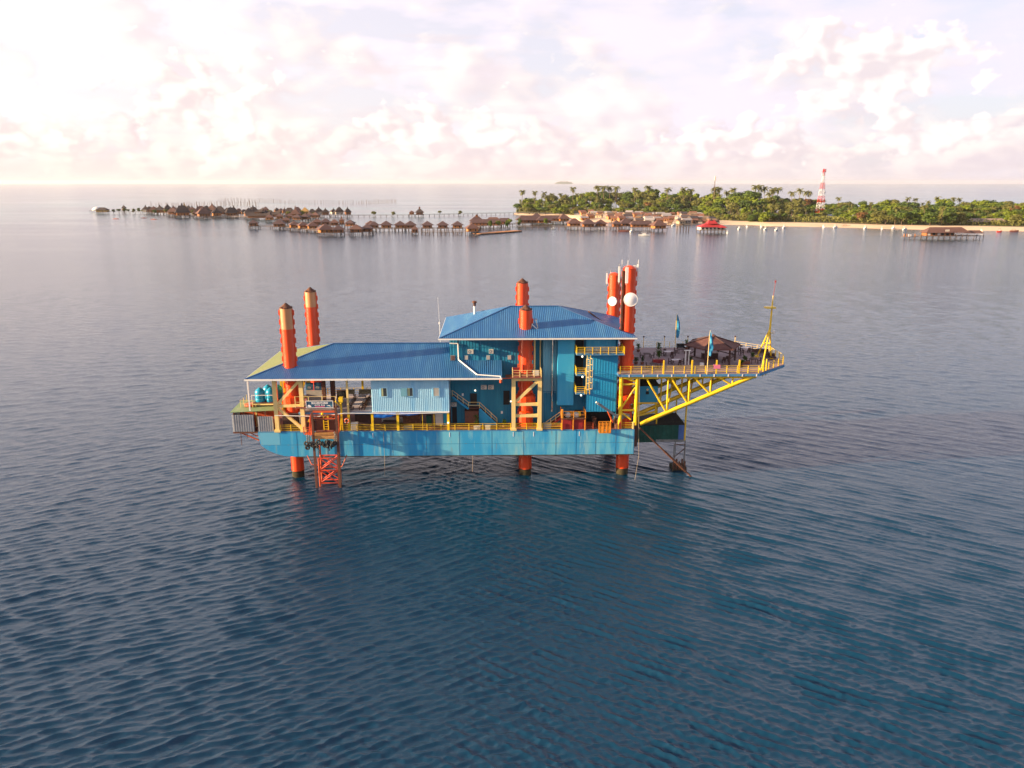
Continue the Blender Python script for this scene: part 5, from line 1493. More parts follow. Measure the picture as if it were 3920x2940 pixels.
M_PILE = mat('timber_pile', (0.10, 0.065, 0.050), 0.9, col2=(0.06, 0.045, 0.04), scale=1.0)
M_WALKW = mat('boardwalk_timber', (0.17, 0.125, 0.105), 0.9, col2=(0.12, 0.09, 0.08), scale=0.4)
M_REDR = mat('red_sheet_roof', (0.42, 0.030, 0.030), 0.6, col2=(0.33, 0.025, 0.03), scale=0.3)
M_DOME = mat('white_fabric', (0.74, 0.70, 0.66), 0.7)
M_ROCK = mat('breakwater_rock', (0.10, 0.085, 0.078), 0.95, col2=(0.06, 0.05, 0.05), scale=0.6)
M_STAKE = mat('weathered_stake', (0.20, 0.13, 0.09), 0.9, col2=(0.15, 0.10, 0.075), scale=0.3)
M_TRUNK = mat('palm_trunk', (0.17, 0.115, 0.075), 0.9, col2=(0.12, 0.08, 0.055), scale=1.5)
M_BARK = mat('tree_bark', (0.085, 0.062, 0.045), 0.95, col2=(0.055, 0.04, 0.03), scale=1.5)
M_LEAFA = mat('leaf_deep_green', (0.062, 0.100, 0.018), 0.7, col2=(0.105, 0.140, 0.024), scale=5.0, spec=0.15)
M_LEAFB = mat('leaf_bright_green', (0.150, 0.190, 0.016), 0.7, col2=(0.105, 0.150, 0.018), scale=5.0, spec=0.15)
M_LEAFC = mat('leaf_olive', (0.140, 0.140, 0.034), 0.7, col2=(0.090, 0.098, 0.024), scale=5.0, spec=0.15)
M_LEAFR = mat('leaf_dry_rust', (0.17, 0.085, 0.035), 0.8, col2=(0.12, 0.075, 0.03), scale=5.0, spec=0.1)
M_FROND = mat('palm_frond', (0.115, 0.120, 0.030), 0.6, col2=(0.17, 0.14, 0.045), scale=2.0, spec=0.2)
M_BOATW = mat('boat_white', (0.76, 0.74, 0.70), 0.4)
M_BOATB = mat('boat_brown', (0.22, 0.07, 0.045), 0.6)
M_BOATR = mat('boat_red', (0.60, 0.045, 0.025), 0.5)
M_KAYAK = mat('kayak_coral', (0.68, 0.23, 0.17), 0.5)
M_TWR_R = mat('tower_red', (0.66, 0.035, 0.035), 0.5)
M_TWR_W = mat('tower_white', (0.78, 0.74, 0.72), 0.5)
M_FARISLE = mat('far_islet_green', (0.06, 0.09, 0.055), 0.9)

# ------------------------------------------------------------------ ground
CHALETS = [(-264.9,801.0,10.8,'s'),(-234.5,786.4,14.2,'m'),(-214.5,768.9,11.1,'l'),(-202.8,757.7,11.6,'l'),(-191.7,750.0,11.9,'l'),(-166.1,691.8,15.7,'l'),(-154.2,691.8,11.9,'m'),(-139.4,696.5,13.2,'m'),(-131.4,706.0,12.1,'m'),(-289.1,934.9,10.9,'l'),(-285.5,964.3,10.4,'l'),(-275.3,969.7,10.5,'l'),(-249.8,865.0,10.9,'m'),(-256.3,934.9,11.8,'m'),(-249.2,943.4,12.7,'m'),(-249.9,997.5,12.6,'m'),(-257.0,997.5,11.7,'m'),(-205.4,823.9,11.2,'m'),(-196.5,823.9,11.9,'m'),(-184.3,811.0,11.0,'m'),(-165.3,798.5,10.8,'m'),(-141.2,780.5,11.3,'m')]
ROW7 = [(-134.7,743.5,11.8),(-122.8,746.8,13.2),(-109.1,750.0,12.9),(-99.2,786.4,13.1),(-82.6,768.9,12.5),(-67.6,763.3,12.4),(-53.3,761.0,12.4)]
STEEP = [(-552.0,1187.2,7.5,'w'),(-546.2,1187.2,7.5,'d'),(-519.6,1160.9,12.5,'d'),(-508.1,1160.9,11.5,'l'),(-478.7,1111.6,12.0,'l'),(-453.7,1066.2,7.7,'d'),(-483.1,1160.9,11.5,'y'),(-476.8,1160.9,9.4,'d'),(-461.5,1135.7,11.2,'d'),(-443.5,1055.5,16.1,'l'),(-449.7,1135.7,13.3,'d'),(-460.8,1187.2,8.5,'d'),(-442.4,1160.9,13.6,'d'),(-393.0,1044.9,11.3,'l'),(-399.4,1088.4,8.8,'d'),(-410.4,1135.7,8.2,'d'),(-392.8,1111.6,9.0,'d'),(-402.9,1024.4,14.8,'d'),(-389.8,1080.0,6.8,'d'),(-381.5,1080.0,8.7,'d'),(-382.5,1102.8,6.9,'d'),(-371.2,1091.3,7.9,'d'),(-340.1,1138.8,7.2,'d'),(-334.0,1138.8,6.1,'d'),(-325.3,1126.5,6.1,'d'),(-321.3,1126.5,5.1,'d'),(-303.9,1114.5,10.0,'d'),(-290.3,1102.8,9.9,'y'),(-274.2,1080.0,8.7,'d'),(-268.2,1091.3,10.8,'w'),(-253.6,1069.0,9.6,'d'),(-247.6,1091.3,7.9,'w'),(-237.3,1080.0,10.7,'w'),(-224.7,1075.6,7.7,'d')]
HORN = [(-322.6,997.5,29.6),(-315.4,1027.0,18.5)]
COMPLEX = [(-38.0,844.0,16.8,'cupola'),(-20.0,837.2,18.9,'arch'),(-27.4,811.0,33.7,'long'),(-7.9,837.2,13.6,'long'),(-36.2,708.9,12.8,'lit'),(17.8,862.3,28.0,'pyr'),(29.0,923.5,15.8,'pyr'),(35.7,862.3,19.4,'pyr'),(50.6,907.4,34.3,'long'),(59.4,904.2,14.7,'lit'),(63.2,796.2,15.8,'lit'),(76.4,784.2,14.9,'pyr'),(89.5,790.1,12.1,'lit'),(104.7,784.2,10.6,'pyr'),(116.1,796.9,15.1,'pyr'),(128.6,779.0,23.2,'long'),(142.0,756.2,15.7,'lit')]
DOCKGAZ = [(-88.6,712.8,12.2)]
REDHALL = [(187.2,729.6,25.4)]
LONGHALL = [(362.0,649.3,44.1),(394.0,657.6,14.3)]
MIDPAV = [(-130.0,1091.3,25.5)]
TOWERHUT = [(-179.7,830.5,6.7)]
LEFTJETTY = [(-628.3,1187.2,1.1),(-631.4,1228.9,1.1),(-589.9,1258.4,1.1),(-619.8,1187.2,18.1),(-680.6,1338.7,15.6),(-661.4,1356.0,8.5),(-546.2,1187.2,1.1)]
SHRUB = [(-194.6,1091.3,5.9),(-192.3,1080.0,5.8),(-165.8,1084.5,5.9),(-102.7,1114.5,5.0),(-74.9,1126.5,5.1)]
BOATS = [(117.5,695.3,10.4,'long'),(199.0,724.5,2.9,'white'),(229.1,790.9,3.6,'white'),(176.3,856.1,3.1,'white'),(107.8,756.2,10.3,'brown'),(114.5,750.8,5.4,'white'),(246.7,825.4,3.0,'white'),(261.6,825.4,3.0,'white'),(252.9,781.9,4.6,'white'),(260.0,770.3,2.4,'white'),(281.7,812.5,3.3,'white'),(327.5,825.4,4.5,'white'),(337.5,818.9,4.4,'white'),(354.8,834.7,9.0,'brown'),(360.2,800.0,4.3,'white'),(371.1,787.8,4.3,'white'),(389.0,800.0,4.7,'white'),(391.6,781.9,3.2,'white'),(465.1,748.1,3.0,'red'),(482.7,753.5,8.2,'brown'),(-513.4,1020.4,8.3,'kayak'),(-488.4,1044.9,7.5,'kayak'),(-457.2,1004.7,8.1,'kayak'),(42.0,796.2,4.3,'whitehut')]
PIERPOSTS = [(158.4,752.9,0.7),(161.5,752.9,0.7),(164.4,752.9,0.7),(167.1,752.9,0.7),(169.6,752.9,0.7)]
TOWER = [(418.4,1071.6,9.2)]
MAST = [(322.9,1258.3,2.3)]
BEACHB = [(519.4,866.8,39.1),(390.3,962.9,18.6),(422.4,962.9,12.1),(356.3,971.9,7.0),(550.6,866.8,7.0),(561.6,866.8,7.0),(46.2,1199.0,4.3)]
SHORE = [(2.0,1159.2),(20.3,1134.1),(40.5,1129.2),(67.0,1098.4),(79.5,1054.1),(84.4,957.4),(108.3,940.2),(124.1,935),(156.0,892.8),(192.9,877.7),(216.3,892.8),(239.3,885.2),(269.8,870.4),(275.4,852.5),(310.3,842.8),(348.7,825.4),(381.5,800.0),(424.7,781.9),(467.2,770.3),(495.6,759.0),(560,738)]
TREES = [(11.0,1153.4,9.2,'p'),(18.4,1142.1,10.0,'p'),(25.1,1140.0,9.2,'l'),(30.4,1142.7,8.1,'l'),(36.1,1146.4,7.1,'l'),(40.2,1139.9,10.7,'l'),(48.0,1133.9,8.6,'l'),(53.6,1137.6,11.6,'p'),(61.6,1126.8,10.1,'l'),(67.7,1117.5,8.1,'l'),(72.3,1112.1,9.6,'l'),(79.5,1115.6,8.6,'p'),(97.4,1232.2,7.1,'l'),(100.9,1211.3,7.9,'l'),(103.5,1178.5,8.0,'l'),(109.4,1173.9,9.3,'p'),(118.9,1184.5,7.9,'l'),(121.9,1160.0,9.2,'p'),(130.4,1176.4,11.3,'p'),(137.5,1159.1,9.1,'l'),(146.7,1177.4,7.8,'l'),(151.9,1179.3,8.1,'p'),(157.4,1166.4,8.2,'l'),(161.0,1160.2,9.5,'l'),(168.2,1159.0,8.8,'l'),(171.2,1137.2,7.6,'l'),(178.8,1148.8,9.7,'l'),(182.8,1139.1,12.3,'p'),(187.4,1124.6,12.6,'p'),(193.0,1117.9,12.5,'l'),(199.9,1107.5,11.1,'l'),(206.1,1103.5,7.9,'l'),(212.5,1109.6,11.0,'l'),(217.7,1101.0,7.3,'l'),(224.6,1115.5,7.9,'l'),(225.0,1090.8,8.4,'l'),(234.1,1103.7,8.8,'l'),(239.1,1103.0,7.2,'l'),(240.5,1089.3,10.0,'l'),(251.9,1106.8,7.7,'l'),(252.4,1087.6,9.0,'l'),(256.9,1083.8,8.3,'l'),(258.9,1064.7,7.4,'l'),(253.9,1026.1,9.3,'l'),(257.3,1011.1,8.1,'l'),(253.6,973.2,8.4,'l'),(258.4,968.0,11.4,'p'),(259.2,943.3,7.8,'l'),(261.2,932.3,9.6,'p'),(267.3,929.4,11.4,'p'),(274.3,920.9,10.9,'l'),(275.4,903.7,9.1,'l'),(287.3,922.3,10.4,'l'),(286.3,894.3,11.9,'l'),(295.1,899.4,11.3,'l'),(303.9,906.5,10.4,'l'),(310.7,905.6,9.8,'l'),(314.0,896.0,10.7,'p'),(316.3,882.6,9.4,'p'),(340.4,925.0,8.6,'l'),(354.0,944.6,7.7,'l'),(365.3,959.5,9.3,'l'),(371.9,960.9,8.5,'l'),(376.4,958.1,9.8,'l'),(387.2,966.6,8.7,'l'),(385.5,946.1,9.0,'p'),(387.4,934.2,9.7,'l'),(381.7,903.9,9.5,'l'),(376.1,873.1,8.8,'l'),(387.5,886.0,9.6,'l'),(386.2,868.7,12.5,'l'),(392.8,866.3,14.0,'l'),(390.2,840.6,14.0,'l'),(397.0,835.1,12.2,'l'),(405.5,832.7,17.5,'p'),(411.9,830.9,14.9,'l'),(422.7,830.3,16.3,'l'),(437.5,837.2,18.8,'p'),(436.0,819.6,14.7,'l'),(445.3,816.4,18.2,'p'),(455.5,820.8,16.1,'l'),(470.3,829.7,14.1,'l'),(498.1,864.6,13.0,'l'),(508.9,869.3,8.7,'l'),(512.2,865.0,10.2,'p'),(525.7,877.0,8.2,'l'),(533.3,880.7,9.7,'l'),(532.2,868.4,7.5,'l'),(539.2,871.6,8.0,'l'),(543.2,868.7,9.1,'l'),(531.1,841.3,11.4,'l'),(520.8,814.0,12.5,'l'),(536.3,823.3,11.4,'l'),(538.9,816.5,12.2,'l'),(16.1,1213.3,11.7,'p'),(23.1,1192.0,12.7,'l'),(31.6,1194.8,11.8,'l'),(37.8,1188.5,12.7,'l'),(44.5,1180.4,13.8,'p'),(53.0,1190.6,10.1,'l'),(60.0,1175.1,12.5,'l'),(69.4,1213.7,12.5,'p'),(77.5,1196.3,10.4,'l'),(82.3,1179.2,12.4,'l'),(102.4,1319.6,8.5,'l'),(107.2,1304.7,11.6,'p'),(109.9,1248.9,9.8,'l'),(117.8,1260.0,10.7,'l'),(123.8,1262.9,10.5,'l'),(130.5,1258.1,14.5,'l'),(137.5,1242.3,14.0,'l'),(147.5,1257.4,9.8,'l'),(153.1,1251.5,11.4,'l'),(161.6,1256.0,15.1,'p'),(168.7,1243.6,12.0,'p'),(176.3,1245.3,10.9,'l'),(181.5,1235.0,12.7,'l'),(189.0,1237.0,14.4,'l'),(195.1,1205.0,14.3,'l'),(206.2,1204.1,15.7,'l'),(216.1,1190.9,13.0,'l'),(227.5,1204.7,14.2,'l'),(235.9,1198.9,10.9,'l'),(241.5,1185.5,15.7,'p'),(247.7,1177.6,13.4,'l'),(258.0,1186.7,13.3,'l'),(264.6,1171.8,8.4,'l'),(272.6,1178.3,10.6,'l'),(276.0,1157.3,10.7,'l'),(273.4,1119.5,12.8,'l'),(278.1,1106.4,12.2,'l'),(275.1,1063.0,12.7,'l'),(276.2,1030.4,12.2,'l'),(275.4,992.8,15.3,'p'),(282.9,991.3,13.6,'p'),(287.1,973.9,14.7,'l'),(299.9,986.2,14.1,'p'),(304.7,977.8,15.2,'p'),(311.6,977.0,16.5,'p'),(315.9,961.0,15.3,'p'),(320.3,951.7,15.9,'p'),(334.6,966.6,12.4,'l'),(339.5,956.8,13.1,'p'),(352.2,965.6,10.1,'l'),(373.7,1003.4,9.9,'p'),(393.5,1035.2,9.7,'p'),(401.1,1032.4,9.9,'p'),(409.2,1029.2,9.9,'l'),(408.0,1012.2,9.0,'l'),(416.7,1017.4,8.4,'l'),(415.2,1002.5,8.0,'l'),(406.7,968.3,10.4,'l'),(407.0,951.8,13.5,'p'),(408.9,937.1,13.0,'l'),(412.3,928.8,12.7,'l'),(423.9,934.8,12.6,'l'),(429.3,929.8,12.1,'l'),(428.2,913.3,13.1,'l'),(436.3,913.6,12.5,'l'),(438.4,903.6,15.2,'l'),(451.4,911.9,13.7,'l'),(460.4,913.6,15.1,'l'),(458.9,893.0,13.6,'l'),(471.3,896.3,16.5,'l'),(482.4,897.1,14.4,'l'),(484.5,883.9,15.5,'l'),(490.1,878.5,17.1,'l'),(533.4,932.0,10.6,'l'),(540.3,932.4,9.9,'l'),(551.7,942.9,11.1,'l'),(550.9,929.6,12.5,'l'),(569.1,946.9,11.6,'l'),(566.3,931.0,9.4,'l'),(567.0,922.1,11.0,'l'),(576.2,923.2,11.2,'l'),(575.4,912.2,9.7,'l'),(561.7,881.9,13.6,'l'),(575.9,891.2,9.9,'l'),(584.2,894.7,10.7,'l'),(11.8,1247.2,12.9,'l'),(21.7,1244.8,9.8,'p'),(29.8,1251.3,9.4,'l'),(35.2,1238.2,12.5,'l'),(42.8,1246.6,11.4,'l'),(50.7,1236.2,15.3,'p'),(58.6,1216.0,15.8,'l'),(71.8,1281.6,15.6,'l'),(82.1,1290.4,11.7,'l'),(86.7,1252.8,17.6,'l'),(111.1,1402.3,14.6,'l'),(117.2,1354.6,13.6,'l'),(124.6,1330.3,16.3,'p'),(133.6,1343.6,19.3,'p'),(140.7,1345.8,17.7,'p'),(149.0,1334.9,18.8,'l'),(163.7,1346.3,19.2,'l'),(177.7,1342.9,14.7,'p'),(181.5,1321.1,13.7,'l'),(191.4,1315.7,14.6,'l'),(200.5,1317.3,16.6,'p'),(205.6,1296.2,19.8,'p'),(213.2,1298.5,18.2,'l'),(220.4,1282.8,19.1,'l'),(230.6,1273.4,16.4,'l'),(238.5,1267.1,17.8,'l'),(249.9,1261.5,18.5,'l'),(261.8,1261.0,17.1,'l'),(272.8,1263.3,16.1,'l'),(287.7,1275.3,15.0,'l'),(292.0,1246.8,17.0,'l'),(297.8,1225.1,14.9,'l'),(294.0,1170.3,18.1,'l'),(301.7,1151.2,18.0,'l'),(292.2,1073.4,21.3,'p'),(292.8,1041.9,19.1,'l'),(307.4,1040.4,20.8,'l'),(324.1,1041.3,21.0,'l'),(336.2,1037.3,16.9,'l'),(344.8,1033.6,17.6,'l'),(358.0,1033.4,17.7,'p'),(362.1,1022.0,18.6,'p'),(371.9,1023.5,13.5,'l'),(398.3,1075.3,13.1,'l'),(413.7,1092.6,10.4,'l'),(418.6,1086.7,7.3,'l'),(419.4,1076.3,8.5,'l'),(432.3,1093.5,7.0,'l'),(430.3,1076.6,9.4,'l'),(438.5,1083.8,9.5,'p'),(443.0,1078.3,10.0,'p'),(441.0,1055.1,11.1,'l'),(434.3,1018.2,10.0,'l'),(437.0,1006.0,10.6,'l'),(444.0,1008.0,12.0,'p'),(442.9,985.6,12.1,'l'),(448.3,977.5,14.3,'l'),(454.8,973.2,14.7,'l'),(460.1,967.4,16.9,'l'),(478.8,981.1,17.2,'l'),(482.9,969.6,15.3,'l'),(493.2,966.9,14.0,'l'),(505.3,975.1,13.4,'l'),(504.7,954.9,13.8,'l'),(518.5,964.3,16.8,'l'),(519.9,944.4,17.3,'l'),(547.2,971.6,15.7,'l'),(563.8,983.7,16.3,'l'),(585.9,1002.3,12.7,'l'),(589.5,996.1,12.0,'p'),(594.5,991.8,13.8,'l'),(609.7,1001.3,14.1,'l'),(611.0,988.1,11.1,'l'),(615.9,985.6,12.2,'l'),(610.9,963.3,16.0,'p'),(609.0,947.4,12.7,'l'),(623.2,954.1,13.6,'l'),(13.9,1294.0,15.5,'p'),(20.4,1290.5,11.1,'p'),(28.6,1286.1,13.4,'l'),(36.3,1280.7,18.6,'p'),(45.5,1289.8,18.0,'l'),(57.9,1273.5,15.3,'l'),(66.2,1257.2,20.1,'p'),(82.0,1375.4,14.1,'l'),(89.3,1356.1,18.2,'l'),(107.2,1432.6,17.1,'l'),(120.9,1475.1,22.2,'p'),(126.1,1434.1,21.5,'p'),(131.9,1415.8,19.2,'l'),(146.4,1423.5,19.9,'l'),(161.2,1421.5,22.9,'p'),(168.3,1412.2,24.8,'l'),(184.1,1427.4,24.2,'p'),(191.1,1409.5,23.6,'p'),(199.6,1409.0,19.6,'l'),(209.0,1398.6,23.1,'l'),(225.0,1390.8,27.1,'l'),(243.3,1375.8,27.2,'l'),(253.6,1348.0,20.4,'l'),(270.5,1361.2,20.7,'l'),(277.6,1339.2,19.8,'l'),(290.6,1342.0,23.3,'l'),(307.0,1351.8,20.3,'l'),(314.8,1317.3,17.3,'l'),(315.7,1281.9,20.3,'l'),(319.7,1247.4,23.3,'p'),(322.5,1232.2,23.6,'p'),(312.1,1159.9,25.3,'l'),(318.5,1122.7,25.6,'l'),(333.7,1119.9,25.5,'l'),(342.8,1098.6,23.5,'l'),(355.2,1095.9,24.3,'l'),(373.3,1098.0,20.0,'p'),(381.7,1099.8,20.8,'l'),(386.9,1082.4,19.5,'l'),(415.7,1125.5,15.8,'p'),(437.0,1161.0,13.2,'l'),(441.0,1149.5,14.2,'l'),(454.3,1158.0,11.9,'l'),(461.0,1152.8,12.3,'l'),(465.8,1141.2,12.3,'l'),(467.8,1124.6,13.8,'p'),(460.8,1089.9,14.3,'l'),(467.3,1085.5,15.1,'p'),(465.7,1066.1,12.1,'l'),(472.0,1060.5,16.1,'l'),(475.4,1047.8,17.0,'p'),(486.4,1052.4,15.4,'l'),(487.5,1033.0,16.2,'l'),(506.3,1047.6,17.8,'l'),(511.9,1032.5,18.8,'l'),(528.6,1037.1,13.4,'l'),(535.2,1031.4,14.5,'l'),(537.1,1015.7,16.8,'l'),(554.3,1025.1,19.2,'l'),(565.6,1022.6,19.8,'l'),(588.5,1036.0,16.4,'l'),(618.3,1069.8,14.4,'p'),(628.6,1075.6,12.9,'l'),(632.3,1069.4,15.1,'l'),(642.3,1069.2,14.4,'l'),(654.9,1074.7,17.0,'l'),(661.5,1067.8,16.9,'l'),(651.3,1034.2,16.5,'l'),(648.1,1015.0,15.8,'l'),(654.1,1008.9,16.1,'l'),(14.3,1334.9,12.2,'p'),(21.3,1341.2,13.0,'l'),(29.7,1332.8,18.1,'l'),(41.1,1333.8,15.8,'l'),(51.0,1322.0,21.1,'p'),(58.9,1329.3,21.5,'p'),(65.6,1307.2,23.4,'l'),(88.3,1445.1,22.8,'p'),(96.2,1438.0,22.9,'l'),(123.1,1559.6,21.1,'l'),(133.2,1497.0,24.6,'l'),(146.1,1491.5,26.2,'l'),(161.8,1490.9,34.2,'p'),(169.3,1490.9,27.0,'l'),(187.3,1509.1,28.0,'l'),(206.4,1503.0,24.8,'l'),(218.6,1486.3,27.5,'l'),(234.9,1476.2,30.3,'l'),(247.5,1443.4,35,'p'),(255.2,1447.7,32.2,'l'),(275.7,1427.0,26.0,'l'),(295.3,1436.1,25.1,'l'),(311.8,1437.1,29.0,'l'),(327.9,1418.8,24.9,'l'),(335.1,1368.6,22.9,'l'),(341.7,1334.8,29.5,'l'),(326.1,1200.1,29.2,'p'),(331.0,1188.3,32.8,'p'),(339.0,1187.9,31.4,'l'),(355.6,1175.9,32.0,'l'),(376.2,1161.3,27.3,'p'),(382.9,1159.1,25.6,'l'),(397.7,1161.2,21.9,'l'),(405.9,1150.1,28.5,'p'),(417.1,1158.0,21.2,'l'),(451.9,1212.5,19.9,'l'),(469.6,1222.9,18.2,'l'),(481.7,1223.2,16.5,'p'),(491.5,1225.6,13.1,'l'),(496.8,1214.5,13.5,'l'),(490.2,1178.2,15.4,'l'),(490.7,1153.6,17.3,'l'),(488.8,1127.1,14.6,'l'),(499.9,1126.6,18.7,'l'),(513.8,1128.8,14.3,'l'),(510.7,1101.9,16.9,'l'),(517.0,1094.6,21.0,'l'),(538.2,1113.9,21.7,'l'),(538.0,1088.1,18.9,'l'),(552.1,1088.7,18.0,'l'),(571.6,1101.4,15.3,'p'),(574.2,1089.8,14.5,'l'),(587.3,1093.1,23.0,'p'),(587.1,1075.9,21.9,'l'),(608.9,1092.5,21.9,'p'),(619.9,1097.3,21.3,'p'),(644.2,1126.9,17.6,'l'),(663.6,1141.2,15.5,'l'),(666.3,1127.6,21.0,'l'),(687.7,1138.0,20.7,'l'),(701.9,1134.5,18.1,'l'),(704.2,1119.4,18.6,'l'),(698.9,1090.7,16.1,'l'),(696.6,1073.6,17.5,'l'),(17.2,1330,28.5,'P'),(37.4,1300,27.5,'P'),(53.4,1320,26.4,'P'),(67.1,1330,24.0,'P'),(103.7,1350,32.9,'P'),(143.8,1340,35.2,'P'),(154.8,1340,35.2,'P'),(166.2,1350,35.1,'P'),(176.0,1340,34.5,'P'),(205.9,1330,32.3,'P'),(258.6,1320,32.4,'P'),(287.8,1330,33.1,'P'),(299.5,1330,30.8,'P'),(334.2,1310,34.0,'P'),(341.1,1310,33.2,'P'),(395.0,1290,36.4,'P'),(402.6,1290,36.4,'P'),(410.1,1290,34.2,'P'),(420.5,1280,30.6,'P'),(428.8,1280,32.8,'P'),(423.0,1290,32.7,'P'),(453.3,1250,31.7,'P'),(455.5,1230,28.5,'P'),(461.2,1230,28.5,'P'),(474.1,1150,21.1,'P'),(564.8,1130,21.6,'P'),(576.1,1130,20.3,'P'),(525.8,1000,19.8,'P')]

SH = SHORE + [(650.0, 708.0), (760.0, 690.0)]


def strip(name, offs, m):
    """Terrain sheet from the shoreline inland: offs = [(metres inland, height)]."""
    vs, fs = [], []
    rg = random.Random(3)
    dense = []
    for (a, b), (c2, d) in zip(SH, SH[1:]):
        k = max(1, int(math.hypot(c2 - a, d - b) / 14))
        for i in range(k):
            t = i / k
            dense.append((a + (c2 - a) * t, b + (d - b) * t))
    dense.append(SH[-1])
    for x, y in dense:
        w = rg.uniform(-2.0, 2.0)
        for o, z in offs:
            # the tip is narrow, the island widens to the right
            k = min(1.0, 0.35 + max(0.0, x) / 160.0)
            vil = max(0.0, min(1.0, (x - 62.0) / 25.0)) * max(0.0, min(1.0, (246.0 - x) / 30.0))      # open sand under the village
            if o > 30:
                k = k * (1.0 if o > 300 else 1.0 + vil * (4.2 if o < 60 else (1.7 if o < 130 else 0.35)))
            vs.append((x + o * 0.10, y + (o * k if o > 30 else o) + (w if o < 25 else 0), z))
    n = len(offs)
    for i in range(len(dense) - 1):
        for j in range(n - 1):
            a = i * n + j
            fs.append((a, a + n, a + n + 1, a + 1))
    me = MB().add(vs, fs).mesh(name, m, True)
    o = bpy.data.objects.new(name, me)
    COL.objects.link(o)
    structure(o)


strip('beach', [(-10, -1.2), (0, 0.10), (10, 0.9), (26, 1.9), (48, 2.4)], M_SAND)
strip('island_ground', [(40, 1.9), (46, 2.6), (120, 3.6), (260, 3.6), (400, 1.5), (420, -1.0)], M_SOIL)
isl = MB()
rg = random.Random(8)
vs = []
n = 26
for j, (zz, k) in enumerate(((-2, 1.0), (34, 0.92), (78, 0.7))):
    for i in range(n):
        t = i / (n - 1)
        x = 1290 + t * 560
        prof_ = math.sin(math.pi * t) ** 0.45 * rg.uniform(0.8, 1.08)
        vs.append((x, 24000 + j * 60, zz * prof_ if zz > 0 else zz))
isl.add(vs, [(j * n + i, j * n + i + 1, (j + 1) * n + i + 1, (j + 1) * n + i) for j in range(2) for i in range(n - 1)])
o = isl.build('distant_islet', M_FARISLE)
structure(o)

# ------------------------------------------------------------------ trees
def leaf_crown(seed, n=2000, flat=0.70, r=0.43, zc=0.60, lobes=13, size=0.034):
    rg = random.Random(seed)
    blobs = []
    for i in range(lobes):
        a = rg.random() * 6.283
        rr = r * 0.62 * math.sqrt(rg.random())
        z = zc + (rg.random() - 0.5) * flat * 0.75
        shrink = 1.0 - 0.5 * abs(z - zc) / (flat * 0.5 + 1e-6)
        blobs.append((rr * math.cos(a) * shrink, rr * math.sin(a) * shrink, z, rg.uniform(0.13, 0.22)))
    vs, fs = [], []
    for i in range(n):
        bx, by, bz, br = blobs[i % lobes]
        d = Vector((rg.gauss(0, 1), rg.gauss(0, 1), rg.gauss(0.25, 0.8))).normalized()
        p = Vector((bx, by, bz)) + d * br * (rg.random() ** 0.35)
        nn = (d + Vector((rg.gauss(0, .5), rg.gauss(0, .5), rg.gauss(0.3, .4)))).normalized()
        s = nn.cross(Vector((rg.gauss(0, 1), rg.gauss(0, 1), rg.gauss(0, 1)))).normalized()
        u = nn.cross(s)
        k = size * rg.uniform(0.6, 1.4)
        o_ = len(vs)
        vs += [p - s * k - u * k * 0.6, p + s * k - u * k * 0.5, p + s * k * 0.8 + u * k * 0.7, p - s * k * 0.7 + u * k * 0.6]
        fs.append((o_, o_ + 1, o_ + 2, o_ + 3))
    return vs, fs, blobs


def leaf_trunk(blobs, seed):
    rg = random.Random(seed)
    mb = MB()
    mb.tube((0, 0, -0.03), (0.01, 0, 0.30), 0.032, 7, 0.022, False)
    for bx, by, bz, br in blobs[:7]:
        mb.tube((0.01, 0, 0.24 + 0.1 * rg.random()), (bx * 0.8, by * 0.8, bz), 0.014, 5, 0.004, False)
    return mb


def palm_crown(seed, n=24):
    rg = random.Random(seed)
    mb = MB()
    L = 0.25
    for i in range(n):
        a = 6.283 * i / n + rg.uniform(-0.12, 0.12)
        e0 = rg.uniform(-0.75, 1.25)
        ca, sa = math.cos(a), math.sin(a)
        p = Vector((0, 0, 0.965))
        ang = e0
        l = L * rg.uniform(0.8, 1.1)
        side = Vector((-sa, ca, 0))
        for k in range(5):
            d = Vector((ca * math.cos(ang), sa * math.cos(ang), math.sin(ang))) * (l / 5)
            q = p + d
            w = 0.040 * (1 - 0.14 * k)
            drop = Vector((0, 0, -0.022))
            mb.add([p, q, q + side * w * 0.8 + drop - d * 0.2, p + side * w + drop], [(0, 1, 2, 3)])
            mb.add([p, q, q - side * w * 0.8 + drop - d * 0.2, p - side * w + drop], [(3, 2, 1, 0)])
            p = q
            ang -= 0.36
    return mb


def palm_trunk(lean):
    mb = MB()
    pts = [(lean * (1 - (1 - t) ** 2) - lean, 0, t * 0.97) for t in (0, 0.25, 0.5, 0.75, 1.0)]
    for k, (a, b) in enumerate(zip(pts, pts[1:])):
        mb.tube(a, b, 0.018 - 0.002 * k, 6, 0.016 - 0.002 * k, False)
    return mb


CROWNS, TRUNKS = [], []
for k, kw in enumerate((dict(seed=1), dict(seed=2, flat=0.5, r=0.50, zc=0.66, lobes=16), dict(seed=3, flat=0.78, r=0.36, zc=0.56), dict(seed=4, flat=0.40, r=0.56, zc=0.72, lobes=15), dict(seed=5, flat=0.85, r=0.40, zc=0.52, lobes=16, n=2200))):
    v, f, bl = leaf_crown(**kw)
    CROWNS.append([MB().add(v, f).mesh('crown', mm) for mm in (M_LEAFA, M_LEAFB, M_LEAFC, M_LEAFR)])
    TRUNKS.append(leaf_trunk(bl, k).mesh('trunk', M_BARK))
PCROWN = [palm_crown(s, n).mesh('crown', M_FROND) for s, n in ((1, 30), (2, 26), (3, 34))]
PTRUNK = [palm_trunk(l).mesh('trunk', M_TRUNK) for l in (0.0, 0.06, -0.05)]


def zone(x, y):
    b = x / y
    if b < 0.10:
        return 'at the tip of the island beside the long footbridge'
    if b < 0.26:
        return 'behind the crowded shore village'
    if b < 0.40:
        return 'behind the beach left of the red and white tower'
    return 'behind the beach right of the red and white tower'


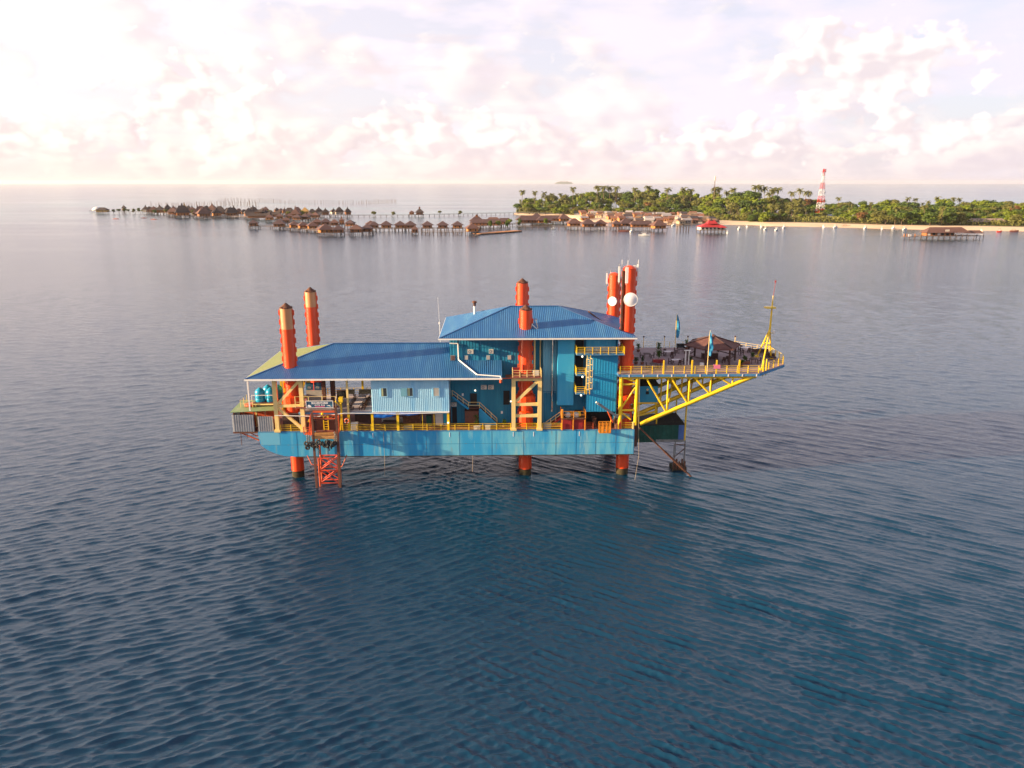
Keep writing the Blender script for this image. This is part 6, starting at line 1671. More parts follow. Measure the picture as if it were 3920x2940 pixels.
rg = random.Random(21)
tall = sorted([t for t in TREES if t[3] == 'P'])
for x, y, h, kd in TREES:
    if kd in 'pP':
        k = rg.randrange(3)
        if kd == 'P':
            lab, grp = 'tall coconut palm rising above the canopy, %s from the left' % ordinal(tall.index((x, y, h, kd)) + 1), 'palms rising above the island canopy'
        else:
            lab = 'coconut palm among the trees ' + zone(x, y)
            grp = 'palms ' + zone(x, y)
        T = land_thing('palm_tree', lab, 'palm tree', (x, y, 1.8), rg.random() * 6.28, grp)
        s = h * 1.03
        sc = (s * rg.uniform(0.85, 1.1),) * 2
        T.scale = (sc[0], sc[1], s)
        put('crown', PCROWN[k], T)
        put('trunk', PTRUNK[(k + 1) % 3] if kd == 'p' else PTRUNK[0], T)
    else:
        k = rg.randrange(5)
        q = rg.random()
        c = 1 if q < 0.32 else (0 if q < 0.70 else (2 if q < 0.98 else 3))
        hue = ('dark green', 'bright green', 'olive green', 'rust brown')[c]
        T = land_thing('broadleaf_tree', '%s broadleaf tree %s' % (hue, zone(x, y)), 'tree', (x, y, 1.5), rg.random() * 6.28, '%s trees %s' % (hue, zone(x, y)))
        wf = rg.uniform(1.25, 1.65) if h > 14 else rg.uniform(1.5, 2.1)
        T.scale = (h * wf, h * wf, h * 1.02)
        put('crown', CROWNS[k][c], T)
        put('trunk', TRUNKS[k], T)

# ------------------------------------------------------------------ stilt houses
PILE = MB().tube((0, 0, -2.5), (0, 0, 3.4), 0.25, 6).mesh('stilt', M_PILE)


def pyr(mb, w, d, z0, h, ridge=0.0):
    """Hipped roof: eaves w by d at z0, ridge length `ridge` along x."""
    a, b = w / 2, d / 2
    if ridge < 0.01:
        ridge = 0.02 * w
    r = ridge / 2
    return mb.add([(-a, -b, z0), (a, -b, z0), (a, b, z0), (-a, b, z0), (-r, 0, z0 + h), (r, 0, z0 + h)], [(0, 1, 5, 4), (1, 2, 5), (2, 3, 4, 5), (3, 0, 4), (3, 2, 1, 0)])


def stilt_house(name, label, cat, x, y, w, rz, group, wallm, roofm, depth=None, ridge=0.0, rh=0.32, wh=2.9, deck=2.7, cupola=False, front_windows=True, piles=(4, 2), wallfrac=0.72, doorm=M_DARK, peak=0.0):
    d = depth or w
    T = land_thing(name, label, cat, (x, y, 0), rz, group)
    ww, wd = w * wallfrac, d * wallfrac
    MB().box(-w * 0.46, w * 0.46, -d * 0.46, d * 0.46, deck, deck + 0.25).build('deck', M_WALKW, T)
    W = MB().box(-ww / 2, ww / 2, -wd / 2, wd / 2, deck + 0.25, deck + 0.3 + wh).build('wall', wallm, T)
    if front_windows:
        k = max(2, int(ww / 3.4))
        for i in range(k):
            cx = -ww / 2 + ww * (i + 0.5) / k
            MB().box(cx - 0.55, cx + 0.55, -wd / 2 - 0.06, -wd / 2 + 0.02, deck + (0.35 if i == k // 2 else 1.0), deck + 2.25).build('door' if i == k // 2 else 'window', doorm, W)
        MB().box(-ww / 2 - 0.06, -ww / 2 + 0.02, -0.6, 0.6, deck + 1.0, deck + 2.2).build('window', doorm, W)
    pyr(MB(), w, d, deck + wh, rh * min(w, d), ridge).build('roof', roofm, T)
    if cupola:
        Cp = MB().box(-w * 0.07, w * 0.07, -w * 0.07, w * 0.07, deck + wh + rh * d * 0.8, deck + wh + rh * d + 1.0).build('cupola', M_WOODW, T)
        pyr(MB(), w * 0.24, w * 0.24, deck + wh + rh * d + 1.0, 1.1).build('cupola_roof', roofm, Cp)
    if peak:                                      # steep second roof tier
        z2 = deck + wh + rh * min(w, d) * 0.45
        MB().box(-w * 0.15, w * 0.15, -w * 0.15, w * 0.15, deck + wh, z2 + 0.8).build('upper_wall', wallm, T)
        pk = MB()
        a_ = w * 0.31
        hh = peak * w
        pk.add([(-a_, -a_, z2), (a_, -a_, z2), (a_, a_, z2), (-a_, a_, z2), (-a_ * 0.30, -a_ * 0.30, z2 + hh * 0.42), (a_ * 0.30, -a_ * 0.30, z2 + hh * 0.42), (a_ * 0.30, a_ * 0.30, z2 + hh * 0.42), (-a_ * 0.30, a_ * 0.30, z2 + hh * 0.42), (0, 0, z2 + hh)], [(0, 1, 5, 4), (1, 2, 6, 5), (2, 3, 7, 6), (3, 0, 4, 7), (4, 5, 8), (5, 6, 8), (6, 7, 8), (7, 4, 8), (3, 2, 1, 0)]).build('peak_roof', roofm, T)
    nx, ny = piles
    for i in range(nx):
        for j in range(ny):
            put('stilt', PILE, T, (-w * 0.42 + w * 0.84 * i / (nx - 1), -d * 0.42 + d * 0.84 * j / max(1, ny - 1), 0))
    return T


rg = random.Random(5)
front = sorted([c for c in CHALETS if c[1] < 800])
rear = sorted([c for c in CHALETS if c[1] >= 800])
for lst, where in ((front, 'front line of the left stilt chalets'), (rear, 'rear cluster of the left stilt chalets')):
    for i, (x, y, w, k) in enumerate(lst):
        stilt_house('stilt_chalet', 'brown stilt chalet, %s from the left in the %s' % (ordinal(i + 1), where), 'chalet', x, y + w * 0.45, w, rg.uniform(0.12, 0.45) if k == 'l' else rg.uniform(-0.1, 0.25), where, M_WOODO if k == 'l' else M_WOODW, M_HROOF2 if k == 'l' or rg.random() < 0.4 else M_HROOF)  # lit chalets: sunlight on the walls is painted into the wall colour
for i, (x, y, w) in enumerate(sorted(ROW7)):
    stilt_house('stilt_chalet', 'stilt chalet with plum roof, %s from the left in the spaced row of seven' % ordinal(i + 1), 'chalet', x, 762 + w * 0.4, w, rg.uniform(0.05, 0.2), 'spaced row of seven chalets', M_WOODO if i in (1, 2, 6) else M_WOODW, M_HROOF)
STEEP += [(-530, 1165, 9.0, 'd'), (-494, 1150, 10.0, 'd'), (-470, 1090, 11.0, 'd'), (-431, 1110, 11.0, 'l'), (-420, 1050, 12.0, 'd'), (-427, 1150, 10.0, 'd'), (-410, 1090, 10.0, 'd'), (-376, 1050, 12.0, 'd'), (-365, 1110, 10.0, 'd'), (-352, 1070, 12.0, 'l'), (-345, 1030, 11.0, 'd'), (-352, 1125, 9.0, 'w'), (-300, 1060, 11.0, 'd'), (-288, 1050, 10.0, 'l'), (-281, 1020, 11.0, 'd')]
for i, (x, y, w, k) in enumerate(sorted(STEEP)):
    stilt_house('peaked_hut', '%s stilt hut with pointed roof, %s from the left in the far resort' % ({'w': 'whitewashed', 'd': 'dark', 'l': 'orange', 'y': 'golden-roofed'}[k], ordinal(i + 1)), 'hut', x, y + w * 0.4, w * 1.25, rg.uniform(0, 0.6), 'steep-roofed huts of the far resort', {'w': M_HWHITE, 'd': M_WOODW, 'l': M_WOODO, 'y': M_HROOFY}[k], M_HROOFY if k == 'y' else (M_HROOFD if rg.random() < 0.6 else M_HROOF2), rh=rg.choice((0.34, 0.42, 0.5)), wh=3.6, deck=3.0, piles=(4, 2), wallfrac=0.74, ridge=w * rg.choice((0.0, 0.3, 0.5)), depth=w * 1.15, peak=rg.choice((0, 0, 0.36, 0.45)) if i % 6 else 0.6)  # orange huts: brown walls with the sunlight put into their colour


def horn_hall(x, y, w, label, big):
    T = land_thing('horned_hall', label, 'hall', (x, y, 0), 0.1)
    d = w * 0.5
    MB().box(-w / 2, w / 2, -d / 2, d / 2, 2.2, 2.5).build('deck', M_WALKW, T)
    MB().box(-w * 0.42, w * 0.42, -d * 0.4, d * 0.4, 2.5, 5.4).build('wall', M_WOODW, T)
    for lvl, (ww, z0, zr) in enumerate(((w, 5.0, 9.3), (w * 0.40, 9.6, 12.6)) if big else ((w, 5.0, 9.0),)):
        vs, fs, n = [], [], 14
        for i in range(n + 1):
            t = 2 * i / n - 1
            sw = 2.6 * t * t * (1 if lvl == 0 else 1.15)
            dd = d / 2 * (1 if lvl == 0 else 0.5)
            vs += [(t * ww / 2, -dd, z0), (t * ww * 0.55, 0, zr + sw), (t * ww / 2, dd, z0)]
        for i in range(n):
            a = i * 3
            fs += [(a, a + 3, a + 4, a + 1), (a + 1, a + 4, a + 5, a + 2)]
        fs += [(0, 1, 2), (n * 3 + 2, n * 3 + 1, n * 3)]
        MB().add(vs, fs).build('roof', M_HROOFD, T)
        if lvl == 1:
            MB().box(-ww * 0.35, ww * 0.35, -d * 0.14, d * 0.14, 8.0, 10.0).build('upper_wall', M_WOODW, T)
    for i in range(7):
        put('stilt', PILE, T, (-w * 0.46 + w * 0.92 * i / 6, -d * 0.45, 0))
horn_hall(HORN[0][0], HORN[0][1] + 6, HORN[0][2], 'big dark hall with two tiers of upswept horned roofs in the far resort', True)
horn_hall(HORN[1][0] + 3, HORN[1][1] + 4, HORN[1][2], 'smaller dark hall with one upswept horned roof in the far resort', False)

names = {'cupola': ('tower_house', 'stilt house whose pyramid roof carries a small cupola'), 'arch': ('curved_hall', 'stilt hall with a rounded brown roof'), 'long': ('long_house', 'long low stilt house'), 'lit': ('stilt_house', 'sunlit orange stilt house'), 'pyr': ('stilt_house', 'brown stilt house')}
cnt = {}
for i, (x, y, w, k) in enumerate(sorted(COMPLEX)):
    nm, lb = names[k]
    cnt[k] = cnt.get(k, 0) + 1
    lab = lb if k in ('cupola', 'arch') else '%s in the middle water village, %s from the left' % (lb, ordinal(cnt[k]))
    if k == 'long':
        stilt_house(nm, lab, 'house', x, y + 4, w, 0.04, 'long stilt houses of the middle water village', M_WOODW, M_HROOF, depth=10.5, ridge=w * 0.72, rh=0.34, piles=(6, 2), wallfrac=0.85)
    elif k == 'arch':
        stilt_house(nm, lab + ' in the middle water village', 'hall', x, y + 5, w, 0.0, None, M_WOODW, M_HROOF2, depth=12, ridge=w * 0.45, rh=0.36, piles=(5, 2), wallfrac=0.85)
    else:
        stilt_house(nm, lab + (' in the middle water village' if k == 'cupola' else ''), 'house', x, y + w * 0.35, w, rg.uniform(0.1, 0.35) if k == 'lit' else 0.1, 'stilt houses of the middle water village', M_WOODO if k == 'lit' else M_WOODW, M_HROOF2 if k == 'lit' else M_HROOF, depth=min(w, 14), ridge=max(0.0, w - 13), cupola=(k == 'cupola'), rh=0.36)  # lit houses take the wall colour that has sunlight painted in
stilt_house('tower_kiosk', 'small square stilt kiosk with a tiered roof behind the left chalets', 'kiosk', TOWERHUT[0][0], TOWERHUT[0][1], 6.7, 0.1, None, M_WOODW, M_HROOF2, wh=4.6, cupola=True, piles=(3, 2))
stilt_house('dock_gazebo', 'reddish dock pavilion moored in front of the seven spaced chalets', 'pavilion', DOCKGAZ[0][0], DOCKGAZ[0][1] + 3, 7.0, 0.1, None, M_WOODW, M_HROOF2, deck=1.6, rh=0.5, piles=(3, 2))
stilt_house('footbridge_pavilion', 'multi-roofed pavilion halfway along the long footbridge', 'pavilion', MIDPAV[0][0] + 2, MIDPAV[0][1] + 2, 13.0, 0.1, None, M_WOODW, M_HROOFD, rh=0.45, cupola=True, piles=(4, 2))
stilt_house('footbridge_kiosk', 'low red kiosk at the left of the footbridge pavilion', 'kiosk', MIDPAV[0][0] - 9, MIDPAV[0][1] + 2, 8.5, 0.1, None, M_WOODO, M_HROOF2, rh=0.3, piles=(3, 2))
stilt_house('jetty_pavilion', 'pavilion with yellow openings at the far left end of the jetty', 'pavilion', LEFTJETTY[3][0], LEFTJETTY[3][1] + 8, 17.5, 0.1, None, M_HROOFY, M_HROOFD, depth=12, ridge=7, rh=0.30, piles=(6, 2), wallfrac=0.9)
T = land_thing('dome_tent', 'white dome tent on the far left jetty', 'tent', (LEFTJETTY[4][0] + 25, LEFTJETTY[4][1] - 90, 0), 0)
MB().lathe((0, 0, 3.0), [(8.0, 0), (7.6, 1.8), (6.2, 3.6), (4.0, 4.9), (1.5, 5.5), (0.2, 5.7)], 18).build('dome', M_DOME, T, smooth=True)
MB().box(-8.5, 8.5, -8.5, 8.5, 2.6, 3.0).build('deck', M_WALKW, T)
for i in range(6):
    put('stilt', PILE, T, (-8 + 16 * i / 5, -8, 0.5))
T = land_thing('peaked_kiosk', 'small red and white kiosk with a pointed roof on the far left jetty', 'kiosk', (LEFTJETTY[5][0] + 42, LEFTJETTY[5][1] - 95, 0), 0)
MB().box(-3, 3, -3, 3, 2.4, 2.7).build('deck', M_WALKW, T)
MB().box(-2.5, 2.5, -2.5, 2.5, 2.7, 4.6).build('wall', M_REDR, T)
MB().box(-2.55, 2.55, -2.55, 2.55, 4.6, 6.0).build('wall', M_DOME, T)
pyr(MB(), 6.6, 6.6, 5.9, 5.0).build('roof', M_HROOFD, T)
for i in range(3):
    put('stilt', PILE, T, (-2.6 + 2.6 * i, -2.6, 0.3))

T = land_thing('red_roof_hall', 'stilt restaurant with a big red layered roof off the beach', 'hall', (REDHALL[0][0], REDHALL[0][1] + 8, 0), 0.05)
MB().box(-12.5, 12.5, -7, 7, 2.6, 2.9).build('deck', M_WALKW, T)
W = MB().box(-11.6, 11.6, -6.2, 6.2, 2.9, 5.8).build('wall', M_HWHITE, T)
for i in range(6):
    MB().box(-10.6 + i * 3.7, -8.6 + i * 3.7, -6.28, -6.18, 3.5, 5.2).build('window', M_DARK, W)
pyr(MB(), 25.5, 15.5, 5.6, 3.6, 9).build('roof', M_REDR, T)
v = pyr(MB(), 9.5, 9.0, 8.6, 3.4, 5.0)
v.build('upper_roof', M_REDR, T)
for xx in (-1.5, 5.0):
    MB().add([(xx - 2.2, -2.0, 9.5), (xx + 2.2, -2.0, 9.5), (xx + 2.2, 2.0, 9.5), (xx - 2.2, 2.0, 9.5), (xx + 1.6, 0, 13.6)], [(0, 1, 4), (1, 2, 4), (2, 3, 4), (3, 0, 4)]).build('roof_horn', M_HROOFD, T)
MB().box(6.0, 12.8, -9.5, -6.2, 2.6, 2.85).build('porch', M_WALKW, T)
pyr(MB(), 8.0, 5.5, 5.2, 1.8).build('porch_roof', M_REDR, T).location = (8.2, -7.2, 0)
for i in range(8):
    for j in (-6.6, 6.6):
        put('stilt', PILE, T, (-12 + 24 * i / 7, j, 0.4))

T = land_thing('jetty_hall', 'long brown-roofed jetty hall on stilts off the beach at the right', 'hall', (LONGHALL[0][0], LONGHALL[0][1] + 6, 0), 0.02)
MB().box(-23, 23, -5.5, 5.5, 2.6, 2.9).build('deck', M_WALKW, T)
W = MB().box(-17.5, 6.0, -3.8, 3.8, 2.9, 5.6).build('wall', M_WOODW, T)
for i, xx in enumerate((-16.4, -12.5, -8.2, -5.2, -1.0, 3.0)):
    MB().box(xx, xx + 2.2, -3.88, -3.78, 3.3, 5.2).build('window', M_DOME if i in (0, 2) else M_DARK, W)
pyr(MB(), 38.0, 12.0, 5.5, 4.3, 27).build('roof', M_HROOF2, T)
pyr(MB(), 14.0, 7.5, 4.9, 2.3, 10).build('side_roof', M_HROOF2, T).location = (24.5, 0, 0)
MB().add([(30.2, -3.4, 4.9), (30.2, 3.4, 4.9), (30.4, 0, 8.4)], [(0, 1, 2)]).build('gable', M_HWHITE, T)
MB().box(23.0, 32.0, -3.5, 3.5, 2.6, 2.85).build('deck', M_WALKW, T)
MB().box(26.5, 30.0, -3.5, -3.4, 2.9, 4.4).build('sign_panel', M_DOME, T)
MB().box(-3.4, 0.0, -6.2, -6.1, 6.6, 8.2).build('sign_panel', M_HWHITE, T)
MB().box(-36.0, -23.0, -2.0, 2.0, 1.8, 2.1).build('landing', M_WALKW, T)
for i in range(10):
    for j in (-5.0, 5.0):
        put('stilt', PILE, T, (-22 + 44 * i / 9, j, 0.4))
for xx in (-35, -31, -27, 25.5, 28.5, 31.5):
    put('stilt', PILE, T, (xx, -2.6, 0.4))
MB().box(-30.5, -28.8, -1.5, 0.5, 2.1, 3.8).build('booth', M_DOME, T)
for xx in (-34.5, -32.5, -25.5):
    MB().box(xx - 0.3, xx + 0.3, -1.2, -0.6, 2.1, 4.4).build('bollard', M_WOODO, T)

# ------------------------------------------------------------------ footbridges and jetties
def bridge(name, pts, label, w=2.6, z=2.4, step=7.0, rail=True):
    T = land_thing(name, label, 'jetty', (pts[0][0], pts[0][1], 0), 0)
    o = Vector((pts[0][0], pts[0][1], 0))
    for a, b in zip(pts, pts[1:]):
        a, b = Vector((a[0], a[1], 0)) - o, Vector((b[0], b[1], 0)) - o
        MB().beam(a + Vector((0, 0, z)), b + Vector((0, 0, z)), w, 0.3).build('walkway', M_WALKW, T)
        d = (b - a).normalized()
        s = Vector((-d.y, d.x, 0)) * (w / 2 - 0.1)
        if rail:
            for q in (-1, 1):
                MB().beam(a + s * q + Vector((0, 0, z + 1.1)), b + s * q + Vector((0, 0, z + 1.1)), 0.14).build('handrail', M_WALKW, T)
        n = int((b - a).length / step)
        for i in range(n + 1):
            p = a.lerp(b, i / max(1, n))
            put('pile', PILE, T, (p.x - s.x, p.y - s.y, z - 3.4), 0, (1.3, 1.3, 1.0))
            if rail:
                MB().box(p.x - s.x - 0.1, p.x - s.x + 0.1, p.y - s.y - 0.1, p.y - s.y + 0.1, z, z + 1.1).build('rail_post', M_WALKW, T)
    return T
bridge('footbridge', [(-246, 1066), (-142, 1082), (-115, 1093), (8, 1166)], 'long low footbridge from the far resort to the island tip', step=7.5)
bridge('footbridge', [(-137, 760), (-45, 762)], 'boardwalk passing in front of the seven spaced chalets', step=6)
bridge('jetty', [(-82, 712), (-42, 711)], 'short jetty from the dock pavilion to the middle water village', step=3.6)
bridge('footbridge', [(7, 797), (54, 797), (98, 783)], 'footbridge through the front of the middle water village', step=6)
bridge('jetty', [(-628, 1198), (-546, 1197)], 'far left jetty leading out to the yellow pavilion', w=5, step=8)
bridge('footbridge', [(-546, 1190), (-470, 1120), (-395, 1050), (-330, 1015), (-246, 1066)], 'boardwalk winding through the far resort', w=6, step=16)
bridge('footbridge', [(-268, 808), (-235, 800), (-166, 715), (-131, 735)], 'boardwalk linking the front line of left chalets', w=4, step=9)
bridge('footbridge', [(-36, 716), (-36, 812), (20, 870), (60, 905)], 'boardwalk running back through the middle water village', w=8, step=14)
# rock breakwater with a planted promenade
T = land_thing('breakwater', 'low stone breakwater with orange paving at the middle village', 'breakwater', (-12, 730, 0), 0.0)
me_r = [MB().lathe((0, 0, -0.6), [(0.8, 0), (1.1, 0.5), (0.9, 1.1), (0.3, 1.5)], 6).mesh('boulder', M_ROCK) for _ in range(1)]
for i in range(46):
    t = i / 45
    put('boulder', me_r[0], T, (-20 + 40 * t + rg.uniform(-.6, .6), -29 + 51 * t + rg.uniform(-1.5, 1.5), rg.uniform(0, .3)), rg.random() * 6, (rg.uniform(0.8, 1.5), rg.uniform(0.8, 1.5), rg.uniform(0.7, 1.2)))
MB().beam((-20, -22, 1.0), (18, 24, 1.0), 9.0, 0.5).build('paving', M_WOODO, T)

# shrubs on the long footbridge and in the middle village
for i, (x, y, w) in enumerate(sorted(SHRUB)):
    T = land_thing('bridge_shrub', 'round shrub growing on the long footbridge, %s from the left' % ordinal(i + 1), 'shrub', (x, y + 18 if x < -140 else y + 10, 1.2), rg.random() * 6, 'shrubs on the long footbridge')
    T.scale = (9, 9, 5.5)
    put('crown', CROWNS[i % 5][2], T)
    put('trunk', TRUNKS[i % 5], T)
for i, (x, y) in enumerate(((-22, 792), (-14, 795), (-5, 800), (-2, 822), (8, 840), (36, 842))):
    T = land_thing('village_shrub', 'green shrub beside the roofs of the middle water village, %s from the left' % ordinal(i + 1), 'shrub', (x, y, 1.5), i, 'shrubs in the middle water village')
    T.scale = (7, 7, 7.5)
    put('crown', CROWNS[i % 5][1 if i % 2 else 0], T)
    put('trunk', TRUNKS[i % 5], T)

for i in range(9):
    T = land_thing('jetty_shrub', 'dark green shrub on the far left jetty, %s from the left' % ordinal(i + 1), 'shrub', (-606 + i * 7.5, 1200 + (i % 3), 1.4), i * 1.3, 'shrubs on the far left jetty')
    T.scale = (8, 8, 5.0 + (i % 3))
    put('crown', CROWNS[i % 5][0 if i % 2 else 2], T)
    put('trunk', TRUNKS[i % 5], T)
for i in range(16):
    x = -520 + i * 17
    T = land_thing('resort_shrub', 'green shrub among the decks of the far resort, %s from the left' % ordinal(i + 1), 'shrub', (x, 1148 - i * 7.5 + (i % 4) * 7, 1.6), i * 1.7, 'shrubs in the far resort')
    T.scale = (10, 10, 6.0 + (i % 3))
    put('crown', CROWNS[i % 5][(0, 2, 1)[i % 3]], T)
    put('trunk', TRUNKS[i % 5], T)

# ------------------------------------------------------------------ fish stakes far out on the reef
STK = MB().tube((0, 0, -1), (0, 0, 8.5), 0.32, 5, 0.26).mesh('stake', M_STAKE)
for pts, n, lab in (([(-709, 1557), (-645, 1560), (-600, 1635), (-511, 1590)], 84, 'line of tall fishing stakes in the shallows behind the far resort'),
                    ([(-753, 2038), (-640, 1930), (-532, 1834)], 48, 'farthest line of fishing stakes on the reef'),
                    ([(-510, 1773), (-334, 1720), (-273, 1867)], 70, 'long line of fishing stakes beyond the long footbridge')):
    T = land_thing('stake_fence', lab, 'fence', (pts[0][0], pts[0][1], 0), 0)
    segs = [math.hypot(b[0] - a[0], b[1] - a[1]) for a, b in zip(pts, pts[1:])]
    tot = sum(segs)
    for i in range(n):
        d = tot * i / (n - 1)
        for (a, b), L in zip(zip(pts, pts[1:]), segs):
            if d <= L or (a, b) == (pts[-2], pts[-1]):
                t = min(1.0, d / L)
                put('stake', STK, T, (a[0] + (b[0] - a[0]) * t - pts[0][0] + rg.uniform(-1, 1), a[1] + (b[1] - a[1]) * t - pts[0][1] + rg.uniform(-6, 6), rg.uniform(-2.5, 1.5)))
                break
            d -= L
T = land_thing('mooring_posts', 'five dark mooring posts in the water left of the red-roofed restaurant', 'posts', (PIERPOSTS[2][0], PIERPOSTS[2][1], 0), 0)
for x, y, w in PIERPOSTS:
    MB().box(x - PIERPOSTS[2][0] - 0.35, x - PIERPOSTS[2][0] + 0.35, -0.4, 0.4, -1, 5.6).build('post', M_PILE, T)

# ------------------------------------------------------------------ shore village
HW = 1.0
def shanty_parts(wm, rm, k):
    out = []
    w, d, h = (6.0, 5.0, 2.8) if k == 0 else (7.5, 5.5, 2.6)
    wall = MB().box(-w / 2, w / 2, -d / 2, d / 2, 0, h).mesh('wall', wm)
    r = MB()
    o_ = 0.5
    r.add([(-w / 2 - o_, -d / 2 - o_, h - 0.1), (w / 2 + o_, -d / 2 - o_, h - 0.1), (w / 2 + o_, d / 2 + o_, h - 0.1), (-w / 2 - o_, d / 2 + o_, h - 0.1), (-w / 2 - o_, 0, h + 1.5), (w / 2 + o_, 0, h + 1.5)], [(0, 1, 5, 4), (2, 3, 4, 5), (1, 2, 5), (3, 0, 4), (3, 2, 1, 0)])
    return wall, r.mesh('roof', rm), MB().box(-0.5, 0.5, -d / 2 - 0.06, -d / 2 + 0.02, 0.1, 2.0).mesh('door', M_DARK), MB().box(-0.5, 0.5, -d / 2 - 0.06, -d / 2 + 0.02, 1.0, 1.9).mesh('window', M_DARK)
WALLC = {'cream': (0.48, 0.35, 0.22), 'brown': (0.22, 0.115, 0.065), 'grey': (0.25, 0.22, 0.20), 'orange': (0.44, 0.20, 0.08), 'white': (0.60, 0.53, 0.45)}
ROOFC = {'rusty': (0.22, 0.10, 0.065), 'grey': (0.30, 0.27, 0.27), 'thatched': (0.20, 0.13, 0.08), 'silver': (0.36, 0.31, 0.29), 'dark': (0.09, 0.07, 0.07)}
COMBO = [('brown', 'rusty'), ('brown', 'dark'), ('cream', 'rusty'), ('orange', 'grey'), ('grey', 'dark'), ('white', 'silver'), ('brown', 'thatched'), ('cream', 'thatched'), ('orange', 'rusty'), ('grey', 'grey')]
SHAN = {}
for k, (a, b) in enumerate(COMBO):
    SHAN[(a, b)] = shanty_parts(mat('shanty_wall_' + a, WALLC[a], 0.8, scale=0.5), mat('shanty_roof_' + b, ROOFC[b], 0.75, scale=0.5), k % 2)
FRONTL = [(84, 962), (108, 944), (124, 936), (140, 912), (156, 897), (193, 880), (216, 892), (232, 892)]
def front_y(x):
    for (a, b), (c, d) in zip(FRONTL, FRONTL[1:]):
        if x <= c:
            return b + (d - b) * (x - a) / (c - a)
    return FRONTL[-1][1]
for row in range(10):
    x = 86 + rg.uniform(0, 6)
    while x < 228:
        y = front_y(x) + row * 21 + rg.uniform(-7, 7) + 3
        keep = rg.random() < (0.45 if x < 118 else (0.92 if row < 6 else 0.75))
        if keep:
            ck = COMBO[rg.randrange(len(COMBO))]
            near = row < 4
            T = land_thing('shanty_house', 'small %s walled house with %s roof in the %s of the shore village' % (ck[0], ck[1], 'front rows' if near else 'back rows'), 'house', (x * (1 + row * 0.017), y, 2.1 if row else 1.2), rg.uniform(-0.5, 0.5), '%s houses with %s roofs in the village %s' % (ck[0], ck[1], 'front' if near else 'back'))
            s = rg.uniform(0.85, 1.4)
            T.scale = (s, s, s * rg.uniform(0.9, 1.2))
            wall, roof, door, win = SHAN[ck]
            put('wall', wall, T)
            put('roof', roof, T)
            put('door', door, T, (-1.2, 0, 0))
            put('window', win, T, (1.4, 0, 0))
            if row == 0:
                for q in (-2, 2):
                    put('stilt', PILE, T, (q, -2.2, -3.4))
        x += rg.uniform(8.0, 12.0)
# houses along the beach
for i, ((x, y, w), (wm, rm), lab) in enumerate(zip(BEACHB, ((M_WOODW, mat('pinkish_brown_roof', (0.34, 0.23, 0.19), 0.8, scale=0.3)), (M_HWHITE, ROOFC), (M_HWHITE, ROOFC), (M_WOODW, M_HROOF), (M_WOODW, M_HROOF2), (M_WOODW, M_HROOFY), (M_HWHITE, M_HROOF)),
        ('long open beach house with pinkish brown roof at the right', 'grey-roofed white house at the foot of the red and white tower', 'low grey-roofed shed right of the red and white tower', 'small brown hut left of the red and white tower', 'small brown beach hut near the right edge', 'small golden-roofed beach hut at the right edge', 'small white hut at the tip of the island'))):
    if rm is ROOFC:
        rm = mat('beach_roof_blue_grey', (0.32, 0.33, 0.37), 0.6, scale=0.3)
    T = land_thing('beach_house', lab, 'house', ((x, y, 2.2) if i else (503, 834, 2.6)), 0.05)
    d = 9.0 if w > 10 else w * 0.8
    W = MB().box(-w * 0.44, w * 0.44, -d * 0.35, d * 0.42, 0, 3.2).build('wall', wm, T)
    for k in range(max(1, int(w / 6))):
        MB().box(-w * 0.4 + k * 6.0, -w * 0.4 + k * 6.0 + (4.6 if i == 0 else 1.4), -d * 0.35 - 0.06, -d * 0.35 + 0.02, 0.3, 2.6).build('opening', M_DARK, W)
    r = MB()
    pyr(r, w, d * 1.15, 3.1, d * 0.36, w * 0.86)
    r.build('roof', rm, T)
T = land_thing('beach_fence', 'pale post fence along the back of the beach below the tower', 'fence', (400, 846, 1.5), -0.2)
for i in range(22):
    MB().box(-42 + i * 4 - 0.15, -42 + i * 4 + 0.15, -0.1, 0.1, 0, 2.6).build('post', M_STAKE, T)
for z in (1.0, 2.2):
    MB().box(-42, 42, -0.05, 0.05, z, z + 0.15).build('rail', M_STAKE, T)

# ------------------------------------------------------------------ lattice tower and mast
T = land_thing('lattice_tower', 'red and white lattice radio tower standing among the island trees', 'tower', (TOWER[0][0], TOWER[0][1], 2.0), 0.25)
HT, B0, B1 = 61.0, 4.6, 1.1
def hw(z):
    return B0 + (B1 - B0) * min(1.0, z / (HT * 0.86))
nb = 14
for k in range(nb):
    z0, z1 = HT * k / nb, HT * (k + 1) / nb
    mm = M_TWR_R if (k // 2) % 2 == 0 else M_TWR_W
    sec = MB()
    a, b = hw(z0), hw(z1)
    cor = [(-1, -1), (1, -1), (1, 1), (-1, 1)]
    for i in range(4):
        (x0, y0), (x1, y1) = cor[i], cor[(i + 1) % 4]
        sec.tube((x0 * a, y0 * a, z0), (x0 * b, y0 * b, z1), 0.24, 6)
        sec.tube((x0 * a, y0 * a, z0), (x1 * b, y1 * b, z1), 0.11, 5)
        sec.tube((x1 * a, y1 * a, z0), (x0 * b, y0 * b, z1), 0.11, 5)
        sec.tube((x0 * b, y0 * b, z1), (x1 * b, y1 * b, z1), 0.11, 5)
    sec.build('tower_section', mm, T)
MB().box(-2.0, 2.0, -2.0, 2.0, HT - 3.2, HT - 2.9).build('platform', M_TWR_R, T)
for x, y in ((-2.0, -1), (2.0, -1), (0, 2), (-1, -2)):
    MB().box(x - 0.3, x + 0.3, y - 0.2, y + 0.2, HT - 4, HT + 0.6).build('panel_antenna', M_TWR_R, T)
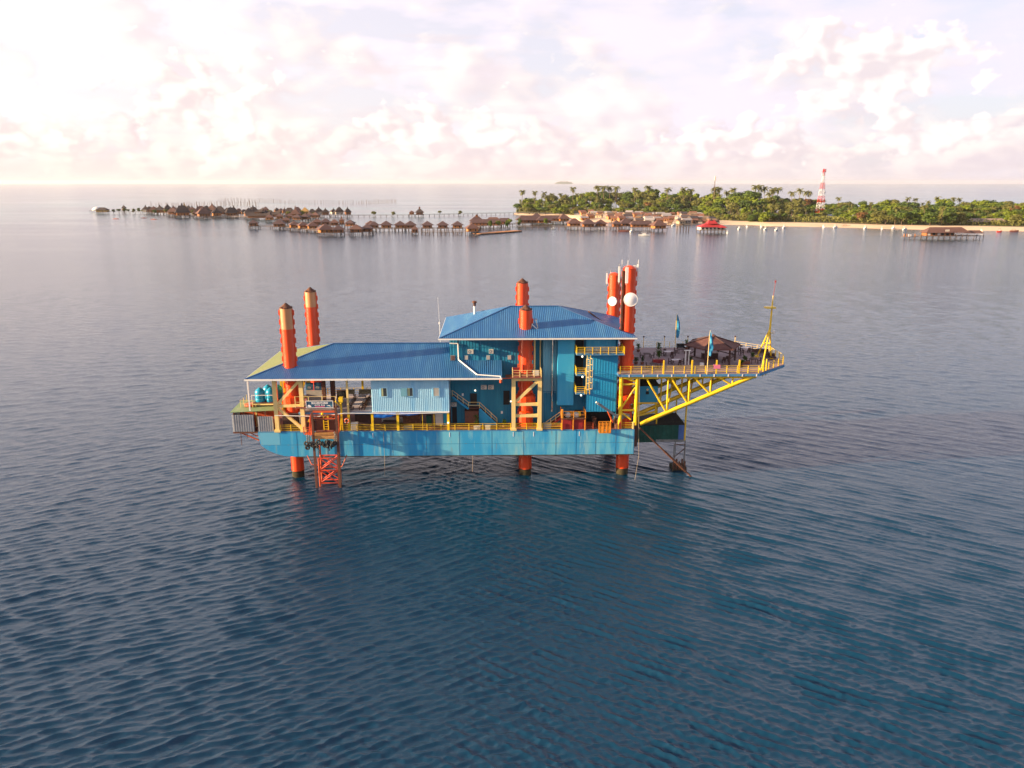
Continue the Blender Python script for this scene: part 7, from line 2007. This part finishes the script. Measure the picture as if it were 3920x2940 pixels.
for x, z, r in ((-2.6, HT - 7, 1.5), (-2.6, HT - 15.5, 0.9), (-4.2, HT - 30, 1.9), (3.2, HT - 30, 1.2)):
    D = MB().tube((x, -1.6, z), (x - 0.2, -2.4, z), r, 16).build('dish', M_DISH, T)
    MB().beam((x, -1.4, z), (x * 0.4, 0, z), 0.25).build('dish_arm', M_TWR_W, D)
T = land_thing('slim_mast', 'slim pale radio mast above the middle of the island', 'mast', (MAST[0][0] - 2.5, MAST[0][1], 2.0), 0)
for x, y in ((-0.6, -0.4), (0.6, -0.4), (0, 0.7)):
    MB().tube((x, y, 0), (x, y, 48), 0.16, 5).build('mast_leg', M_STAKE, T)
for k in range(16):
    MB().beam((-0.6, -0.4, k * 3.0), (0.6, -0.4, k * 3.0 + 3.0), 0.14).build('lacing', M_STAKE, T)
MB().lathe((0, 0, 47), [(1.1, 0), (1.3, 1), (1.3, 5), (0.6, 6.5)], 8).build('antenna_drum', M_HWHITE, T)

# ------------------------------------------------------------------ boats
def boat(x, y, L, kind, label, rz):
    T = land_thing('moored_boat' if kind != 'kayak' else 'kayak', label, 'boat' if kind != 'kayak' else 'kayak', (x, y, 0), rz)
    L = max(L, 4.5)
    if kind == 'white':
        L = max(L, 6.0)
    m = {'white': M_BOATW, 'long': M_BOATW, 'whitehut': M_BOATW, 'brown': M_BOATB, 'red': M_BOATR, 'kayak': M_KAYAK}[kind]
    wdt = L * (0.28 if kind in ('white', 'red', 'whitehut') else 0.15)
    h = 0.5 if kind == 'kayak' else 1.2
    n = 9
    vs, fs = [], []
    for i in range(n):
        t = i / (n - 1)
        ww = wdt / 2 * (1 - max(0.0, (t - 0.45) / 0.55) ** 2.2) * (0.85 + 0.15 * min(1, t * 4))
        sh = h * (1 + 0.35 * t * t)
        xx = (t - 0.5) * L
        vs += [(xx, -ww, sh), (xx * 0.96, -ww * 0.6, -0.3), (xx * 0.96, ww * 0.6, -0.3), (xx, ww, sh)]
    for i in range(n - 1):
        a = i * 4
        for k in range(3):
            fs.append((a + k, a + k + 1, a + k + 5, a + k + 4))
        fs.append((a + 3, a, a + 4, a + 7))
    fs += [(3, 2, 1, 0), (n * 4 - 4, n * 4 - 3, n * 4 - 2, n * 4 - 1)]
    MB().add(vs, fs).build('hull', m, T)
    if kind in ('white', 'long', 'red', 'whitehut'):
        MB().box(-L * 0.18, L * 0.16, -wdt * 0.34, wdt * 0.34, h, h + 0.9).build('cabin', M_BOATW, T)
        MB().box(-L * 0.28, L * 0.18, -wdt * 0.42, wdt * 0.42, h + 1.9, h + 2.05).build('canopy', M_BOATW if kind != 'red' else M_BOATR, T)
        for sx in (-L * 0.25, L * 0.15):
            for sy in (-wdt * 0.36, wdt * 0.36):
                MB().box(sx - 0.06, sx + 0.06, sy - 0.06, sy + 0.06, h, h + 1.9).build('canopy_post', M_GREY, T)
    elif kind == 'brown':
        MB().box(-L * 0.3, L * 0.1, -wdt * 0.4, wdt * 0.4, h + 1.2, h + 1.35).build('canopy', M_HROOFD, T)
        for sx in (-L * 0.28, L * 0.08):
            MB().box(sx - 0.08, sx + 0.08, -0.1, 0.1, h, h + 1.2).build('canopy_post', M_BOATB, T)
    else:
        MB().box(-0.4, 0.4, -wdt * 0.3, wdt * 0.3, h, h + 0.8).build('paddler_seat', M_KAYAK, T)
wc = {}
whites = sorted([b for b in BOATS if b[3] == 'white'])
for x, y, w, k in BOATS:
    wc[k] = wc.get(k, 0) + 1
    if k == 'white':
        lab = 'white boat moored off the village or beach, %s from the left' % ordinal(whites.index((x, y, w, k)) + 1)
    else:
        lab = {'long': 'long white boat in front of the middle water village', 'red': 'small red boat by the beach at the right', 'whitehut': 'white boat beside the footbridge of the middle village',
               'brown': ['long brown boat under the long stilt house', 'brown covered boat at the beach below the tower', 'brown wooden boat at the beach near the right edge'][wc[k] - 1] if k == 'brown' else '',
               'kayak': ['coral kayak on the open water before the far resort, leftmost of three', 'coral kayak on the open water, middle one of three', 'coral kayak on the open water, rightmost of three'][wc[k] - 1] if k == 'kayak' else ''}[k]
    boat(x, y, w, k, lab, {'white': 0.9 + rg.uniform(-0.7, 0.7)}.get(k, rg.uniform(-0.15, 0.15)))

# ------------------------------------------------------------------ undergrowth below the island trees: one mass nobody could count
v, f = [], []
rgu = random.Random(77)
for i in range(len(SHORE) - 1):
    (a, b), (c2, d) = SHORE[i], SHORE[i + 1]
    for k in range(int(math.hypot(c2 - a, d - b) * 26)):
        t = rgu.random()
        x0, y0 = a + (c2 - a) * t, b + (d - b) * t
        inl = 52 + 90 * rgu.random() ** 1.5 if not (80 < x0 < 236) else 225 + 60 * rgu.random()
        if x0 < 80:
            inl = 40 + 60 * rgu.random()
        p = Vector((x0 + inl * 0.1, y0 + inl, 2.4 + 5.5 * rgu.random() ** 1.6))
        s_ = Vector((rgu.gauss(0, 1), rgu.gauss(0, 1), rgu.gauss(0, 1))).normalized()
        u_ = s_.cross(Vector((rgu.gauss(0, 1), rgu.gauss(0, 1), rgu.gauss(0, 1)))).normalized()
        kk = rgu.uniform(0.7, 1.6)
        o_ = len(v)
        v += [p - s_ * kk, p - u_ * kk * 0.7, p + s_ * kk, p + u_ * kk * 0.7]
        f.append((o_, o_ + 1, o_ + 2, o_ + 3))
o = MB().add(v, f).build('undergrowth', M_LEAFC)
o['kind'] = 'stuff'
o['label'] = 'dense green undergrowth below the island trees'

# ------------------------------------------------------------------ sea haze
HAZE_DENSITY = 2.6e-5
hz = MB().box(-31500, 31500, -31500, 31500, -8.0, 96.0)
hm = bpy.data.materials.new('sea_haze')
hm.use_nodes = True
hm.node_tree.nodes.clear()
ho = hm.node_tree.nodes.new('ShaderNodeOutputMaterial')
pv = hm.node_tree.nodes.new('ShaderNodeVolumePrincipled')
pv.inputs['Color'].default_value = (0.92, 0.92, 0.95, 1)
pv.inputs['Density'].default_value = HAZE_DENSITY
pv.inputs['Anisotropy'].default_value = 0.2
hm.node_tree.links.new(pv.outputs[0], ho.inputs['Volume'])
o = hz.build('haze', hm)
o['kind'] = 'stuff'
